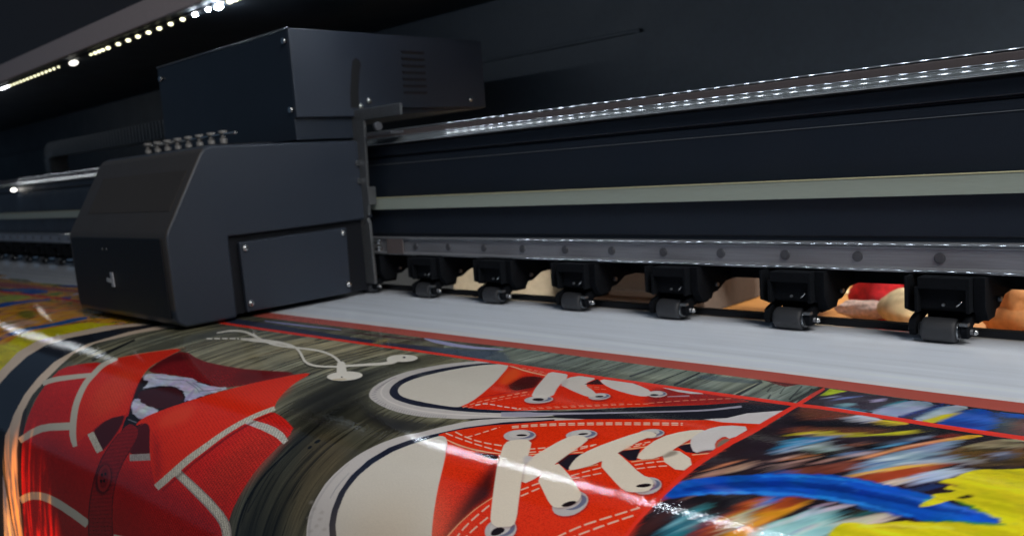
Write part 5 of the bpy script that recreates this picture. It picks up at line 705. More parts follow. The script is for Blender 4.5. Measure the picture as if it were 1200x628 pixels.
('flat',186,180,176,0,1,-526.4,759.4,-523.8,762.2,-522.2,765.8,-521.8,769.6,-522.6,773.4,-524.4,776.6,-527.2,779,-530.4,780.6,-534,781.2,-537.6,780.4,-540.6,778.6,-543.2,776,-544.6,772.6,-545,768.6,-544.4,764.8,-542.8,761.4,-540,758.6,-536.8,757,-533.2,756.6,-529.6,757.4),
('flat',25,18,26,0,1,-526.4,766.6,-525.6,767.6,-525.4,769,-525.8,770.8,-527.8,774.4,-529.2,776,-532.4,778,-534.8,777.8,-535.6,775.4,-535.2,773.6,-533.2,769.8,-530.4,767,-528.8,766.2),
('flat',110,24,20,1.5,0.55,-591.4,743.2,-591.8,726.4,-586.8,720.4,-575.6,725.8,-561.8,733.8,-545.6,743.6,-529.4,754.4,-525.6,759.4,-523.6,765.2,-524.2,770.8,-527.6,776.2,-531.8,780.2,-536.4,782.6,-541.4,783,-546.6,781.4,-553.8,777.6,-585.4,755.4),
('flat',210,198,180,0,1,-593.8,742,-594.4,725.2,-589.2,719.2,-578,724.6,-564,732.6,-531.4,753.4,-527.6,758.4,-525.6,764.2,-526.2,769.8,-529.6,775.4,-533.8,779.2,-538.4,781.6,-543.4,782.2,-548.6,780.6,-555.8,776.6,-587.6,754.4),
('flat',26,18,22,0,1,-526.4,767.4,-525.8,770,-527.4,773.6,-528.8,775.2,-530.6,776.8,-534.2,778.6,-536.8,778.2,-537.2,777.2,-536.8,774,-534.2,770.4,-532.6,768.8,-529,767),
('flat',120,30,25,1,0.7,-463.4,710.2,-460.6,715,-459.4,720.2,-459.6,725.2,-461.4,729.6,-464.6,733.2,-468.6,735.4,-473.4,736,-478.4,735.2,-483,733,-487,729.4,-489.8,724.8,-491.2,719.6,-491.2,714.2,-489.4,709.4,-486.4,705.8,-482.2,703.4,-477.2,702.6,-472,703.6,-467.2,706.4),
('flat',176,170,168,0,1,-466,709.6,-463.4,714,-462.2,718.8,-462.6,723.4,-464.2,727.6,-467.2,730.8,-471.2,732.8,-475.6,733.6,-480.2,733,-484.4,730.8,-488,727.6,-490.6,723.4,-492,718.6,-491.8,713.6,-490.2,709.2,-487.2,705.8,-483.2,703.4,-478.6,702.8,-474,703.6,-469.6,706),
('flat',60,70,110,0,0.8,-467.4,709.6,-466,712.2,-465.2,715.2,-465.6,718.2,-466.8,720.8,-468.8,723,-471.2,724.4,-474.2,725,-477,724.8,-479.8,723.6,-482,721.6,-483.4,719,-484.2,716,-483.8,713,-482.8,710.2,-480.8,707.8,-478.2,706.4,-475.4,705.8,-472.4,706.2,-469.6,707.4),
('flat',186,180,176,0,1,-471.8,709.8,-470.4,712.6,-469.6,715.6,-469.8,718.6,-471,721.4,-473,723.6,-475.6,725,-478.4,725.6,-481.4,725.2,-484.2,723.8,-486.6,721.8,-488.2,719.2,-488.8,716,-488.6,713,-487.6,710.2,-485.6,707.8,-483,706.4,-480,705.8,-477,706.2,-474.2,707.6),
('flat',25,18,26,0,1,-471.2,714,-470.8,715,-471,716.6,-473,719.8,-474.8,721.4,-478.6,723.6,-480.2,724,-482.6,723.2,-483,722.2,-482.8,720.8,-480.8,717.4,-479.2,715.8,-475.4,713.6,-473.6,713.2),
('flat',110,24,20,1.5,0.55,-548.2,695,-547.4,680.6,-542.4,675.6,-500.6,699.4,-488.2,704.8,-481.6,705.6,-475.8,709,-470.8,714.8,-468.4,720.4,-468.8,726,-472.2,730.4,-479,733.8,-484.6,735.6,-489,735.8,-496.8,732.8,-508.2,726.6,-539.6,707.6),
('flat',210,198,180,0,1,-550.6,693.6,-550,679,-545,674.2,-521.2,687.2,-502.8,698,-490.4,703.6,-483.6,704.4,-477.8,707.8,-472.8,713.6,-470.4,719.2,-470.6,724.8,-474.2,729.2,-481,732.6,-486.6,734.4,-491,734.6,-498.8,731.8,-510.4,725.4,-542,706.4),
('flat',26,18,22,0,1,-474,715,-474,717.6,-474.8,719,-478,722.2,-483.8,724.4,-486.2,723.6,-486.6,722.4,-485.4,719.6,-482.2,716.6,-480.4,715.4,-476.6,714.2),
('flat',130,90,130,0,0.7,-473.8,709,-470.4,716,-469.6,719.4,-469.6,724,-468.4,724.8,-467.8,720.6,-468.6,716.6,-473,708.8),
('flat',110,24,20,1.5,0.55,-516.8,676.8,-520.8,667.8,-523.2,654,-524.2,634.8,-521.4,617.8,-514.2,603.2,-505.8,592.4,-495.8,585.4,-490.8,586.6,-491.2,604.2,-492.4,612.8,-493,634.2,-495.2,660.8,-500.6,671,-510.2,677.8),
('flat',210,198,180,0,1,-519.2,675.4,-523.2,666.2,-525.6,652.4,-526.8,633,-524,615.8,-516.8,601.2,-508.4,590.2,-498.6,583.4,-493.4,584.4,-493.8,602.2,-495.4,621,-496,645.4,-497.4,659.4,-503,669.6,-512.4,676.4),
('flat',160,150,140,1,0.0,-497.6,649.6,-496.4,641.6,-492.6,638.4,-486,640.6,-482.6,645.6,-482.8,653.6,-485,659.2,-489.2,662.2,-493,661.2,-496.4,656.2),
('flat',110,24,20,1.5,0.55,-495.6,660.8,-495.4,647,-485.6,645,-467,654.8,-458.2,666.2,-458.6,679.6,-467.8,681.6,-486.4,672.4),
('flat',210,198,180,0,1,-498,659.4,-497.6,645.4,-487.8,643.4,-469.2,653.2,-460.2,664.8,-460.6,678.2,-469.8,680.2,-488.6,671),
('flat',120,108,96,1.5,0.8,-497.8,660.4,-497,648.6,-493.8,643.8,-488,646.2,-486.6,651,-489.4,658,-492.6,662.6,-496.4,664.8),
('flat',110,24,20,1.5,0.55,-488.2,621.2,-491.8,614,-493.6,603.8,-493.4,590.4,-490.6,578,-485,566.2,-475.2,557.8,-461.4,553.4,-454.2,563.4,-454.2,586.4,-457.6,595,-463.4,591.6,-466.2,595.2,-465.8,605.6,-462.8,614.6,-457.2,622.6,-456.8,628.2,-461.2,631.2,-464.8,635.6,-467.8,641,-473.6,639.2,-482,629.8),
('flat',196,190,188,0,1,-490.6,619.4,-494.4,612,-496,601.8,-496,588.4,-493.2,575.6,-487.8,563.6,-478,555.4,-464,551,-456.8,561,-456.6,584.2,-459.8,593,-466,589.6,-468.6,593.2,-468.2,603.6,-465,612.8,-459.6,620.8,-459,626.4,-463.4,629.6,-467.2,633.8,-470.2,639.4,-475.8,637.6,-484.4,628),
('flat',120,106,92,1,1,-464.8,607.2,-465,598.8,-463.2,594.2,-459.6,593.4,-456.6,596,-453.8,602,-453.6,609.4,-455.4,618.4,-458.6,619.8,-462.8,614),
('flat',70,50,54,1.5,0.8,-469.8,638.8,-467.6,632.8,-463.8,628.2,-458.2,625.6,-456.8,627.2,-459.6,633.2,-463.4,637.6,-468.4,640.4),
('flat',120,30,25,1,0.7,-656.4,677.2,-653.4,682,-652.6,687.2,-653.8,692,-657.2,696.4,-662.2,700,-668.6,702.2,-675.6,702.8,-682.6,702,-688.8,699.6,-694,696,-697.2,691.4,-698.2,686.2,-697,681,-693.6,676.4,-688.6,672.6,-682,670.4,-674.8,669.6,-667.8,670.8,-661.4,673.4),
('flat',176,170,168,0,1,-660.4,676.2,-657.8,680.4,-657.2,685,-658.6,689.4,-661.8,693.6,-666.6,696.8,-672.6,698.8,-679,699.6,-685.6,699,-691.2,697,-695.8,693.8,-698.6,689.8,-699.4,685.2,-698,680.4,-694.8,676,-689.8,672.6,-683.8,670.4,-677,669.8,-670.6,670.6,-664.8,672.8),
('flat',60,70,110,0,0.8,-663,675.8,-661.6,678.4,-661.2,681.2,-662.2,684,-664.6,686.6,-667.8,688.8,-671.6,690.2,-675.8,690.8,-680,690.6,-683.6,689.4,-686.2,687.4,-687.8,685,-688.2,682,-687.2,679.2,-685,676.4,-681.6,674.2,-677.8,672.8,-673.4,672.2,-669.4,672.4,-665.8,673.8),
('flat',186,180,176,0,1,-669.2,676.6,-667.6,679.2,-667.2,682.2,-668.2,685,-670.4,687.8,-673.6,690,-677.6,691.4,-681.8,692,-686,691.6,-689.8,690.4,-692.6,688.4,-694.2,685.8,-694.6,682.8,-693.6,679.8,-691.4,677,-688.2,674.8,-684.2,673.4,-679.8,672.8,-675.6,673.2,-672,674.4),
('flat',25,18,26,0,1,-671.4,680.4,-671,681,-671.4,682,-675,685,-678.8,686.4,-680.4,686.6,-682.4,686,-682.6,684.4,-678.8,681.2,-673.4,679.8),
('flat',120,30,25,1,0.7,-563,816.2,-559.6,820.2,-558,824.6,-558.2,829.2,-560.6,833.4,-564.6,837,-569.8,839.4,-575.8,840.6,-582,840.6,-587.6,839,-592.4,836.2,-595.8,832.4,-597.4,828,-597.2,823.2,-595,818.8,-591.2,815,-586,812.4,-580,811.2,-573.8,811.4,-567.8,813.2),
('flat',176,170,168,0,1,-565.6,816,-562.2,819.8,-560.8,824,-561.2,828.2,-563.2,832.2,-567,835.6,-572,837.8,-577.6,839,-583.4,839,-588.8,837.6,-593.2,835,-596.4,831.4,-598,827.2,-597.6,822.8,-595.6,818.6,-592,815,-587.2,812.6,-581.6,811.4,-575.6,811.6,-570,813.2),
('flat',60,70,110,0,0.8,-566.8,816.4,-565,818.8,-564.2,821.4,-564.4,824.2,-566,826.8,-568.4,829,-571.6,830.6,-575.2,831.4,-578.8,831.4,-582.2,830.6,-585,829,-586.8,826.8,-587.6,824.2,-587.4,821.4,-583.6,816.4,-580.4,814.8,-576.8,814,-573,814,-569.6,814.8),
('flat',186,180,176,0,1,-572.6,816.8,-570.6,819.2,-569.6,821.8,-570,824.6,-571.4,827.2,-573.8,829.4,-577,831,-580.6,831.8,-584.4,831.8,-587.8,831,-590.8,829.4,-592.8,827.2,-593.6,824.4,-593.4,821.6,-592,818.8,-589.6,816.6,-586.4,814.8,-582.8,814,-575.4,815),
('flat',25,18,26,0,1,-575.4,823.4,-574.6,824.4,-574.4,825.8,-576,828.8,-577.6,830.2,-581.8,832,-585.8,832,-587.2,831.2,-588,830.2,-587.6,827.2,-584.8,824.4,-580.8,822.6,-576.8,822.6),
('flat',110,24,20,1.5,0.55,-678.2,704.8,-675.8,699.6,-669.4,694.8,-659,690.6,-648.6,695.4,-638.6,708.6,-630.8,720.6,-625,731.2,-616.2,744.6,-586.4,784.4,-572.8,803.6,-569,810.6,-567,815.6,-568.6,819.2,-582.4,824.2,-587,824,-592.8,822.6,-597.6,818.8,-608.8,803.2,-653,746.2,-676,712.6),
('flat',210,198,180,0,1,-681.4,703.2,-679,698.2,-672.4,693.4,-662,689,-651.4,693.8,-641.4,707.2,-633.6,719.2,-627.8,730,-618.8,743.4,-588.6,783.6,-574.8,803,-571,809.8,-569,814.8,-570.6,818.4,-584.4,823.6,-589,823.4,-594.8,821.8,-599.6,818,-621.6,788.6,-655.8,745.2,-679,711.2),
('flat',26,18,22,0,1,-670.4,680.4,-670,681.2,-671.2,683.2,-674.4,685,-678.2,686,-682.2,685.4,-682.6,684.6,-681.4,682.6,-678.2,680.8,-672.6,679.6),
('flat',24,16,20,0,1,-577.4,823.2,-576.2,824.2,-575.8,825.6,-576.6,829,-577.8,830.6,-579.4,832,-583.2,833.6,-585,833.6,-586.4,833,-587.4,832,-587.8,829,-585.8,825.6,-584.2,824.2,-580.6,822.6,-578.8,822.6),
('flat',186,178,176,1,1,-636.4,719.8,-630.6,717.6,-626.8,718.6,-624.8,722.8,-623.8,728.2,-623.6,734.2,-627.4,733.4,-635.2,725.2),
('flat',196,190,190,0,1,-515.6,552,-496,535.2,-485.8,508.8,-456.2,479,-456.2,492.8,-455.6,536.2,-492.2,550.8),
('flat',236,190,165,0,0.85,-704,670.8,-697.2,666,-699.8,663.4,-706.6,668.2),
('flat',236,190,165,0,0.85,-694.6,664.2,-688,659.6,-690.4,656.8,-697.4,661.6),
('flat',236,190,165,0,0.85,-685.4,657.8,-678.2,653.6,-680.8,650.8,-687.8,655.2),
('flat',236,190,165,0,0.85,-675.6,652,-668.4,648,-671,645.2,-678.2,649.4),
('flat',236,190,165,0,0.85,-665.8,646.4,-658.6,642.4,-661,639.6,-668.2,643.6),
('flat',236,190,165,0,0.85,-655.8,641,-648.6,637,-651,634.2,-658.2,638),
('flat',236,190,165,0,0.85,-645.8,635.6,-638.6,631.8,-641,629,-648.4,632.8),
('flat',236,190,165,0,0.85,-636,630.4,-628.6,626.6,-631,623.8,-638.4,627.4),
('flat',236,190,165,0,0.85,-626,625.4,-618.8,621.6,-621.2,618.6,-628.4,622.4),
('flat',236,190,165,0,0.85,-616,620.2,-608.8,616.6,-611.2,613.6,-618.4,617.4),
('flat',236,190,165,0,0.85,-606.2,615.4,-599,611.8,-601.4,608.8,-608.6,612.4),
('flat',236,190,165,0,0.85,-596.4,610.6,-589.2,607,-591.4,604,-598.6,607.4),
('flat',236,190,165,0,0.85,-586.6,605.8,-579.4,602.4,-581.6,599.2,-588.8,602.6),
('flat',236,190,165,0,0.85,-576.8,601,-569.8,597.6,-572,594.6,-579,598),
('flat',236,190,165,0,0.85,-567,596.4,-560,593.2,-562.2,590,-569.2,593.2),
('flat',236,190,165,0,0.85,-557.4,591.8,-550.4,588.6,-552.6,585.4,-559.6,588.8),
('flat',236,190,165,0,0.85,-547.8,587.4,-540.8,584,-543,580.8,-550,584.2),
('flat',236,190,165,0,0.85,-538.4,582.8,-531.4,579.6,-533.8,576.2,-540.6,579.6),
('flat',236,190,165,0,0.85,-529,578.2,-527.2,577.4,-529.4,573.8,-531.2,574.8),
('flat',236,190,165,0,0.85,-701,673.8,-694.4,669,-696.8,666.6,-703.4,671.4),
('flat',236,190,165,0,0.85,-691.8,667.2,-685,662.6,-687.4,660.2,-694.2,664.8),
('flat',236,190,165,0,0.85,-682.4,661,-675.4,656.8,-677.6,654.4,-684.8,658.6),
('flat',236,190,165,0,0.85,-672.6,655.2,-665.4,651.2,-667.8,648.8,-675,652.8),
('flat',236,190,165,0,0.85,-662.8,649.8,-655.6,645.8,-657.8,643.2,-665,647.2),
('flat',236,190,165,0,0.85,-652.8,644.4,-645.6,640.6,-647.8,638,-655,641.8),
('flat',236,190,165,0,0.85,-642.8,639.2,-635.6,635.6,-637.8,632.8,-645,636.6),
('flat',236,190,165,0,0.85,-632.8,634.2,-625.6,630.6,-627.8,627.8,-635,631.4),
('flat',236,190,165,0,0.85,-622.8,629.2,-615.6,625.6,-617.8,622.8,-625,626.4),
('flat',236,190,165,0,0.85,-613,624.2,-605.8,620.6,-607.8,618,-615.2,621.6),
('flat',236,190,165,0,0.85,-603,619.4,-595.8,616,-598,613.2,-605.2,616.6),
('flat',236,190,165,0,0.85,-593.2,614.6,-586,611.2,-588.2,608.4,-595.4,611.8),
('flat',236,190,165,0,0.85,-583.4,610,-576.4,606.6,-578.4,603.8,-585.6,607.2),
('flat',236,190,165,0,0.85,-573.6,605.2,-566.6,602,-568.6,599.2,-575.8,602.4),
('flat',236,190,165,0,0.85,-564,600.8,-557,597.4,-559,594.6,-566,597.8),
('flat',236,190,165,0,0.85,-554.4,596.2,-547.4,593,-549.4,590,-556.4,593.4),
('flat',236,190,165,0,0.85,-544.8,591.8,-537.8,588.6,-539.8,585.6,-546.8,588.8),
('flat',236,190,165,0,0.85,-535.4,587.4,-528.6,584,-530.4,581,-537.2,584.4),
('flat',236,190,165,0,0.85,-526,582.8,-524.2,582,-526.2,579,-528,579.8),
('flat',236,190,165,0,0.85,-772.4,716.8,-757.2,719,-759,716.6,-774.2,714.4),
('flat',236,190,165,0,0.85,-752.2,719.6,-737.8,721.2,-739.6,718.8,-754,717.2),
('flat',236,190,165,0,0.85,-733.2,721.6,-719.6,722.8,-721.4,720.2,-735,719.2),
('flat',236,190,165,0,0.85,-715.2,723,-702,723.8,-703.8,721.4,-717,720.6),
('flat',236,190,165,0,0.85,-697.8,724,-685.4,724.4,-687.2,722,-699.6,721.6),
('flat',236,190,165,0,0.85,-681.4,724.4,-670,724.2,-671.6,722,-683.2,722),
('flat',236,190,165,0,0.85,-762.8,709.8,-746.8,713.4,-748.4,710.8,-764.4,707.2),
('flat',236,190,165,0,0.85,-741.6,714.4,-727.2,716,-729.2,713.6,-743.4,711.8),
('flat',236,190,165,0,0.85,-722.8,716.4,-709.8,716.8,-711.8,714.4,-724.6,714),
('flat',236,190,165,0,0.85,-705.8,716.6,-694.2,715.8,-696.2,713.4,-707.8,714.2),
('flat',236,190,165,0,0.85,-690.4,715.4,-679.6,713.8,-681.6,711.4,-692.6,712.8),
('flat',236,190,165,0,0.85,-736.8,714.6,-733.2,708.6,-735.4,707,-739,713),
('flat',236,190,165,0,0.85,-731.8,706,-728.2,699.8,-730.4,698,-733.8,704.4),
('flat',236,190,165,0,0.85,-726.8,697,-723.6,690.6,-725.8,688.8,-729,695.4),
('flat',236,190,165,0,0.85,-722.2,687.6,-719.4,681,-721.6,679.2,-724.4,686),
('flat',236,190,165,0,0.85,-718.2,678,-717.8,677.4,-720.2,675.6,-720.4,676.2),
('flat',236,190,165,0,0.85,-643.8,708.6,-636.4,704,-638.6,701.8,-646,706.4),
('flat',236,190,165,0,0.85,-634,702.4,-626.6,697.8,-628.8,695.6,-636,700.2),
('flat',236,190,165,0,0.85,-624.2,696.2,-623.8,696,-625.8,693.8,-626.4,694),
('flat',236,190,165,0,0.85,-638,713.6,-630.6,709.2,-632.4,707.2,-640,711.6),
('flat',236,190,165,0,0.85,-628,707.8,-620.6,703.4,-622.4,701.4,-629.8,705.8),
('flat',236,190,165,0,0.85,-593.8,693.8,-589.2,686.8,-591.4,684.8,-596,691.8),
('flat',236,190,165,0,0.85,-587.6,684.4,-583.2,677.2,-585.2,675,-589.8,682.4),
('flat',236,190,165,0,0.85,-581.6,674.8,-579.4,671,-581.6,668.8,-583.8,672.6),
('flat',236,190,165,0,0.85,-598.6,688.2,-592.6,682.4,-594.4,680.6,-600.4,686.4),
('flat',236,190,165,0,0.85,-590.6,680.4,-584.8,674.6,-586.6,672.6,-592.4,678.6),
('flat',236,190,165,0,0.85,-582.8,672.6,-578.2,668,-580,666,-584.6,670.6),
('flat',236,190,165,0,0.85,-545.2,659,-540.4,653.2,-542.2,651,-547,656.8),
('flat',236,190,165,0,0.85,-538.6,651.2,-534,645.4,-536,643.2,-540.6,649),
('flat',236,190,165,0,0.85,-532.4,643.2,-528.4,638,-530.2,635.6,-534.2,641),
('flat',236,190,165,0,0.85,-543.6,664.2,-539,658.4,-540.6,656.4,-545.2,662.2),
('flat',236,190,165,0,0.85,-537.4,656.2,-532.8,650.4,-534.6,648.4,-539,654.2),
('flat',236,190,165,0,0.85,-531.2,648.2,-529.6,645.8,-531.2,643.8,-532.8,646),
('flat',236,190,165,0,0.85,-559.4,734.2,-554.4,727,-556.2,725.4,-561.2,732.6),
('flat',236,190,165,0,0.85,-552.8,724.8,-547.6,717.8,-549.4,716,-554.6,723.2),
('flat',236,190,165,0,0.85,-546,715.8,-540.6,708.8,-542.4,707,-547.8,714),
('flat',236,190,165,0,0.85,-555.8,738.8,-549.4,733,-550.8,731.4,-557.2,737.4),
('flat',236,190,165,0,0.85,-547.4,731.4,-541.2,725.4,-542.8,723.8,-549,729.8),
('flat',236,190,165,0,0.85,-539.4,723.6,-533.4,717.4,-534.8,715.8,-541,722),
('flat',236,190,165,0,0.85,-511.4,690.2,-505.2,684.2,-506.8,682.2,-513.2,688.2),
('flat',236,190,165,0,0.85,-503.4,682.4,-496.8,677,-498.4,674.8,-505,680.4),
('flat',236,190,165,0,0.85,-494.8,675.4,-488,670.4,-489.4,668.2,-496.4,673.2),
('flat',236,190,165,0,0.85,-505.2,696,-498.6,690.4,-500,688.8,-506.6,694.2),
('flat',236,190,165,0,0.85,-496.8,688.8,-489.8,683.8,-491.2,682,-498,687.2),
('flat',236,190,165,0,0.85,-487.8,682.4,-480.6,678,-482,676.2,-489,680.6),
('flat',236,190,165,0,0.85,-515.6,816.2,-508.6,806.8,-510.4,805.6,-517.4,815),
('flat',236,190,165,0,0.85,-506.6,804.4,-499.2,795.2,-501,793.8,-508.4,803),
('flat',236,190,165,0,0.85,-497.2,793,-489.2,784.4,-491,782.6,-499,791.4),
('flat',236,190,165,0,0.85,-487,782,-478.8,773.4,-480.8,771.6,-488.8,780.4),
('flat',236,190,165,0,0.85,-476.8,771.2,-469,762.2,-470.8,760.4,-478.6,769.4),
('flat',236,190,165,0,0.85,-467,759.8,-461.2,752.8,-463.2,750.8,-468.8,758),
('flat',236,190,165,0,0.85,-502.8,816.2,-496.8,807.2,-498.8,806,-504.8,815),
('flat',236,190,165,0,0.85,-495,804.8,-487.6,796.8,-489.2,795.4,-496.6,803.4),
('flat',236,190,165,0,0.85,-485.4,794.6,-478.2,786.4,-480,784.8,-487.2,793),
('flat',236,190,165,0,0.85,-476.2,784,-469.2,775.8,-471,774,-478,782.4),
('flat',236,190,165,0,0.85,-467.2,773.4,-460.2,765,-462,763.2,-469,771.6),
('flat',236,190,165,0,0.85,-622,852.6,-622.6,847.8,-622.2,842.8,-624.4,842.4,-624.8,847.4,-624.2,852.6),
('flat',236,190,165,0,0.85,-621.8,839.6,-619.8,830,-622,829.2,-624,839),
('flat',236,190,165,0,0.85,-619,826.8,-616.2,817,-618.4,816.2,-621.2,826),
('flat',236,190,165,0,0.85,-615,813.8,-612.4,804.2,-614.6,803.2,-617.2,813),
('flat',236,190,165,0,0.85,-612.6,851.8,-612.6,847,-611.6,842.2,-613.8,841.8,-614.6,846.6,-614.6,851.6),
('flat',236,190,165,0,0.85,-610.8,839.2,-607.4,830,-609.6,829.2,-612.8,838.6),
('flat',236,190,165,0,0.85,-606.4,827,-602.8,817.6,-605,816.6,-608.4,826),
('flat',236,190,165,0,0.85,-594.6,774.2,-589.6,767.2,-591.6,765.6,-596.6,772.8),
('flat',236,190,165,0,0.85,-587.8,764.2,-583,757,-585,755.4,-589.8,762.8),
('flat',236,190,165,0,0.85,-587.8,782,-583.2,774.8,-585.2,773.4,-589.8,780.6),
('flat',236,190,165,0,0.85,-581.4,771.8,-577,764.4,-579,763,-583.4,770.4),
('paint',38,30,36,0,1,-456.2,374,-453,453,-451.4,528.6,-450,561.6,-450.4,572.4,-452,592.2,-454.4,610.2,-454.8,638.8,-456.6,673,-455.4,691.8,-453.4,743.4,-453.6,767,-452.6,775,-451,796.6,-451.4,820.2,-452.8,836.4,-389.8,817.8,-360.8,808.8,-315.6,794,-258,773.6,-209.2,755,-160.4,735.4,-112.2,714.8,-158.8,452,-222.6,448.8,-282.8,451.2,-347,448.8,-422.8,447.8),
('paint',98,52,38,0,1,-440.2,452.8,-424.4,448.8,-407.2,446.4,-388.6,445.8,-380.2,452.8,-381.4,467,-390.8,479.4,-408.8,490,-422.6,494.2,-432.2,492.2,-439.8,482.2,-445.2,464.2),
('paint',98,56,40,0,1,-420,542.8,-421.8,530.6,-414.2,520.6,-385.2,507.6,-343.6,487.6,-337.4,487,-331.4,486.6,-336.2,498.6,-350.8,511.2,-411.4,544.6),
('paint',22,20,26,0,1,-431.4,508.2,-427.6,500.6,-412.2,491.6,-335,461.6,-312.4,457,-284.2,458.2,-263.8,460,-244.4,459.8,-218.4,458,-218.2,459.2,-223.2,460,-265.2,467.2,-300.8,472.6,-328,480.6,-352,491.8,-369.8,501.2,-399.6,518.8,-417,522.6,-427.8,515.6),
('paint',170,182,200,0,1,-389.2,468.4,-383.8,460.6,-377.2,455,-369.2,452,-360.2,453.8,-349.8,460.2,-348.2,465.8,-354.8,471,-366.4,473.2,-383.2,472.6),
('paint',200,170,40,0,1,-356.2,462.6,-349.6,457.2,-340.4,454.8,-328.8,455.2,-324.2,457.6,-326.4,461.8,-332.6,466.6,-343,472.2,-351,472.4,-356.6,467.8),
('paint',214,200,40,0,1,-415.2,554.4,-408.8,550.4,-398,541.8,-388.2,535.4,-377,530,-364.2,524.8,-347.8,517,-339.8,512.2,-337.8,510.2,-335.4,506.2,-332.8,503.4,-298.8,473.4,-299.4,471.2,-321.8,488,-334.8,498.6,-337.4,501.6,-339.8,505.8,-341.6,507.8,-345,510.2,-349.6,512.6,-379.2,525,-386.8,528.6,-394,532.4,-400.4,536.8,-417,550.8),
('paint',220,180,150,0,1,-409.8,555,-398.8,546.6,-387.4,539.6,-365.4,529.4,-338.2,515,-339,513,-381.8,533.2,-394.8,540.4,-400,544,-409.8,552,-410.8,553),
('paint',44,128,168,0,1,-404.8,586.2,-405.2,571.2,-404.2,560.2,-401.2,554,-393.8,547.4,-382.2,540.4,-373.4,535.8,-367.6,533.6,-369,540.8,-373,549,-388.2,580.8,-392,591,-394.8,601.2,-398.2,603,-402.6,596.4),
('paint',176,186,208,0,1,-400,606,-393.8,590,-388.2,573,-385.6,563.6,-386.6,561.8,-392.8,574.8,-396.8,585.6,-401,604.6),
('paint',176,186,208,0,1,-393.8,602.8,-386,590.8,-382.2,582.6,-378.4,570.8,-379.4,569,-386.4,583,-394.8,601.4),
('paint',176,186,208,0,1,-389.8,571.2,-380,553,-370,538.4,-370.8,536.4,-379,545.2,-382,549.2,-384.4,553.4,-386.6,557.8,-390.8,569.6),
('paint',176,186,208,0,1,-397.8,579,-387.8,550.4,-388.8,548.6,-394,559.8,-396.4,567.4,-398.8,577.6),
('paint',150,160,160,0,1,-382.2,578.2,-380.8,571,-378.2,563.2,-374.4,554.4,-371.8,550.6,-370.2,552,-369.4,558.8,-370.6,580.4,-372,587.4,-375.4,588.4,-380.4,583.8),
('paint',130,140,142,0,1,-369.2,582.4,-367.2,570.2,-363.4,561.4,-357.2,557.2,-353.6,559.2,-352.2,567.8,-354,574.6,-359,580,-363.8,584,-368,586.8),
('flat',30,34,40,0,1,-369.6,575,-368.2,555,-369.4,553.2,-370.8,573.2),
('flat',30,34,40,0,1,-357.2,579.2,-360,562.6,-361.2,561.4,-358.4,578.2),
('flat',30,34,40,0,1,-352,574.4,-354,559,-355.2,557.8,-353.2,573.2),
('flat',30,34,40,0,1,-372.4,591.6,-367,570.4,-368.2,568.4,-370.6,579.6,-373.4,590),
('paint',110,70,58,0,1,-348.8,543.6,-344,537.4,-339.2,535.4,-334.8,537.4,-333.4,542.2,-335,549.4,-338.6,554.8,-344.4,558.4,-348.4,556.8,-350.2,550.2),
('paint',20,18,24,0,1,-394.8,614.6,-388.6,607.8,-381.2,601.2,-372.8,594.8,-363.6,585.2,-354,571.6,-342,552.2,-327.4,527.2,-315.2,503.4,-305.2,480.4,-297.4,469.2,-292,470,-295.2,486.4,-307.4,517.8,-317.8,540.6,-327.2,555.4,-342.8,584.6,-352,598,-362.6,610.8,-374.6,620.8,-388.2,627.6,-395.6,628,-397,621.4),
('paint',66,76,96,0,1,-324.4,524.6,-317.6,509,-311.8,498,-306.8,491.6,-304.6,492.8,-305.2,501.4,-308.2,513,-313.4,527.6,-319,534.2,-324.8,533),
('paint',90,150,190,0,1,-327.4,555.6,-317,537.6,-311.2,525.8,-304,509.6,-305,507.2,-313.4,520.8,-319.6,532.2,-328.4,553.4),
('paint',150,160,180,0,1,-306.4,497.8,-304.6,492.6,-301.6,490,-297.2,489.6,-295.6,492.2,-296.4,497.6,-299.4,500.4,-304.6,500.2),
('paint',172,134,120,0,1,-399.4,629.8,-391.4,621.6,-385.8,614.4,-383.4,610.2,-378.8,600.2,-378.4,599,-379.4,597.2,-389.2,608.8,-394.4,616.8,-400.6,628.2),
('paint',164,128,118,0,1,-388,633.4,-377.2,624,-373.4,619.6,-369.8,614.4,-367,608.6,-361.4,594,-360.8,592.2,-361.8,590.6,-376.6,614.2,-389,631.8),
('paint',190,120,80,0,1,-391.2,615.8,-380,609.6,-376,606.8,-372.4,603.6,-369.4,600.2,-363.2,591,-364.2,589.2,-371.4,596.8,-378,603,-392.2,614),
('paint',150,120,110,0,1,-358.4,613.4,-347.2,595.8,-331.6,576,-332.6,574,-343,581.2,-347,585,-350.4,590,-353.2,595.6,-359.4,611.8),
('paint',120,92,84,0,1,-392.8,642.6,-380.4,634.2,-371.8,626.6,-359.4,611.6,-360.4,609.8,-370.6,617.6,-379,625,-393.8,641),
('paint',90,120,160,0,1,-353.4,588.4,-338.8,573.4,-336.2,571.2,-330,567.4,-330.8,565.2,-337.6,567.6,-343.4,572.4,-354.4,586.4),
('paint',160,150,160,0,1,-337.6,587.4,-330.8,576.4,-326.4,567,-320.8,549.6,-321.8,547.6,-327.6,556.2,-331.8,565.2,-338.4,585.6),
('paint',112,54,44,0,1,-362.4,634.2,-357.8,625,-351.6,614.8,-344,603.6,-336.2,594.8,-328.4,588.4,-323.6,589.6,-321.8,598,-322.2,606.2,-324.8,614.6,-331.8,622.6,-343,630.8,-352.6,635.8,-360.8,637.8),
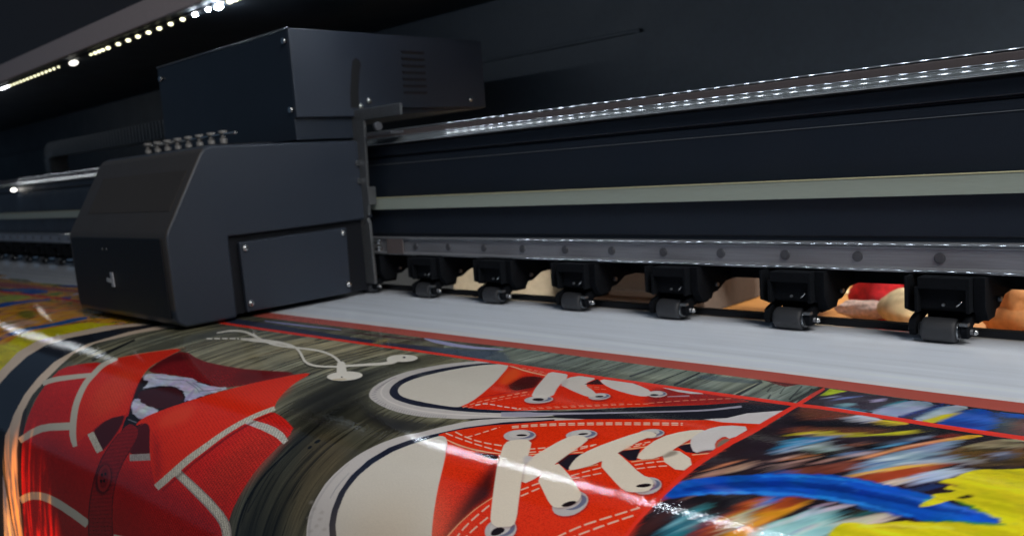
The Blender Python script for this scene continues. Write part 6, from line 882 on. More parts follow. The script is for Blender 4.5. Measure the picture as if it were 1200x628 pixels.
('paint',126,146,172,0,1,-319.2,608,-320.2,596,-317.8,581.2,-312,562.8,-306.2,547.2,-293.2,520.6,-285.4,503.2,-278.2,491.4,-271.4,485.6,-268.6,491,-270.4,524.8,-264.2,530.6,-251.4,535.6,-249.6,541.6,-258.4,548.6,-275.6,565.2,-298.4,593,-308.2,603.6,-315.2,610.4),
('paint',60,90,140,0,1,-319.4,597.4,-308.2,586.4,-301.4,576.6,-292.6,560.8,-293.6,558.6,-320.2,595.8),
('paint',60,130,170,0,1,-318.8,611.2,-312,604.2,-307.2,598.2,-302.8,591.8,-299.8,586.6,-300.6,584.8,-311.2,597.8,-319.6,609.6),
('paint',170,180,196,0,1,-308.6,581.6,-299,566.8,-292,553.2,-288.8,545.6,-281.4,525.2,-283.2,520.8,-296,544.6,-299.2,552,-309.4,579.6),
('paint',60,70,96,0,1,-286.4,559.6,-271,542.4,-255.2,525.6,-255.8,523.4,-265.2,529.4,-269,532.6,-273,537,-277,542.2,-287.2,557.6),
('paint',34,110,100,0,1,-263,542.2,-252.4,540.6,-240.4,538.2,-241,536,-250.6,536.2,-256.4,537.4,-263.6,539.8),
('paint',98,70,38,0,1,-272,524,-267.8,516.6,-258.6,503.8,-243.6,489.8,-218.4,468,-202.4,471.8,-196,500,-198.6,519,-209.6,530.2,-220,537.6,-229.6,541,-238.2,540.2,-246,535.2,-255.8,531.4,-267.8,529),
('paint',150,136,106,0,1,-257.8,497.8,-251.6,479.8,-238.6,463,-229,455.4,-219.2,447.8,-208.4,446,-205.8,457,-210.4,468.4,-222.2,480.4,-239,495,-247.8,501.8,-256,506.8,-259.2,506.8),
('paint',70,48,30,0,1,-249.4,479.2,-237.6,477.6,-232.6,476,-221.4,469.2,-206,456.4,-207.8,448.8,-223.2,461.6,-234.2,469.4,-239,472,-250,476.6),
('paint',40,32,28,0,1,-257.8,506.2,-246.4,503.6,-241.8,501.8,-237.2,499.2,-232.6,495.6,-220.8,484.6,-222,479.8,-239.6,490.8,-258.4,503.8),
('paint',60,44,30,0,1,-247.4,530.8,-234.6,534.8,-229.4,535.2,-224,534,-218.2,531.6,-203.8,522.6,-207.2,509.2,-221.6,518.4,-232.2,523.4,-237,524.8,-248.4,526.2),
('paint',214,142,92,0,1,-329.2,590,-320.8,576,-308.2,547.6,-302.2,536,-276.8,490,-271,478.4,-272.8,473.4,-286.4,493,-298.8,514,-309.2,533,-320,557.4,-330.6,585.4,-331,586.6),
('paint',236,190,150,0,1,-328.6,583.2,-315.6,558,-297.8,519,-284.8,494.2,-285.6,492.4,-295.2,509,-302.6,523.4,-320.4,563,-329.4,581.8),
('paint',150,70,34,0,1,-326.8,587.4,-317.4,570,-295.2,524.6,-280.6,496.8,-281.4,495,-300.6,528.8,-311.8,551.8,-324.8,580.8,-326.8,584.2,-327.6,586),
('paint',218,170,40,0,1,-272,486,-266.4,480.2,-262,474.8,-254.6,463,-255.4,460.4,-262.6,462.6,-265.4,464,-268,466,-275,475.2,-275.4,476),
('paint',204,60,30,0,1,-287,477.4,-274.4,479.4,-276.4,471.6,-287.6,474.8),
('flat',120,140,176,1,1,-216.6,507,-216.4,510.4,-216.8,513.4,-218,515.8,-219.6,517.4,-221.8,518.2,-224.2,517.8,-226.6,516.6,-228.8,514.4,-230.6,511.6,-231.8,508.4,-232.2,505,-230.6,499.4,-228.8,497.8,-226.4,497,-224,497.4,-221.6,498.8,-219.4,501,-217.6,503.8),
('flat',36,48,60,1,0.8,-214.2,510.8,-214,513.4,-214.4,515.6,-215.6,517.6,-217.2,518.8,-219.2,519.4,-221.4,519.2,-223.4,518.4,-225.4,516.6,-226.8,514.6,-227.8,512,-228,509.4,-226.4,505.2,-224.6,503.8,-222.6,503.2,-220.4,503.4,-218.2,504.4,-216.4,506.2,-215,508.4),
('flat',200,205,220,0,1,-225.2,504.2,-225.4,506.6,-226.4,507.8,-228.2,507.8,-228.8,506.6,-229,505.8,-228.6,504.2,-227.6,503,-226.4,502.8),
('paint',176,178,190,0,1,-291.4,573.6,-278.6,563,-273,559,-260.6,551.8,-253.8,548.6,-243.6,544.2,-235,541.4,-235.4,539.2,-241.6,538,-245.2,538.4,-255.6,542,-262.6,545.2,-269.2,549,-275,553.4,-280.4,558.2,-292.2,571.4),
('paint',150,62,32,0,1,-321.8,623.4,-313.8,613.2,-297.4,589.6,-287.8,578.2,-277.4,567.2,-267.4,559.2,-258,554.2,-255,556.6,-263.2,577.6,-269.2,589.8,-275.6,600.8,-282.4,610.6,-289,618.6,-295.6,625,-302.4,628.6,-309.6,629.6,-316.4,629.6,-322.6,629),
('paint',232,168,70,0,1,-325.2,629.4,-299,602,-275.6,571.6,-268.4,563.4,-257.2,553.2,-257.8,551.6,-266.2,556.8,-269.8,559.6,-277.4,566.8,-285.4,575.8,-317.8,616.2,-326,627.8),
('paint',230,200,170,0,1,-322.4,627,-312,616.8,-304.8,609,-295.8,596.6,-296.4,595.6,-323.2,625.4),
('paint',206,184,168,0,1,-291.6,623.4,-286.2,614.6,-280.4,607.2,-274.4,601.2,-270.8,599.8,-269.8,602.8,-271.8,609.6,-276.8,619.8,-281.4,625.4,-285.2,627,-289,627.8,-292.6,627.8),
('paint',168,178,204,0,1,-270.4,593.2,-258.6,571.8,-252.8,562.8,-246.4,558.8,-239.6,560,-238.2,566.2,-242,576.8,-250.2,595.4,-255.8,603.2,-262.8,609.8,-268,609.6,-271.6,602.2),
('paint',60,110,160,0,1,-267.8,608.4,-260,599.6,-255,592.6,-252.8,589,-249.2,581,-248.8,580,-249.2,579,-258.2,593.8,-268.4,607.2),
('paint',30,24,40,0,1,-268.4,614.8,-255.4,602.8,-247.4,593.2,-248,591.6,-259.2,602.6,-269.2,613.2),
('paint',36,18,24,0,1,-277.2,622,-270.2,615.2,-256.8,603.4,-250.6,603.2,-244.6,608.2,-243.6,613.8,-247.4,619.4,-252.4,622.8,-259,624,-266.8,624.8,-276,625.2),
('paint',30,90,170,0,1,-266.2,617.4,-257.2,619.4,-254.8,619.2,-248.4,616.4,-248.8,614.8,-266.6,615.8),
('paint',140,50,60,0,1,-279.4,624.6,-259.6,606.4,-255.6,602.4,-256,601.4,-263,607.2,-272,615.6,-279.8,623.6),
('paint',24,22,30,0,1,-327.6,679,-319.6,676.4,-305.2,672.8,-295.8,672.6,-284,673.2,-277.4,674.6,-275.8,676.6,-277.8,680.6,-283.4,686.2,-288.8,691.2,-303.4,702.8,-310,706,-319.2,708.8,-325.6,703.2,-329.6,688.2),
('paint',200,180,200,0,1,-320.8,690,-312,678.6,-315,674,-322.2,687.6),
('paint',200,190,206,0,1,-311.6,690.2,-298.6,678.4,-302.8,671,-313.6,686.8),
('paint',190,190,196,0,1,-317.6,709.4,-311.2,696.4,-315.8,690.6,-320,706.6),
('paint',70,130,150,0,1,-308.8,713,-303.8,700.4,-306.8,696.6,-310.2,711.2),
('paint',40,110,110,0,1,-291,684.4,-274.4,679.6,-276.8,673.2,-292.2,681.2),
('paint',50,130,150,0,1,-305.8,697,-297.2,689.4,-299.2,685.8,-306.8,695.2),
('paint',70,66,40,0,1,-296,681,-285.8,690,-286,682,-296.2,676.8),
('paint',196,186,168,0,1,-294.6,698.8,-290.6,693.2,-282.4,685.8,-270.6,676.6,-266.4,674.6,-262,672.6,-256.4,673.8,-257,678.6,-260.4,682.8,-271,694.4,-288.8,709.8,-292.4,709,-295.2,704),
('paint',150,196,196,0,1,-345.6,761,-349.6,752,-350.8,743.6,-349.4,735.8,-345.8,727.6,-336.2,713.6,-324.8,692.8,-316.4,689.4,-308.2,697.2,-301.2,701,-295.4,701,-291.8,703.6,-290.6,708.4,-291.8,713.2,-295.4,717.8,-293.4,729.8,-286.2,748.2,-297.4,758.8,-327.8,763.2),
('paint',196,200,210,0,1,-349.2,745.4,-336,727.8,-339.8,723,-351,743.2),
('paint',60,140,150,0,1,-337.2,744.6,-329.2,729.2,-332.2,725.8,-338.6,743.2),
('paint',40,90,110,0,1,-323.6,722.4,-322,708.6,-325.4,706,-325.2,721.2),
('paint',110,100,170,0,1,-325.8,737.2,-313.6,725,-316.2,720.8,-327.2,735.2),
('paint',190,200,200,0,1,-332.8,722.2,-319.8,700.8,-324.4,694.6,-335.2,719.4),
('paint',180,170,200,0,1,-337,734.2,-324,739.8,-324.6,735.6,-337.2,732.2),
('paint',210,210,206,0,1,-315,730.8,-306,715.4,-311.8,708,-318,727.2),
('paint',34,26,32,0,1,-449.2,799.4,-453,775,-453.8,744.2,-447.6,737.8,-434.8,743.4,-428.2,752.8,-428.2,765.8,-426.6,778.6,-424,791.2,-429.2,798.4,-442.2,801),
('paint',80,42,40,2,0.6,-446.4,783.2,-446.2,772.4,-444,761.8,-439.4,751.8,-434.6,747.8,-429.6,750,-428.6,755.6,-432,764.8,-433.8,773,-434.4,780.4,-437.8,785.2,-443.6,787.4),
('paint',46,122,136,0,1,-423.6,790.4,-425.4,776.2,-424.4,763.6,-420.4,753,-418.2,742.4,-417.4,731.8,-416,724,-413.6,719,-410.4,720.8,-406.4,728.8,-403.2,737.2,-400.6,745.8,-399.8,755.4,-400.4,765.6,-400.4,784.2,-406,790.6,-417.2,794.8),
('paint',136,196,200,0,1,-422,770,-412.2,750.2,-416.8,746.4,-420.4,761,-423,769.4),
('paint',136,196,200,0,1,-411.4,773,-404,754.6,-408.6,751.2,-412.2,772.4),
('paint',136,196,200,0,1,-418,742.2,-412.8,726.4,-415.8,723.8,-419,741.4),
('paint',136,196,200,0,1,-424,778,-418.2,767,-420.8,764.8,-425,777.4),
('paint',136,196,200,0,1,-405.6,768.2,-401.8,753,-405.4,750.6,-406.4,766.6,-406.4,767.6),
('paint',30,60,110,0,1,-417.2,777.6,-414.2,771.6,-409.2,759.2,-405.6,745.2,-406.6,744.4,-417,773.6,-418,777),
('paint',40,30,60,0,1,-408.4,769.2,-407.6,744.2,-408.2,735,-409.2,734.4,-410,751.2,-409.2,768.8),
('paint',112,52,66,0,1,-397.8,780.8,-398.2,767.2,-398,756,-397,747.6,-393.4,741.4,-387.2,737.4,-384.6,740.4,-387.8,770,-390.6,778,-395.2,784.4),
('paint',26,24,30,0,1,-428.2,723.2,-423,713.6,-409.4,704.2,-398.4,699.6,-387.4,695.2,-378.2,695,-381.2,703.6,-386.8,721.2,-391.6,726,-405.6,728,-411.8,729.4,-418.8,729.4,-426.8,728.4),
('paint',150,104,96,0,1,-431.8,729,-425.8,717.4,-419.4,707.6,-420.4,706.4,-426.2,712,-428.2,714.6,-430.8,720.4,-432.6,727.2,-432.8,728),
('paint',160,66,32,0,1,-386.4,785.2,-388.6,772.6,-389.2,760.4,-386,736.8,-383.8,725.8,-380.4,712.8,-375.8,698,-371.4,689.8,-367.4,688.8,-367.4,696.2,-371.4,711.4,-374.4,725.2,-378.2,748.8,-379,759.2,-378.2,770,-375.8,781.4,-377.4,788,-382.8,790),
('paint',210,150,40,0,1,-383.6,759.2,-381.6,744.2,-378.4,727.6,-373.6,711.4,-365.6,689.2,-366.6,688,-375.2,709.8,-380.2,725.8,-382.4,737.2,-384.8,758.4),
('paint',150,160,60,0,1,-375.4,732.6,-370.4,723,-373.8,719.2,-377,730.8),
('paint',204,190,156,0,1,-376.8,752.6,-373.8,727.8,-371.4,715.4,-369,706.2,-366.2,700.6,-364.8,703.8,-365.2,715.4,-366,738.2,-368.2,746.4,-371.6,751.8,-376.6,757.6),
('paint',212,142,34,0,1,-370.6,778.2,-373.4,764.6,-372.6,754.6,-367.6,748.8,-364,740.6,-361.6,730,-360,719.4,-359,708.8,-354.8,698.6,-347.4,689.2,-339.4,682.4,-330.8,678.2,-329.2,682,-343.4,714.2,-346.6,722.8,-350,737,-351,744,-348.8,754.2,-343.6,767,-348.2,776,-357.6,780,-362.2,781.8),
('paint',150,64,32,0,1,-359.2,702.6,-360.2,696,-358.6,690.2,-354.6,685.6,-346.8,681,-335.4,676.6,-331.6,679.2,-335.8,688.8,-340.8,697.2,-346.6,704.6,-351.8,707.8,-356.4,706.6),
('paint',24,92,190,0,1,-365.6,721.8,-363.2,707,-360.6,698.2,-356.2,686.6,-361.6,680.2,-364.8,693.6,-366.6,704,-366.8,721),
('paint',30,28,32,0,1,-343,715.8,-329.2,684,-325,679.8,-322.2,683.4,-324.8,692.8,-332.8,707.8,-338.8,716.4,-343,719),
('paint',150,116,104,0,1,-442.8,685.4,-438.8,675,-433,665,-425.4,655.4,-420.4,647.8,-418,642.4,-413.4,639,-406.8,637.8,-406.6,643,-419.6,665.4,-426.6,675.8,-433.6,683.4,-441.2,688),
('paint',170,140,130,0,1,-426.8,673.6,-415,659.4,-400.2,639.4,-397.2,635.2,-398.2,633.6,-409.8,646,-417.6,655.6,-427.8,672.2),
('paint',186,120,84,0,1,-442,673,-427.8,648.2,-420.8,635,-420,633.4,-421.2,631.8,-430.4,644.8,-436.4,654.8,-438.8,659.8,-443.2,671.8),
('paint',140,110,104,0,1,-407.2,656.6,-397.4,645.4,-387,632.4,-379.4,621.8,-380.4,620,-392.8,632.8,-399.8,642,-408.2,655.2),
('paint',210,150,130,0,1,-444.6,687.6,-433.8,678,-421.2,665,-418.8,662.2,-419.8,660.6,-445,685.4,-445.6,686.2),
('paint',120,90,90,0,1,-390.4,648.4,-381.4,640,-375.2,633,-366.6,619.6,-367.6,617.8,-380.6,632.6,-390.6,645.8,-391.2,646.8),
('paint',116,58,48,0,1,-378.8,643.6,-375,637.6,-368.4,629,-358.8,617.6,-352,616.2,-348.2,624.8,-350.6,632.4,-359.6,639,-368.4,643.4,-376.6,645.6),
('paint',30,90,180,0,1,-389.6,650,-376.2,644.4,-363.8,640,-364.4,638.2,-374.4,639.4,-381.4,641.6,-390.4,648.4),
('smear',0,0,0,0,0.4,-440,467.2,-452,500.4,-451,542.2,-450,561.6,-450.4,572.4,-452,592.2,-454.4,610.2,-454.8,638.8,-456.6,673,-455.4,691.8,-453.4,743.4,-453.6,767,-452.6,775,-451,796.6,-451.4,820.2,-452.8,836.4,-389.8,817.8,-360.8,808.8,-315.6,794,-258,773.6,-202,752.2,-160.4,735.4,-112.2,714.8,-156.6,464,-284.6,464.6,-335.4,463,-416.6,461.2),
('smear',0,0,0,0,0.3,-447.8,378,-324.8,378,-240.4,376,-172.8,372.4,-161,439.6,-165.6,439.4,-225.2,438.2,-286.2,440.4,-344.8,437.4,-427.6,437,-449.4,425.4),
('smear',0,0,0,0,0.35,-3616.4,606.6,-3262.8,579.6,-2750.2,534.4,-2432,559.8,-2209.4,627,-2188.8,661,-2181,676.8,-2170,706.6,-2166.4,720.6,-2187.4,740.4,-2199.6,750,-2227.2,768.2,-2275.4,795.6,-2294.2,805,-2337.4,823.2,-2387.8,841.2,-2448,858.8,-2520.2,876.4,-2556.4,862.6,-2600.6,848,-2653.6,832.2,-2787.8,796.6,-2977.6,750.8,-3099.4,722.8),
('yel',214,202,30,0,1,-176.6,512,-193,526.2,-205.6,536.4,-229.6,553.6,-234.8,559,-237.4,564.4,-239.6,571.8,-241.8,581.2,-244.4,587,-247.8,589.8,-250,594,-251,599.2,-248.8,601,-243,599.2,-241.4,601.6,-243.4,608,-242,610.4,-236.8,609.2,-234.8,610.2,-235.8,613.6,-238.8,617,-243.8,620.8,-247,623.8,-248.2,626.2,-246.8,628.2,-243,629.8,-236.4,628.8,-227.4,625.8,-219,628,-204.8,641,-200,644.8,-195,646,-190,644.8,-188.4,645.8,-190.6,649.2,-194.4,651.2,-198.4,653,-212,657.2,-222.8,662.8,-231,669.6,-239.8,674.4,-249.2,677.4,-258.8,682.8,-268.2,690.4,-272.8,693,-277.6,695.4,-287,698,-292.8,701.4,-295.8,711,-296.8,717,-291.8,735.2,-282,762.6,-237.4,756.8,-201.2,739.8,-163.4,720.8,-151,697.4,-136,667.2,-154.8,572.6),
('paint',28,120,60,1,1,-240,673.4,-233,670.4,-219,663,-211.6,660.8,-202.8,658.8,-195,655.6,-185.8,650.8,-186.4,648,-200,652.6,-216.8,656.4,-223.8,658.8,-229.4,661.8,-234.6,665.4,-240.4,670.4,-241,671),
('paint',60,140,40,1,1,-226.4,626.8,-215.4,634,-203.4,640.6,-197.8,642.8,-191.8,644.4,-191.2,644.4,-191.4,641.8,-203.8,636.6,-215.6,630.2,-226.4,625.2),
('paint',40,120,60,0,0.8,-184.6,646.4,-179.4,646.8,-177.4,646.4,-175.2,645.8,-175.4,644.4,-178.8,643.2,-181.4,643.6,-184.8,645),
('paint',120,110,20,0,0.6,-207.2,578.2,-197,572,-198,568.2,-207.6,576.4),
('paint',238,226,90,0,0.5,-290,704,-270.8,697.2,-252.8,690,-215,672,-215.8,669.6,-263.8,689.8,-290.8,701.6),
('paint',160,140,24,0,0.6,-276.8,705.2,-263.2,696,-257.8,692.8,-246.4,687.6,-231.8,682.8,-232.2,681.6,-247.2,684.8,-253.2,687,-258.8,689.8,-264.4,693.4,-276,703,-277.2,704.2),
('paint',170,150,24,0,0.6,-234.2,572.4,-230.4,567.8,-228.4,566.2,-222.6,563,-213.4,559.4,-214,557.2,-223.4,559.6,-226.8,561,-229.4,562.6,-231.4,564.6,-234.6,570,-234.8,570.6),
('paint',120,70,40,0,0.8,-244,586.8,-239.8,588.8,-236.8,588.8,-235.4,587.8,-232.2,584.2,-232.6,583.2,-236,586,-237.4,586.6,-238.8,587,-240.2,586.8,-244.2,585.6),
('paint',120,70,40,0,0.8,-249.8,603,-243,602,-234.4,601.4,-234,601.2,-234.2,600.2,-239.4,599.8,-243.4,600,-250.2,602),
('paint',120,70,40,0,0.8,-247.6,593,-242.8,594.6,-239.2,595,-233.4,594,-233.6,592.8,-239.6,593,-247.8,591.8),
('paint',120,70,40,0,0.8,-236.2,584.4,-233.6,582.2,-232.4,582.6,-230.8,585.2,-230.6,584.4,-233.2,580,-234.8,580.4,-236.6,583.4),
('paint',18,78,176,0,1,-453.8,727,-454.6,714,-453,704,-449,696.8,-440.8,688.6,-423.6,675.6,-395.2,655.8,-376,644.8,-355.6,635.4,-340,629.4,-328.8,626.6,-316.4,624.6,-303,623.6,-290.4,623.8,-267.4,626.2,-256,626.4,-247.2,628,-240.8,630.8,-232.8,633,-215,636.4,-208,638.4,-192,642,-188.8,644.6,-190.8,648.4,-198.6,652.2,-212.2,656.2,-223.4,661.4,-231.6,667.8,-240.8,671.4,-266.8,672.4,-283.2,672,-296,671.2,-308,671.6,-319.4,673.2,-335.6,676.8,-356.6,682.8,-376.4,689.6,-394.4,697.4,-414.8,705,-422.6,710.2,-441,728,-445.8,730.8,-451,732.4),
('paint',12,44,128,1,0.8,-439.4,714,-409.8,694.8,-377.8,676,-354.2,665.2,-342.2,661,-330,657.6,-311.2,654.4,-292.2,653.2,-279.4,653.8,-260.2,653.4,-241,651.8,-219,649,-210,647.8,-210.8,643.6,-295.6,642.2,-308.4,642.8,-321.4,644.4,-334.2,647,-346.6,650.6,-359.2,654.8,-371.4,659.8,-383.4,665.4,-395.4,671.8,-406.2,678.4,-415.8,685,-424.4,691.8,-443,709),
('paint',36,120,214,0,1,-448.4,729.2,-424,712.8,-404,701.2,-383.2,692,-362.2,684.2,-346.6,679,-330.8,674.8,-320,673,-309.2,672,-248.4,669.4,-249.2,665.4,-280,664.6,-311.2,665.8,-322.2,667.2,-333,669.2,-343.6,672,-364.6,679.2,-385.6,687.6,-406.2,697.6,-416.2,703.4,-426,709.8,-450.2,727),
('paint',30,110,200,0,1,-397.4,661.6,-366,647.8,-342.2,639,-333.2,636.4,-315.4,632.2,-284.4,627.2,-284.8,625.6,-307.8,626.8,-317,627.8,-326.2,629.4,-344.2,634.2,-363,641.6,-372.8,646.4,-398.2,660.2),
('paint',70,140,220,0,0.7,-322.4,641.6,-317,640,-318,637.4,-323.2,640),
('paint',70,140,220,0,0.7,-307.2,648.4,-302.2,645.8,-303.4,643.2,-307.8,647),
('yel',214,202,30,0,1,-249,648.4,-249.8,645.4,-248.6,640.2,-245.8,632.6,-244.4,626.4,-244.4,622,-240.4,617.4,-232.4,613,-227.6,611.8,-226.4,614,-227.2,618,-230,624,-236.4,636.2,-240,641.8,-243.8,646.8,-246.4,649.4,-248,649.8),
('paint',60,150,90,0,0.9,-250,643.4,-248.2,629.2,-246.8,625.2,-246,625.2,-246,629.4,-246.6,634.8,-248.8,645.4,-249.8,646.8),
('paint',30,20,24,0,1,-230.2,623.2,-227.8,615.6,-223.8,611.8,-217.8,611.8,-216.8,614,-220.8,618.4,-229.2,625.4),
('paint',150,50,40,0,1,-229,613.2,-223.6,611.6,-219.8,611,-214.2,612.4,-214.4,610.8,-218.6,609,-222.2,608.8,-229.4,611.6),
('smear',0,0,0,0,0.09,-440,467.2,-452,500.4,-451,542.2,-450,561.6,-450.4,572.4,-452,592.2,-454.4,610.2,-454.8,638.8,-456.6,673,-455.4,691.8,-453.4,743.4,-453.6,767,-452.6,775,-451,796.6,-451.4,820.2,-452.8,836.4,-389.8,817.8,-360.8,808.8,-315.6,794,-258,773.6,-202,752.2,-160.4,735.4,-112.2,714.8,-156.6,464,-284.6,464.6,-335.4,463,-416.6,461.2),
('flat',222,50,34,0,1,-3572,563.2,-2824,517.4,-2450.8,503.4,-1735.2,496.4,-1577.8,493.6,-1439.6,490,-1298.4,485.2,-1157,479.4,-1057.6,476.4,-933.8,474.4,-785.8,470.8,-602.8,463.6,-476.8,459.8,-442.6,457.8,-427.8,454.8,-399,453.8,-295,457,-265.6,457,-230.4,455.8,-204.8,456,-158,458,-159.6,445.6,-207.2,443,-238.6,442.8,-268.8,444.2,-298.4,444.4,-334.4,443,-403.4,442.2,-432.6,443.4,-448,445.6,-490.2,448.2,-706.8,456.8,-783.2,459.2,-1070.2,464.8,-1171.2,467.6,-1354.6,474,-1599.4,480.6,-1759.4,483,-2488.8,488.8,-2718.8,496.6,-2871.6,502,-3643.2,546),
('flat',222,50,34,0,1,-459,369.8,-457,444.4,-456,525.8,-455,550.8,-455.2,569.2,-457,594.2,-458.4,623.2,-459.2,655.4,-459,684.8,-456.6,728,-455.2,772.2,-453.8,784.2,-452.8,802.2,-453.2,819.6,-454.6,836,-451,836.8,-449.6,820.6,-449,803.4,-449.2,794.6,-450.8,774,-451,738.6,-452.6,689.6,-452.2,661.6,-448.8,603.8,-446.2,580.4,-445.6,562.6,-449.4,455.2,-453.4,378),
('flat',176,60,52,0,1,-459,369.6,-459.2,407,-452,417.6,-453.4,378.2),
]
for shape in ART:
    mode, cr_, cg_, cb_, blur, al = shape[:6]
    q = np.array(shape[6:], float).reshape(-1, 2)/1000
    if mode == 'smear': smear(q, al); continue
    # subdivide long edges so they stay true in the logarithmic columns
    q2 = np.vstack([q, q[:1]]); o = []
    for a, b in zip(q2[:-1], q2[1:]):
        k = max(1, int(np.hypot(*(b-a))/.04)); o.append(a+(b-a)*(np.arange(k)/k)[:, None])
    q = np.vstack(o)
    c, r = col_of(np.minimum(q[:, 0], XR)), row_of(q[:, 1])
    blur = float(blur)*1.1
    if blur:
        pad = int(blur*2.2)+2
        r_ = coverage(c, r)
        if r_ is None: continue
        m0, r0, r1, c0, c1 = r_
        R0, R1, C0, C1 = max(0, r0-pad*2), min(TH, r1+pad*2), max(0, c0-pad), min(TW, c1+pad)
        m = np.zeros((R1-R0, C1-C0), np.float32); m[r0-R0:r1-R0, c0-C0:c1-C0] = m0
        m = boxblur(m, blur, blur*1.6); r0, r1, c0, c1 = R0, R1, C0, C1
    else:
        r_ = coverage(c, r)
        if r_ is None: continue
        m, r0, r1, c0, c1 = r_
    sl = (slice(r0, r1), slice(c0, c1))
    if mode in ('paint', 'leaf') and not blur and m.size > 60:
        soft = boxblur(m, 2, 3)
        m = np.clip((soft+(n_fine[sl]-.5)*.9-.5)*3.2+.5, 0, 1)*(soft > .04)
    m = (m*float(al))[:, :, None]
    col = [srgb(v/255)*GAIN for v in (cr_, cg_, cb_)]
    img[sl] = img[sl]*(1-m)+tint(mode, col, sl)*m
img = np.clip(img, .003, .90)
enc = np.where(img <= .0031308, img*12.92, 1.055*np.power(img, 1/2.4)-.055)
buf = np.ones((TH, TW, 4), np.float32); buf[:, :, :3] = enc
image = bpy.data.images.new('print_artwork', TW, TH, alpha=False)
image.pixels.foreach_set(buf.ravel()); image.update(); image.pack()
del buf, enc, img, n_wood, n_wood2, n_streak, n_fine, n_cloud, n_leaf, grain

def print_material():
    m = bpy.data.materials.new('glossy_printed_vinyl'); m.use_nodes = True
    nt = m.node_tree; N = nt.nodes; L = nt.links; b = N['Principled BSDF']
    t = N.new('ShaderNodeTexImage'); t.image = image; t.interpolation = 'Linear'; t.extension = 'EXTEND'
    uv = N.new('ShaderNodeUVMap'); uv.uv_map = 'UVMap'; L.new(uv.outputs[0], t.inputs['Vector'])
    L.new(t.outputs['Color'], b.inputs['Base Color'])
    b.inputs['Roughness'].default_value = .03; b.inputs['Specular IOR Level'].default_value = .5
    tc = N.new('ShaderNodeTexCoord')
    n1 = N.new('ShaderNodeTexNoise'); n1.inputs['Scale'].default_value = 330; n1.inputs['Detail'].default_value = 1
    n2 = N.new('ShaderNodeTexNoise'); n2.inputs['Scale'].default_value = 14; n2.inputs['Detail'].default_value = 2
    L.new(tc.outputs['Object'], n1.inputs['Vector']); L.new(tc.outputs['Object'], n2.inputs['Vector'])
    b1 = N.new('ShaderNodeBump'); b1.inputs['Strength'].default_value = .42; b1.inputs['Distance'].default_value = .00022
    b2 = N.new('ShaderNodeBump'); b2.inputs['Strength'].default_value = .2; b2.inputs['Distance'].default_value = .0008
    L.new(n1.outputs['Fac'], b1.inputs['Height']); L.new(n2.outputs['Fac'], b2.inputs['Height'])
    L.new(b2.outputs[0], b1.inputs['Normal']); L.new(b1.outputs[0], b.inputs['Normal'])
    return m
def build_sheet():
    xs = XA-np.exp(np.linspace(LN1, LN0, 220)); ys = []
    # resample the profile finely
    s = np.concatenate([np.linspace(SS[0], 0, 30)[:-1], np.linspace(0, .55, 24)[:-1], np.linspace(.55, SS[-1], 110)])
    Y = np.interp(s, SS, PR[:, 0]); Z = np.interp(s, SS, PR[:, 1])
    bm = bmesh.new(); uvl = bm.loops.layers.uv.new('UVMap'); V = []
    for x in xs: V.append([bm.verts.new((x, y, z)) for y, z in zip(Y, Z)])
    us = (LN1-np.log(XA-xs))/(LN1-LN0); vs = (s-S0)/(S1-S0)
    for i in range(len(xs)-1):
        for j in range(len(s)-1):
            f = bm.faces.new((V[i][j], V[i][j+1], V[i+1][j+1], V[i+1][j])); f.smooth = True
            for lp, (a, b_) in zip(f.loops, ((i, j), (i, j+1), (i+1, j+1), (i+1, j))): lp[uvl].uv = (us[a], vs[b_])
    me = bpy.data.meshes.new('printed_sheet'); bm.to_mesh(me); bm.free()
    o = bpy.data.objects.new('printed_sheet', me); COL.objects.link(o); me.materials.append(print_material())
    so = o.modifiers.new('thickness', 'SOLIDIFY'); so.thickness = .0005; so.offset = -1
    if me.polygons[0].normal.z < 0: so.offset = 1
    return tag(o, 'glossy vinyl printed with red sneakers and a red polo shirt, rolling over the front curve', 'print')
sheet = build_sheet()

# ------------------------------------------------------------------ the printer itself
X0, X1 = -8.2, .5
pr = thing('wide_format_printer', 'dark wide-format printer with a long black beam, grey bolted rail and pale overhead hood', 'printer', (-2.5, 1.3, -.9))
# platen that follows the sheet from below
top = [(y, z) for y, z in zip(PR[:, 0], PR[:, 1]) if y < 1.33]
top = [(1.33, 0)]+top
nrm = []
for i, (y, z) in enumerate(top):
    a = top[max(0, i-1)]; b = top[min(len(top)-1, i+1)]; dy, dz = b[0]-a[0], b[1]-a[1]; l = math.hypot(dy, dz)
    nrm.append((y-.004*dz/l, z+.004*dy/l))
inner = [(min(1.33, y), z) for y, z in nrm]
MB().prism(inner+[(inner[-1][0]+.03, inner[-1][1]), (.55, -.20), (.70, -.06), (1.33, -.05)], X0, X1).build('platen', M['plate'], pr)
MB().box(X0, X1, .62, 1.9, -.88, -.16).build('base_cabinet', M['beam_low'], pr, bevel=.01)
def lip(y, z, deg, half=4.5, r=.012, back=.0012):
    # shallow rounded chamfer whose face points deg above the horizontal, towards the operator
    c = Vector((y+r*math.cos(math.radians(deg)), z-r*math.sin(math.radians(deg)))); p = []
    for k in range(9):
        a = math.radians(deg-half+2*half*k/8); p.append((c[0]-r*math.cos(a), c[1]+r*math.sin(a)))
    n = Vector((math.cos(math.radians(deg)), -math.sin(math.radians(deg))))*back
    return p+[(p[-1][0]+n.x, p[-1][1]+n.y), (p[0][0]+n.x, p[0][1]+n.y)]
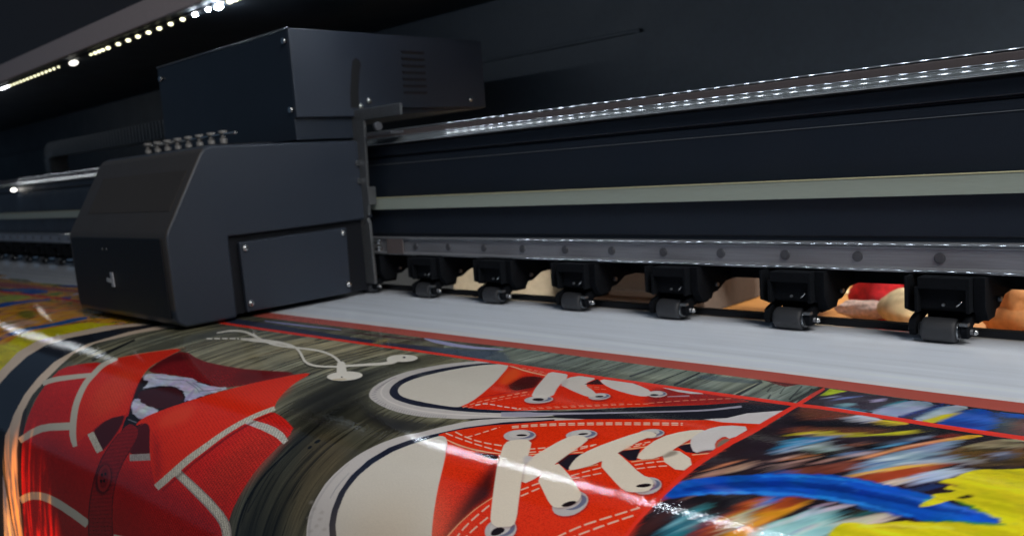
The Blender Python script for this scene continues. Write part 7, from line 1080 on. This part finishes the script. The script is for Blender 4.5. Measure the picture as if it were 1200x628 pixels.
def lip_mesh(prof, x0, x1):
    b = MB(); n = len(prof); rings = []
    for i in range(int((x1-x0)/.12)+1):
        x = x0+(x1-x0)*i/int((x1-x0)/.12); rings.append([b.bm.verts.new((x, p[0], p[1])) for p in prof])
    for A, B in zip(rings[:-1], rings[1:]):
        for k in range(n):
            f = b.bm.faces.new((A[k], B[k], B[(k+1) % n], A[(k+1) % n])); f.smooth = k < n-3
    b.bm.faces.new(rings[0][::-1]); b.bm.faces.new(rings[-1])
    bmesh.ops.recalc_face_normals(b.bm, faces=b.bm.faces)
    for e_ in b.bm.edges:
        if len(e_.link_faces) == 2 and e_.calc_face_angle() > .5: e_.smooth = False
    return b
# beam body: front face at Y 1.31 with a step above, lower lip under it
beam = MB().prism([(1.312, .150), (1.312, .3365), (1.318, .338), (1.318, .3415), (1.308, .343), (1.308, .366), (1.314, .371), (1.60, .371), (1.60, .098), (1.316, .098), (1.316, .150)], X0, X1).build('beam', M['beam'], pr, bevel=.0015)
MB().box(X0, X1, 1.3105, 1.313, .3212, .3222).build('scribed_line', M['hair'], beam)
# lower guide rail, recessed face with bright rounded lips
rail = MB().prism([(1.316, .099), (1.316, .142), (1.2972, .142), (1.2972, .1385), (1.3010, .1350), (1.3010, .1065), (1.2972, .1035), (1.2972, .099)], X0, X1).build('guide_rail', M['rail'], pr, bevel=.0006)
lip_mesh(lip(1.2950, .1406, 46.2), X0, X1).build('rail_lip', M['rail_edge'], rail)
lip_mesh(lip(1.2975, .1368, 46.4, 4, .008), X0, X1).build('rail_lip', M['rail_edge'], rail)
lip_mesh(lip(1.2950, .1022, 47.2, 4, .010), X0, X1).build('rail_lip', M['rail_edge'], rail)
bx = -.3045
while bx > -6.1:
    if not -2.34 < bx < -1.72:
        MB().cyl((bx, 1.3002, .1206), .0080, .0022, 'Y', 28).cyl((bx, 1.2988, .1206), .0062, .0012, 'Y', 28).build('bolt', M['bolt'], rail)
    bx -= .1188
# rails on top of the beam
MB().prism([(1.2915, .3705), (1.312, .3705), (1.312, .3850), (1.3040, .3850), (1.2915, .3725)], X0, X1).build('front_encoder_rail', M['clear'], pr)
lip_mesh(lip(1.2973, .3792, 38.9, 4.5, .060, .0008), X0, X1).build('encoder_bar', M['bar_face'], pr)
lip_mesh(lip(1.3040, .3866, 39.2, 4.5, .012), X0, X1).build('encoder_rail_lip', M['rail_edge'], pr)
MB().tube([(X0, 1.2912, .3712), (X1, 1.2912, .3712)], .0008, 12).build('encoder_rail_foot', M['hair'], pr)
MB().box(X0, X1, 1.322, 1.36, .372, .4005).build('brown_rail', M['brown_rail'], pr, bevel=.001)
MB().box(X0, X1, 1.326, 1.345, .4007, .4035).build('top_lip_base', M['beam_low'], pr)
lip_mesh(lip(1.3258, .4042, 36.8, 4.5, .014), X0, X1).build('top_lip', M['rail_edge'], pr)
# under the beam
MB().box(X0, X1, 1.400, 1.450, .063, .0975).build('cross_member', M['void_black'], pr, bevel=.001)
MB().box(X0, X1, 1.335, 1.352, .0015, .0125).build('clamp_bar', M['beam_low'], pr, bevel=.001)
# hood over the machine
hood = MB().prism([(1.12, .845), (1.12, .862), (2.02, .862), (2.02, .38), (1.985, .38), (1.985, .815), (1.13, .815), (1.13, .845)], X0, X1).build('hood', M['hood'], pr, bevel=.003)
MB().box(X0, X1, 1.112, 1.1195, .782, .848).build('hood_lip', M['lip'], hood, bevel=.002)
MB().box(X0, X1, 1.118, 1.13, .8485, 1.45).build('hood_front', M['hood_front'], hood)
MB().prism([(1.985, .640), (1.966, .639), (1.966, .628), (1.985, .628)], X0, -1.40).build('back_ledge', M['hood'], hood, bevel=.003)
MB().prism([(1.985, .6275), (1.9700, .6275), (1.9700, .38), (1.985, .38)], X0, X1).build('back_panel', M['hood'], hood)
MB().prism([(1.1205, .786), (1.1205, .792), (1.165, .806), (1.165, .798)], X0, X1).build('light_channel', M['hood_front'], hood)
blobm = material('glow_blob_white', (1, .95, .85), .4, emis=7, ecol=(1, .95, .86))
MB().ball((-4.62, 1.29, .352), .010, 2.6, 1, .8).build('white_glow_blob', blobm, pr)  # small emissive white blob on the beam front

# ------------------------------------------------------------------ drive belt
belt = thing('drive_belt', 'flat pale green drive belt running along the black beam, light yellow top edge', 'belt', (-2.5, 1.3, .21))
MB().box(X0, X1, 1.2965, 1.3005, .2115, .2395).build('belt_band', M['belt'], belt, bevel=.0006)
MB().box(X0, X1, 1.2955, 1.3005, .2398, .2415).build('belt_edge', M['belt_edge'], belt)

# ------------------------------------------------------------------ light strip under the hood
strip = thing('led_strip', 'row of small bright white LEDs glowing under the hood, top left', 'light strip', (-3., 1.24, .806))
def led_mat(name, e, c=(1, .97, .86)): return material(name, (1, 1, 1), .5, emis=e, ecol=c)
ML, MLf, MLs, MLd = led_mat('led_bright', 125, (.80, .90, 1.)), led_mat('led_far', 24, (.9, .95, 1.)), led_mat('led_seen', 3.2, (1, .97, .62)), led_mat('led_blob', 2.5)
MB().box(X0, X1, 1.230, 1.252, .8105, .8145).build('strip_tape', M['hood'], strip)
def led(x, mat, r=.0062, sx=1.15): return MB().ball((x, 1.24, .807), r, sx, 1, .7, 12).build('led', mat, strip)
x = -4.46
while x < -3.69: led(x, MLs if x > -4.3 else MLf, .0046, 1.1); x += .047
for x in (-3.655,): led(x, MLs, .004)
MB().ball((-3.49, 1.24, .801), .013, 2.6, 1, .7).build('connector_lamp', MLd, strip)
for x in (-3.31,): led(x, MLs, .0045)
for x in (-3.27, -3.232, -3.196): led(x, MLs, .0062)
for x in (-3.148, -3.056, -2.971, -2.89, -2.806, -2.725, -2.642, -2.558): led(x, MLs, .0076, 1.1)
for x in (-2.475, -2.392): led(x, ML, .0072, 1.1)
MB().ball((-2.328, 1.24, .803), .009, 2.2, 1, .8).build('connector_lamp', ML, strip)
for x in (-2.262, -2.232, -2.20): led(x, MLs, .009, 1.3)
far = MB(); x = -4.50
while x > -6.1: far.ball((x, 1.24, .807), .0068, 1.3, 1, .7, 8); x -= .0375
tag(far.build('led_row', MLf, strip), kind='stuff')
near = MB()
for x in (-2.24, -2.202, -2.165, -2.128, -2.09, -2.053, -2.016, -1.979, -1.942, -1.905, -1.868): near.ball((x, 1.24, .807), .0062, 1.05, 1, .7, 10)
x = -1.831; k = 0
while x < .45:
    near.ball((x, 1.24, .807), .0062, 1.05, 1, .7, 10); k += 1
    x += .0371*(1.5 if k in (17, 38, 59) else 1)
tag(near.build('led_row', ML, strip), kind='stuff')

# ------------------------------------------------------------------ print carriage
CXL, CXR = -2.335, -1.765
car = thing('print_carriage', 'boxy charcoal print carriage riding on the beam over the fresh print', 'carriage', (-2.05, 1.0, .004))
shell_prof = [(.785, .006), (.768, .018), (.765, .045), (.763, .200), (.768, .214), (.858, .370), (.868, .382), (.885, .388), (1.265, .386), (1.276, .380), (1.297, .196), (1.294, .190), (.904, .187), (.904, .006)]
shell = MB().prism(shell_prof, CXL, CXR).build('shell', M['shell'], car, bevel=.019, seg=6)
shell.data.materials.append(M['shell_room_tint'])
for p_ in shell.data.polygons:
    if p_.normal.y < -.5 and p_.center.z > .1: p_.material_index = 1  # operator-side faces have the warm room light painted into their colour
MB().prism([(.906, .012), (.906, .1845), (1.292, .1895), (1.285, .012)], CXL+.02, CXR-.016).build('inner_block', M['beam_low'], car)
# front skin: dark lower panel on the operator's side
fr = MB().prism([(.7610, .026), (.7590, .198), (.7655, .199), (.7665, .026)], CXL+.022, CXR-.022).build('lower_front_panel', M['beam_low'], car, bevel=.002)
def slant(z_): return .768+.5769*(z_-.214)
g = MB()
for i in range(66):
    gx = CXL+.075+i*.0071
    g.prism([(slant(.254)-.0012, .2547), (slant(.338)-.0012, .3387), (slant(.338)+.001, .337), (slant(.254)+.001, .253)], gx, gx+.0044)
gr = MB().prism([(slant(.2545)-.0004, .2547), (slant(.3375)-.0004, .3377), (slant(.3375)+.001, .3365), (slant(.2545)+.001, .2535)], CXL+.075, CXR-.0300).build('grille_recess', M['void_black'], car)
g.build('vent_grille', M['grille'], car)
e = MB()
e.prism([(-2.076, .118), (-2.062, .118), (-2.058, .084), (-2.072, .084)], .7560, .7585, 'Y')
e.prism([(-2.100, .104), (-2.0765, .102), (-2.0755, .093), (-2.100, .095)], .7560, .7585, 'Y')
e.build('emblem', M['emblem'], fr)
MB().cyl((-2.11, .7588, .172), .003, .002, 'Y', 12).cyl((-2.085, .7588, .172), .003, .002, 'Y', 12).build('pinhole_screw', M['bolt'], fr)
# side door with its screws
door = MB().prism([(.929, .014), (.927, .172), (1.214, .176), (1.210, .014)], CXR-.014, CXR-.001).build('side_door', M['shell'], car, bevel=.003)
for y, z_ in ((.939, .158), (1.201, .163), (1.203, .036), (.938, .033)):
    MB().cyl((CXR+.001, y, z_), .0072, .004, 'X', 18).ball((CXR+.003, y, z_), .0062, .45, 1, 1).build('screw', M['screw'], door)
MB().box(CXR-.030, CXR-.024, 1.222, 1.262, .145, .178).build('circuit_board', M['board'], car)
MB().box(CXR-.030, CXR-.024, 1.222, 1.240, .056, .074).build('circuit_board', M['board'], car)
for y0_, y1_, z0_, z1_ in ((1.216, 1.236, .174, .184), (1.222, 1.236, .048, .055)):
    MB().box(CXR-.022, CXR-.018, y0_, y1_, z0_, z1_).build('red_connector', M['redpart'], car)
# bracket plate holding the carriage to the rails
br = MB()
br.prism([(-1.788, .200), (-1.745, .200), (-1.730, .432), (-1.585, .432), (-1.585, .459), (-1.788, .459)], 1.268, 1.276, 'Y')
br.prism([(-1.782, .168), (-1.752, .200), (-1.788, .200)], 1.268, 1.276, 'Y')
br.prism([(-1.782, .028), (-1.745, .028), (-1.745, .180), (-1.752, .194), (-1.782, .166)], 1.268, 1.276, 'Y')
br.box(-1.745, -1.738, 1.268, 1.292, .225, .27)
bk = br.build('rail_bracket', M['steel'], car, bevel=.0015)
for y, z_ in ((1.262, .330), (1.262, .286)):
    MB().cyl((CXR+.004, y, z_), .007, .006, 'X', 18).build('screw', M['screw'], bk)
MB().cyl((-1.722, 1.272, .133), .0055, .022, 'X', 14).cyl((-1.718, 1.270, .117), .0055, .020, 'X', 14).build('guide_pin', M['screw'], bk)
MB().cyl((-1.668, 1.262, .412), .010, .012, 'X', 16).box(-1.72, -1.62, 1.262, 1.30, .392, .398).build('guide_wheel', M['bolt'], bk)
MB().box(-1.72, -1.655, 1.2955, 1.2985, .100, .141).build('rail_slider', M['brown_rail'], bk, bevel=.002)
# ink fittings on top
fit = []
for i in range(8):
    fx = -2.235+i*.058
    f = MB().cyl((fx, .95, .396), .0085, .018, 'Z', 14).cyl((fx, .95, .409), .006, .010, 'Z', 14).cyl((fx, .95, .418), .010, .008, 'Z', 14).build('ink_fitting', M['fitting'], car)
MB().tube([(-2.23, .95, .4135), (-1.77, .95, .4135)], .0032, 8).build('ink_manifold', M['screw'], car)
MB().box(-2.2, -1.79, .90, 1.05, .3875, .391).build('top_plate', M['beam_low'], car, bevel=.001)
# electronics box on the carriage
bxm = MB().prism([(1.107, .392), (1.107, .646), (1.110, .649), (1.722, .649), (1.722, .462), (1.30, .444), (1.30, .392)], -2.478, -1.778).build('electronics_box', M['beam'], car, bevel=.003)
sp = MB().prism([(1.106, .444), (1.106, .648), (1.722, .648), (1.722, .464), (1.300, .464), (1.300, .444)], -1.7775, -1.7655).build('side_panel', M['shell'], bxm, bevel=.002)
MB().prism([(1.26, .4655), (1.262, .50), (1.272, .555), (1.278, .579), (1.287, .586), (1.297, .582), (1.302, .570), (1.296, .555), (1.286, .50), (1.284, .4655)], -1.7660, -1.7645).build('key_slot', M['groove'], bxm)
for i in range(7):
    zz = .500+i*.0172
    MB().prism([(1.430+.004*i*.3, zz), (1.430, zz+.0060), (1.508, zz+.0060), (1.508, zz)], -1.7660, -1.7640).build('vent_slot', M['groove'], bxm)
for y, z_ in ((1.314, .482), (1.288, .468), (1.662, .486)):
    MB().cyl((-1.763, y, z_), .0072, .005, 'X', 18).ball((-1.761, y, z_), .0062, .5, 1, 1).build('screw', M['screw'], bxm)
for x, z_ in ((-1.785, .621), (-1.785, .463), (-2.455, .615)):
    MB().cyl((x, 1.103, z_), .0070, .006, 'Y', 18).build('screw', M['screw'], bxm)
MB().box(-2.478, -1.766, 1.1045, 1.1075, .6475, .6500).build('edge_glint_strip', M['rail_edge'], bxm, bevel=.0008)  # added bright strip standing in for the LED glint along this edge

# ------------------------------------------------------------------ cable chain behind the carriage
ch = thing('cable_chain', 'ribbed grey cable chain looping up from the beam behind the carriage', 'cable chain', (-4.8, 1.55, .371))
path = []
for i in range(8): path.append((-4.78, .371+i*.019))
R_ = .085
for i in range(1, 10):
    a = math.pi-i*math.pi/20; path.append((-4.695+R_*math.cos(a), .504+R_*math.sin(a)*.45+.0))
xx = path[-1][0]
while xx < -2.50: xx += .034; path.append((xx, path[16][1]-.004*math.sin((xx+4.6)*1.5)))
c = MB()
for (xa, za), (xb, zb) in zip(path[:-1], path[1:]):
    d = Vector((xb-xa, zb-za)); l = d.length; d.normalize(); n = Vector((-d.y, d.x)); hh = .036
    for k, (f0, f1, h2, yy) in enumerate(((.0, .62, hh, .045), (.62, 1., hh*.86, .040))):
        p0 = Vector((xa, za))+d*l*f0; p1 = Vector((xa, za))+d*l*f1
        c.prism([tuple(p0+n*h2), tuple(p1+n*h2), tuple(p1-n*h2), tuple(p0-n*h2)], 1.55-yy, 1.55+yy, 'Y')
c.build('chain_links', M['chain'], ch)
MB().box(-4.86, -4.70, 1.50, 1.598, .3712, .385).build('chain_anchor', M['steel'], ch)

# ------------------------------------------------------------------ pinch rollers
def make_roller():
    t = thing('pinch_roller', '-', 'roller', (0, 1.29, 0), 'pinch rollers pressing on the blank vinyl')
    tyre = MB()
    prof = [(-.0235, .0150), (-.0222, .0172), (-.018, .0178), (.018, .0178), (.0222, .0172), (.0235, .0150)]
    rings = []
    for (xx_, rr) in prof:
        rings.append([tyre.bm.verts.new((xx_, 1.29+rr*math.cos(2*math.pi*k/40), .0183+rr*math.sin(2*math.pi*k/40))) for k in range(40)])
    for A, B in zip(rings[:-1], rings[1:]):
        for k in range(40): f = tyre.bm.faces.new((A[k], B[k], B[(k+1) % 40], A[(k+1) % 40])); f.smooth = True
    tyre.bm.faces.new(rings[0]); tyre.bm.faces.new(rings[-1][::-1])
    rt = tyre.build('rubber_tyre', M['rubber'], t)
    MB().cyl((.0245, 1.29, .0183), .0128, .0035, 'X', 28).build('hub_ring', M['rail_edge'], rt)
    MB().cyl((.0268, 1.29, .0183), .0100, .004, 'X', 28).cyl((-.0262, 1.29, .0183), .0100, .004, 'X', 28).build('hub', M['rubber'], rt)
    MB().cyl((0, 1.29, .0183), .0042, .088, 'X', 16).build('axle', M['bolt'], t)
    MB().cyl((.0460, 1.29, .0183), .0044, .004, 'X', 14).ball((.048, 1.29, .0183), .0034, .6, 1, 1, 10).build('axle_screw', M['screw'], t)
    for s in (-1, 1):
        a = MB()
        xa, xb = (.0305, .0400) if s > 0 else (-.0400, -.0305)
        a.prism([(1.278, .010), (1.274, .020), (1.277, .032), (1.285, .036), (1.300, .040), (1.335, .056), (1.335, .035), (1.302, .024), (1.300, .010)], xa, xb)
        a.build('arm', M['void_black'], t, bevel=.0015)
    MB().box(.030, .041, 1.273, 1.283, .0285, .0325).build('arm_clip', M['steel'], t)
    # housing block with a recess in the front
    h = MB().prism([(1.272, .0830), (1.272, .0965), (1.400, .0965), (1.400, .060), (1.352, .046), (1.345, .026), (1.313, .026), (1.311, .043), (1.292, .046), (1.285, .0500), (1.285, .0790), (1.272, .0800)], -.0255, .0440)
    ho = h.build('housing', M['void_black'], t, bevel=.0012)
    for xa, xb, zb in ((-.0300, -.0245, .0450), (.0385, .0440, .0470)):
        MB().prism([(1.272, zb), (1.272, .0825), (1.286, .0825), (1.286, zb)], xa, xb).build('housing_rib', M['void_black'], ho, bevel=.001)
    MB().cyl((.006, 1.2835, .0560), .0022, .003, 'Y', 10).build('spring_screw', M['steel'], ho)
    MB().tube([(.0255, 1.276, .0555), (.0330, 1.276, .0630)], .0012, 8).build('spring_pin', M['screw'], ho)
    # stepped side plate running back under the beam
    MB().prism([(1.286, .0970), (1.286, .0560), (1.300, .0335), (1.330, .0345), (1.337, .0440), (1.352, .0450), (1.381, .0590), (1.420, .0600), (1.450, .0640), (1.480, .0700), (1.480, .0970)], .0442, .0600).build('side_plate', M['void_black'], t, bevel=.001)
    MB().prism([(1.272, .0970), (1.272, .0500), (1.300, .0400), (1.330, .0480), (1.400, .0600), (1.400, .0970)], -.0440, -.0400).build('side_plate', M['void_black'], t, bevel=.001)
    MB().cyl((.0625, 1.345, .058), .0040, .005, 'X', 12).build('plate_screw', M['bolt'], t)
    return t
r0 = make_roller()
ORD = {0: 'largest pinch roller, nearest at the right edge, beside the red bag gap', 1: 'second pinch roller from the right, left of the red bag gap', 2: 'third pinch roller from the right, left of the kraft paper roll',
       3: 'fourth pinch roller from the right, between the tan board gap and a dark gap', 4: 'fifth pinch roller from the right, between the two tan cardboard gaps', 5: 'smallest clear pinch roller, sixth from the right, first right of the carriage bracket',
       6: 'half hidden pinch roller under the steel bracket at the carriage edge'}
locs = [-.42-.23*k for k in range(7)]
for k, x in enumerate(locs):
    o = r0 if k == 0 else copy_tree(r0)
    o.location = (x, 1.29, 0); o['label'] = ORD[k]
x = -2.49; k = 0
while x > -6.0:
    o = copy_tree(r0); o.location = (x, 1.29, 0)
    o['label'] = 'small blurred pinch roller in the far row left of the carriage'
    o['group'] = 'far pinch rollers left of the carriage'
    x -= .23

# ------------------------------------------------------------------ things behind the machine, seen through the gaps
bench = thing('work_bench', 'orange wooden bench top seen through the gaps behind the machine', 'bench', (-1.3, 2.6, -.9))
MB().box(-2.0, .8, 2.02, 3.3, -.235, -.205).build('bench_top', M['wood'], bench, bevel=.004)
for bx_, by_ in ((-1.9, 2.12), (.7, 2.12), (-1.9, 3.2), (.7, 3.2)):
    MB().box(bx_-.03, bx_+.03, by_-.03, by_+.03, -.9, -.236).build('leg', M['card_in'], bench)
cb = thing('cardboard_box', 'tan cardboard box behind the two gaps right of the carriage', 'box', (-2.25, 2.4, -.2045))
q = MB().box(-.36, .36, -.2, .2, -.204, .10); bmesh.ops.transform(q.bm, matrix=Matrix.Translation((-2.22, 2.46, 0)) @ Matrix.Rotation(math.radians(38), 4, 'Z'), verts=q.bm.verts); q.build('box_body', M['card'], cb, bevel=.004)
q = MB().box(-.36, .36, -.215, -.17, .101, .107); bmesh.ops.transform(q.bm, matrix=Matrix.Translation((-2.22, 2.46, 0)) @ Matrix.Rotation(math.radians(38), 4, 'Z'), verts=q.bm.verts); q.build('box_flap', M['card'], cb)
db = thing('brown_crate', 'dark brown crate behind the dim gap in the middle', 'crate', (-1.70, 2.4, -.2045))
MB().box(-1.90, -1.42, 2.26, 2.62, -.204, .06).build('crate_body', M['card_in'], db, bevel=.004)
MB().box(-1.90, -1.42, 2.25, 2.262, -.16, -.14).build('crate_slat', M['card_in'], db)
rl = thing('paper_roll', 'fat tan kraft paper roll lying tilted behind the middle gap', 'paper roll', (-1.26, 2.42, -.204))
q = MB(); m_ = Matrix.Translation((-1.20, 2.40, -.02)) @ Matrix.Rotation(math.radians(14), 4, 'Y') 
q.cyl((0, 0, 0), .105, .30, 'X', 40); bmesh.ops.transform(q.bm, matrix=m_, verts=q.bm.verts); q.build('roll_body', M['card'], rl)
q = MB(); q.cyl((0, 0, 0), .03, .34, 'X', 24); bmesh.ops.transform(q.bm, matrix=m_, verts=q.bm.verts); q.build('roll_core', M['card_in'], rl)
def lump(name, c, r, sc_, mat, parent, seed, amp=.12):
    b = MB(); g_ = bmesh.ops.create_icosphere(b.bm, subdivisions=4, radius=1)
    from mathutils import noise as nz
    for v in b.bm.verts:
        k = 1+amp*nz.noise(v.co*1.7+Vector((seed, 0, 0)))*2+amp*.5*nz.noise(v.co*4+Vector((0, seed, 0)))
        v.co = Vector((v.co.x*sc_[0]*k, v.co.y*sc_[1]*k, v.co.z*sc_[2]*k))*r+Vector(c)
    for f in b.bm.faces: f.smooth = True
    return b.build(name, mat, parent)
bag = thing('red_bag', 'bright red plush bag with white patterned front on the bench', 'bag', (-.87, 2.35, -.204))
lump('bag_body', (-.895, 2.38, -.125), .1, (1.35, .7, .80), M['redbag'], bag, 3)
lump('bag_top', (-.86, 2.38, -.085), .1, (1.0, .55, .36), M['redbag'], bag, 5)
lump('front_patch', (-.93, 2.28, -.160), .1, (.85, .30, .26), M['white_cloth'], bag, 8)
lump('handle_knob', (-1.005, 2.30, -.112), .1, (.17, .17, .16), M['cream'], bag, 9)
pl = thing('cream_bundle', 'cream cloth bundle lying beside the red bag', 'cloth bundle', (-.80, 2.25, -.204))
lump('bundle', (-.795, 2.25, -.142), .1, (.92, .6, .52), M['cream'], pl, 12, .06)
of = thing('orange_bundle', 'orange fleece bundle with a raised knot behind the rightmost gap', 'cloth bundle', (-.52, 2.35, -.204))
lump('bundle', (-.545, 2.35, -.175), .1, (1.25, .6, .55), M['fleece'], of, 21, .10)
lump('bundle_middle', (-.575, 2.34, -.125), .1, (.50, .4, .38), M['fleece'], of, 23, .08)
lump('raised_knot', (-.600, 2.34, -.095), .1, (.15, .15, .34), M['fleece'], of, 25, .05)
fl = MB().box(-9, 4, -3, 6, -.93, -.9).build('floor', M['floor']); fl['kind'] = 'structure'
wl = MB().box(-9, 4, 4.6, 4.7, -.899, 2.6).build('wall', M['wall']); wl['kind'] = 'structure'

# ------------------------------------------------------------------ light
def area(name, loc, aim, size, power, color, sy=None, spread=None):
    d = bpy.data.lights.new(name, 'AREA'); d.energy = power; d.color = color; d.size = size
    if sy: d.shape = 'RECTANGLE'; d.size_y = sy
    if spread: d.spread = math.radians(spread)
    o = bpy.data.objects.new(name, d); COL.objects.link(o); o.location = loc
    o.rotation_euler = (Vector(aim)-Vector(loc)).to_track_quat('-Z', 'Y').to_euler(); return o
area('room_light', (2.0, -.45, 3.1), (-1.3, .8, 0), 1.6, 128, (1., .96, .91))
area('back_room_light', (-.6, 3.3, 1.5), (-1.2, 2.4, -.2), 1.0, 62, (1., .95, .88))
sd_ = bpy.data.lights.new('orange_spot', 'SPOT'); sd_.energy = 34; sd_.color = (1., .30, .03); sd_.shadow_soft_size = .004; sd_.spot_size = math.radians(30); sd_.spot_blend = .5  # orange spot low in front of the sheet, emission broken up by noise
so_ = bpy.data.objects.new('orange_spot', sd_); COL.objects.link(so_); so_.location = (-1.80, -.30, -.80)
so_.rotation_euler = (Vector((-1.82, .447, -.42))-so_.location).to_track_quat('-Z', 'Y').to_euler()
sd_.use_nodes = True; ln_ = sd_.node_tree.nodes; ll_ = sd_.node_tree.links
tc_ = ln_.new('ShaderNodeTexCoord'); mp_ = ln_.new('ShaderNodeMapping'); mp_.inputs['Scale'].default_value = (26, 5, 5); mp_.inputs['Rotation'].default_value = (0, 0, .5)
nz_ = ln_.new('ShaderNodeTexNoise'); nz_.inputs['Scale'].default_value = 1.6; nz_.inputs['Detail'].default_value = 3; nz_.inputs['Distortion'].default_value = 1.2
mr_ = ln_.new('ShaderNodeMapRange'); mr_.inputs['From Min'].default_value = .46; mr_.inputs['From Max'].default_value = .66; mr_.inputs['To Min'].default_value = .25; mr_.inputs['To Max'].default_value = 3.2
ll_.new(tc_.outputs['Normal'], mp_.inputs['Vector']); ll_.new(mp_.outputs[0], nz_.inputs['Vector']); ll_.new(nz_.outputs['Fac'], mr_.inputs['Value'])
ll_.new(mr_.outputs[0], ln_['Emission'].inputs['Strength'])
area('gap_fill_light', (2.3, 1.5, 1.05), (-1.7, 2.42, -.1), .8, 9, (1., .97, .92), spread=26)  # fill lamp added to brighten the box behind the gaps
w = bpy.data.worlds.new('World'); sc.world = w; w.use_nodes = True
w.node_tree.nodes['Background'].inputs[0].default_value = (.42, .66, 1., 1); w.node_tree.nodes['Background'].inputs[1].default_value = .085

# ------------------------------------------------------------------ camera
cd = bpy.data.cameras.new('camera'); cam = bpy.data.objects.new('camera', cd); COL.objects.link(cam); sc.camera = cam
cd.sensor_width = 36; cd.lens = 36*1003.907/1200; cd.clip_start = .02; cd.clip_end = 60
Rr = ((.71405238, .03204528, -.69935849), (.6962614, -.1368659, .7046189), (-.07313862, -.99007112, -.12004131))
mat = Matrix(((Rr[0][0], -Rr[0][1], -Rr[0][2], 0), (Rr[1][0], -Rr[1][1], -Rr[1][2], 0), (Rr[2][0], -Rr[2][1], -Rr[2][2], .30), (0, 0, 0, 1)))
cam.matrix_world = mat
cd.dof.use_dof = True; cd.dof.focus_distance = 1.0; cd.dof.aperture_fstop = 6.3
vs = sc.view_settings; vs.view_transform = 'Standard'; vs.look = 'None'; vs.exposure = 0; vs.gamma = 1
sc.cycles.max_bounces = 8; sc.cycles.use_denoising = True; sc.cycles.sample_clamp_indirect = 4
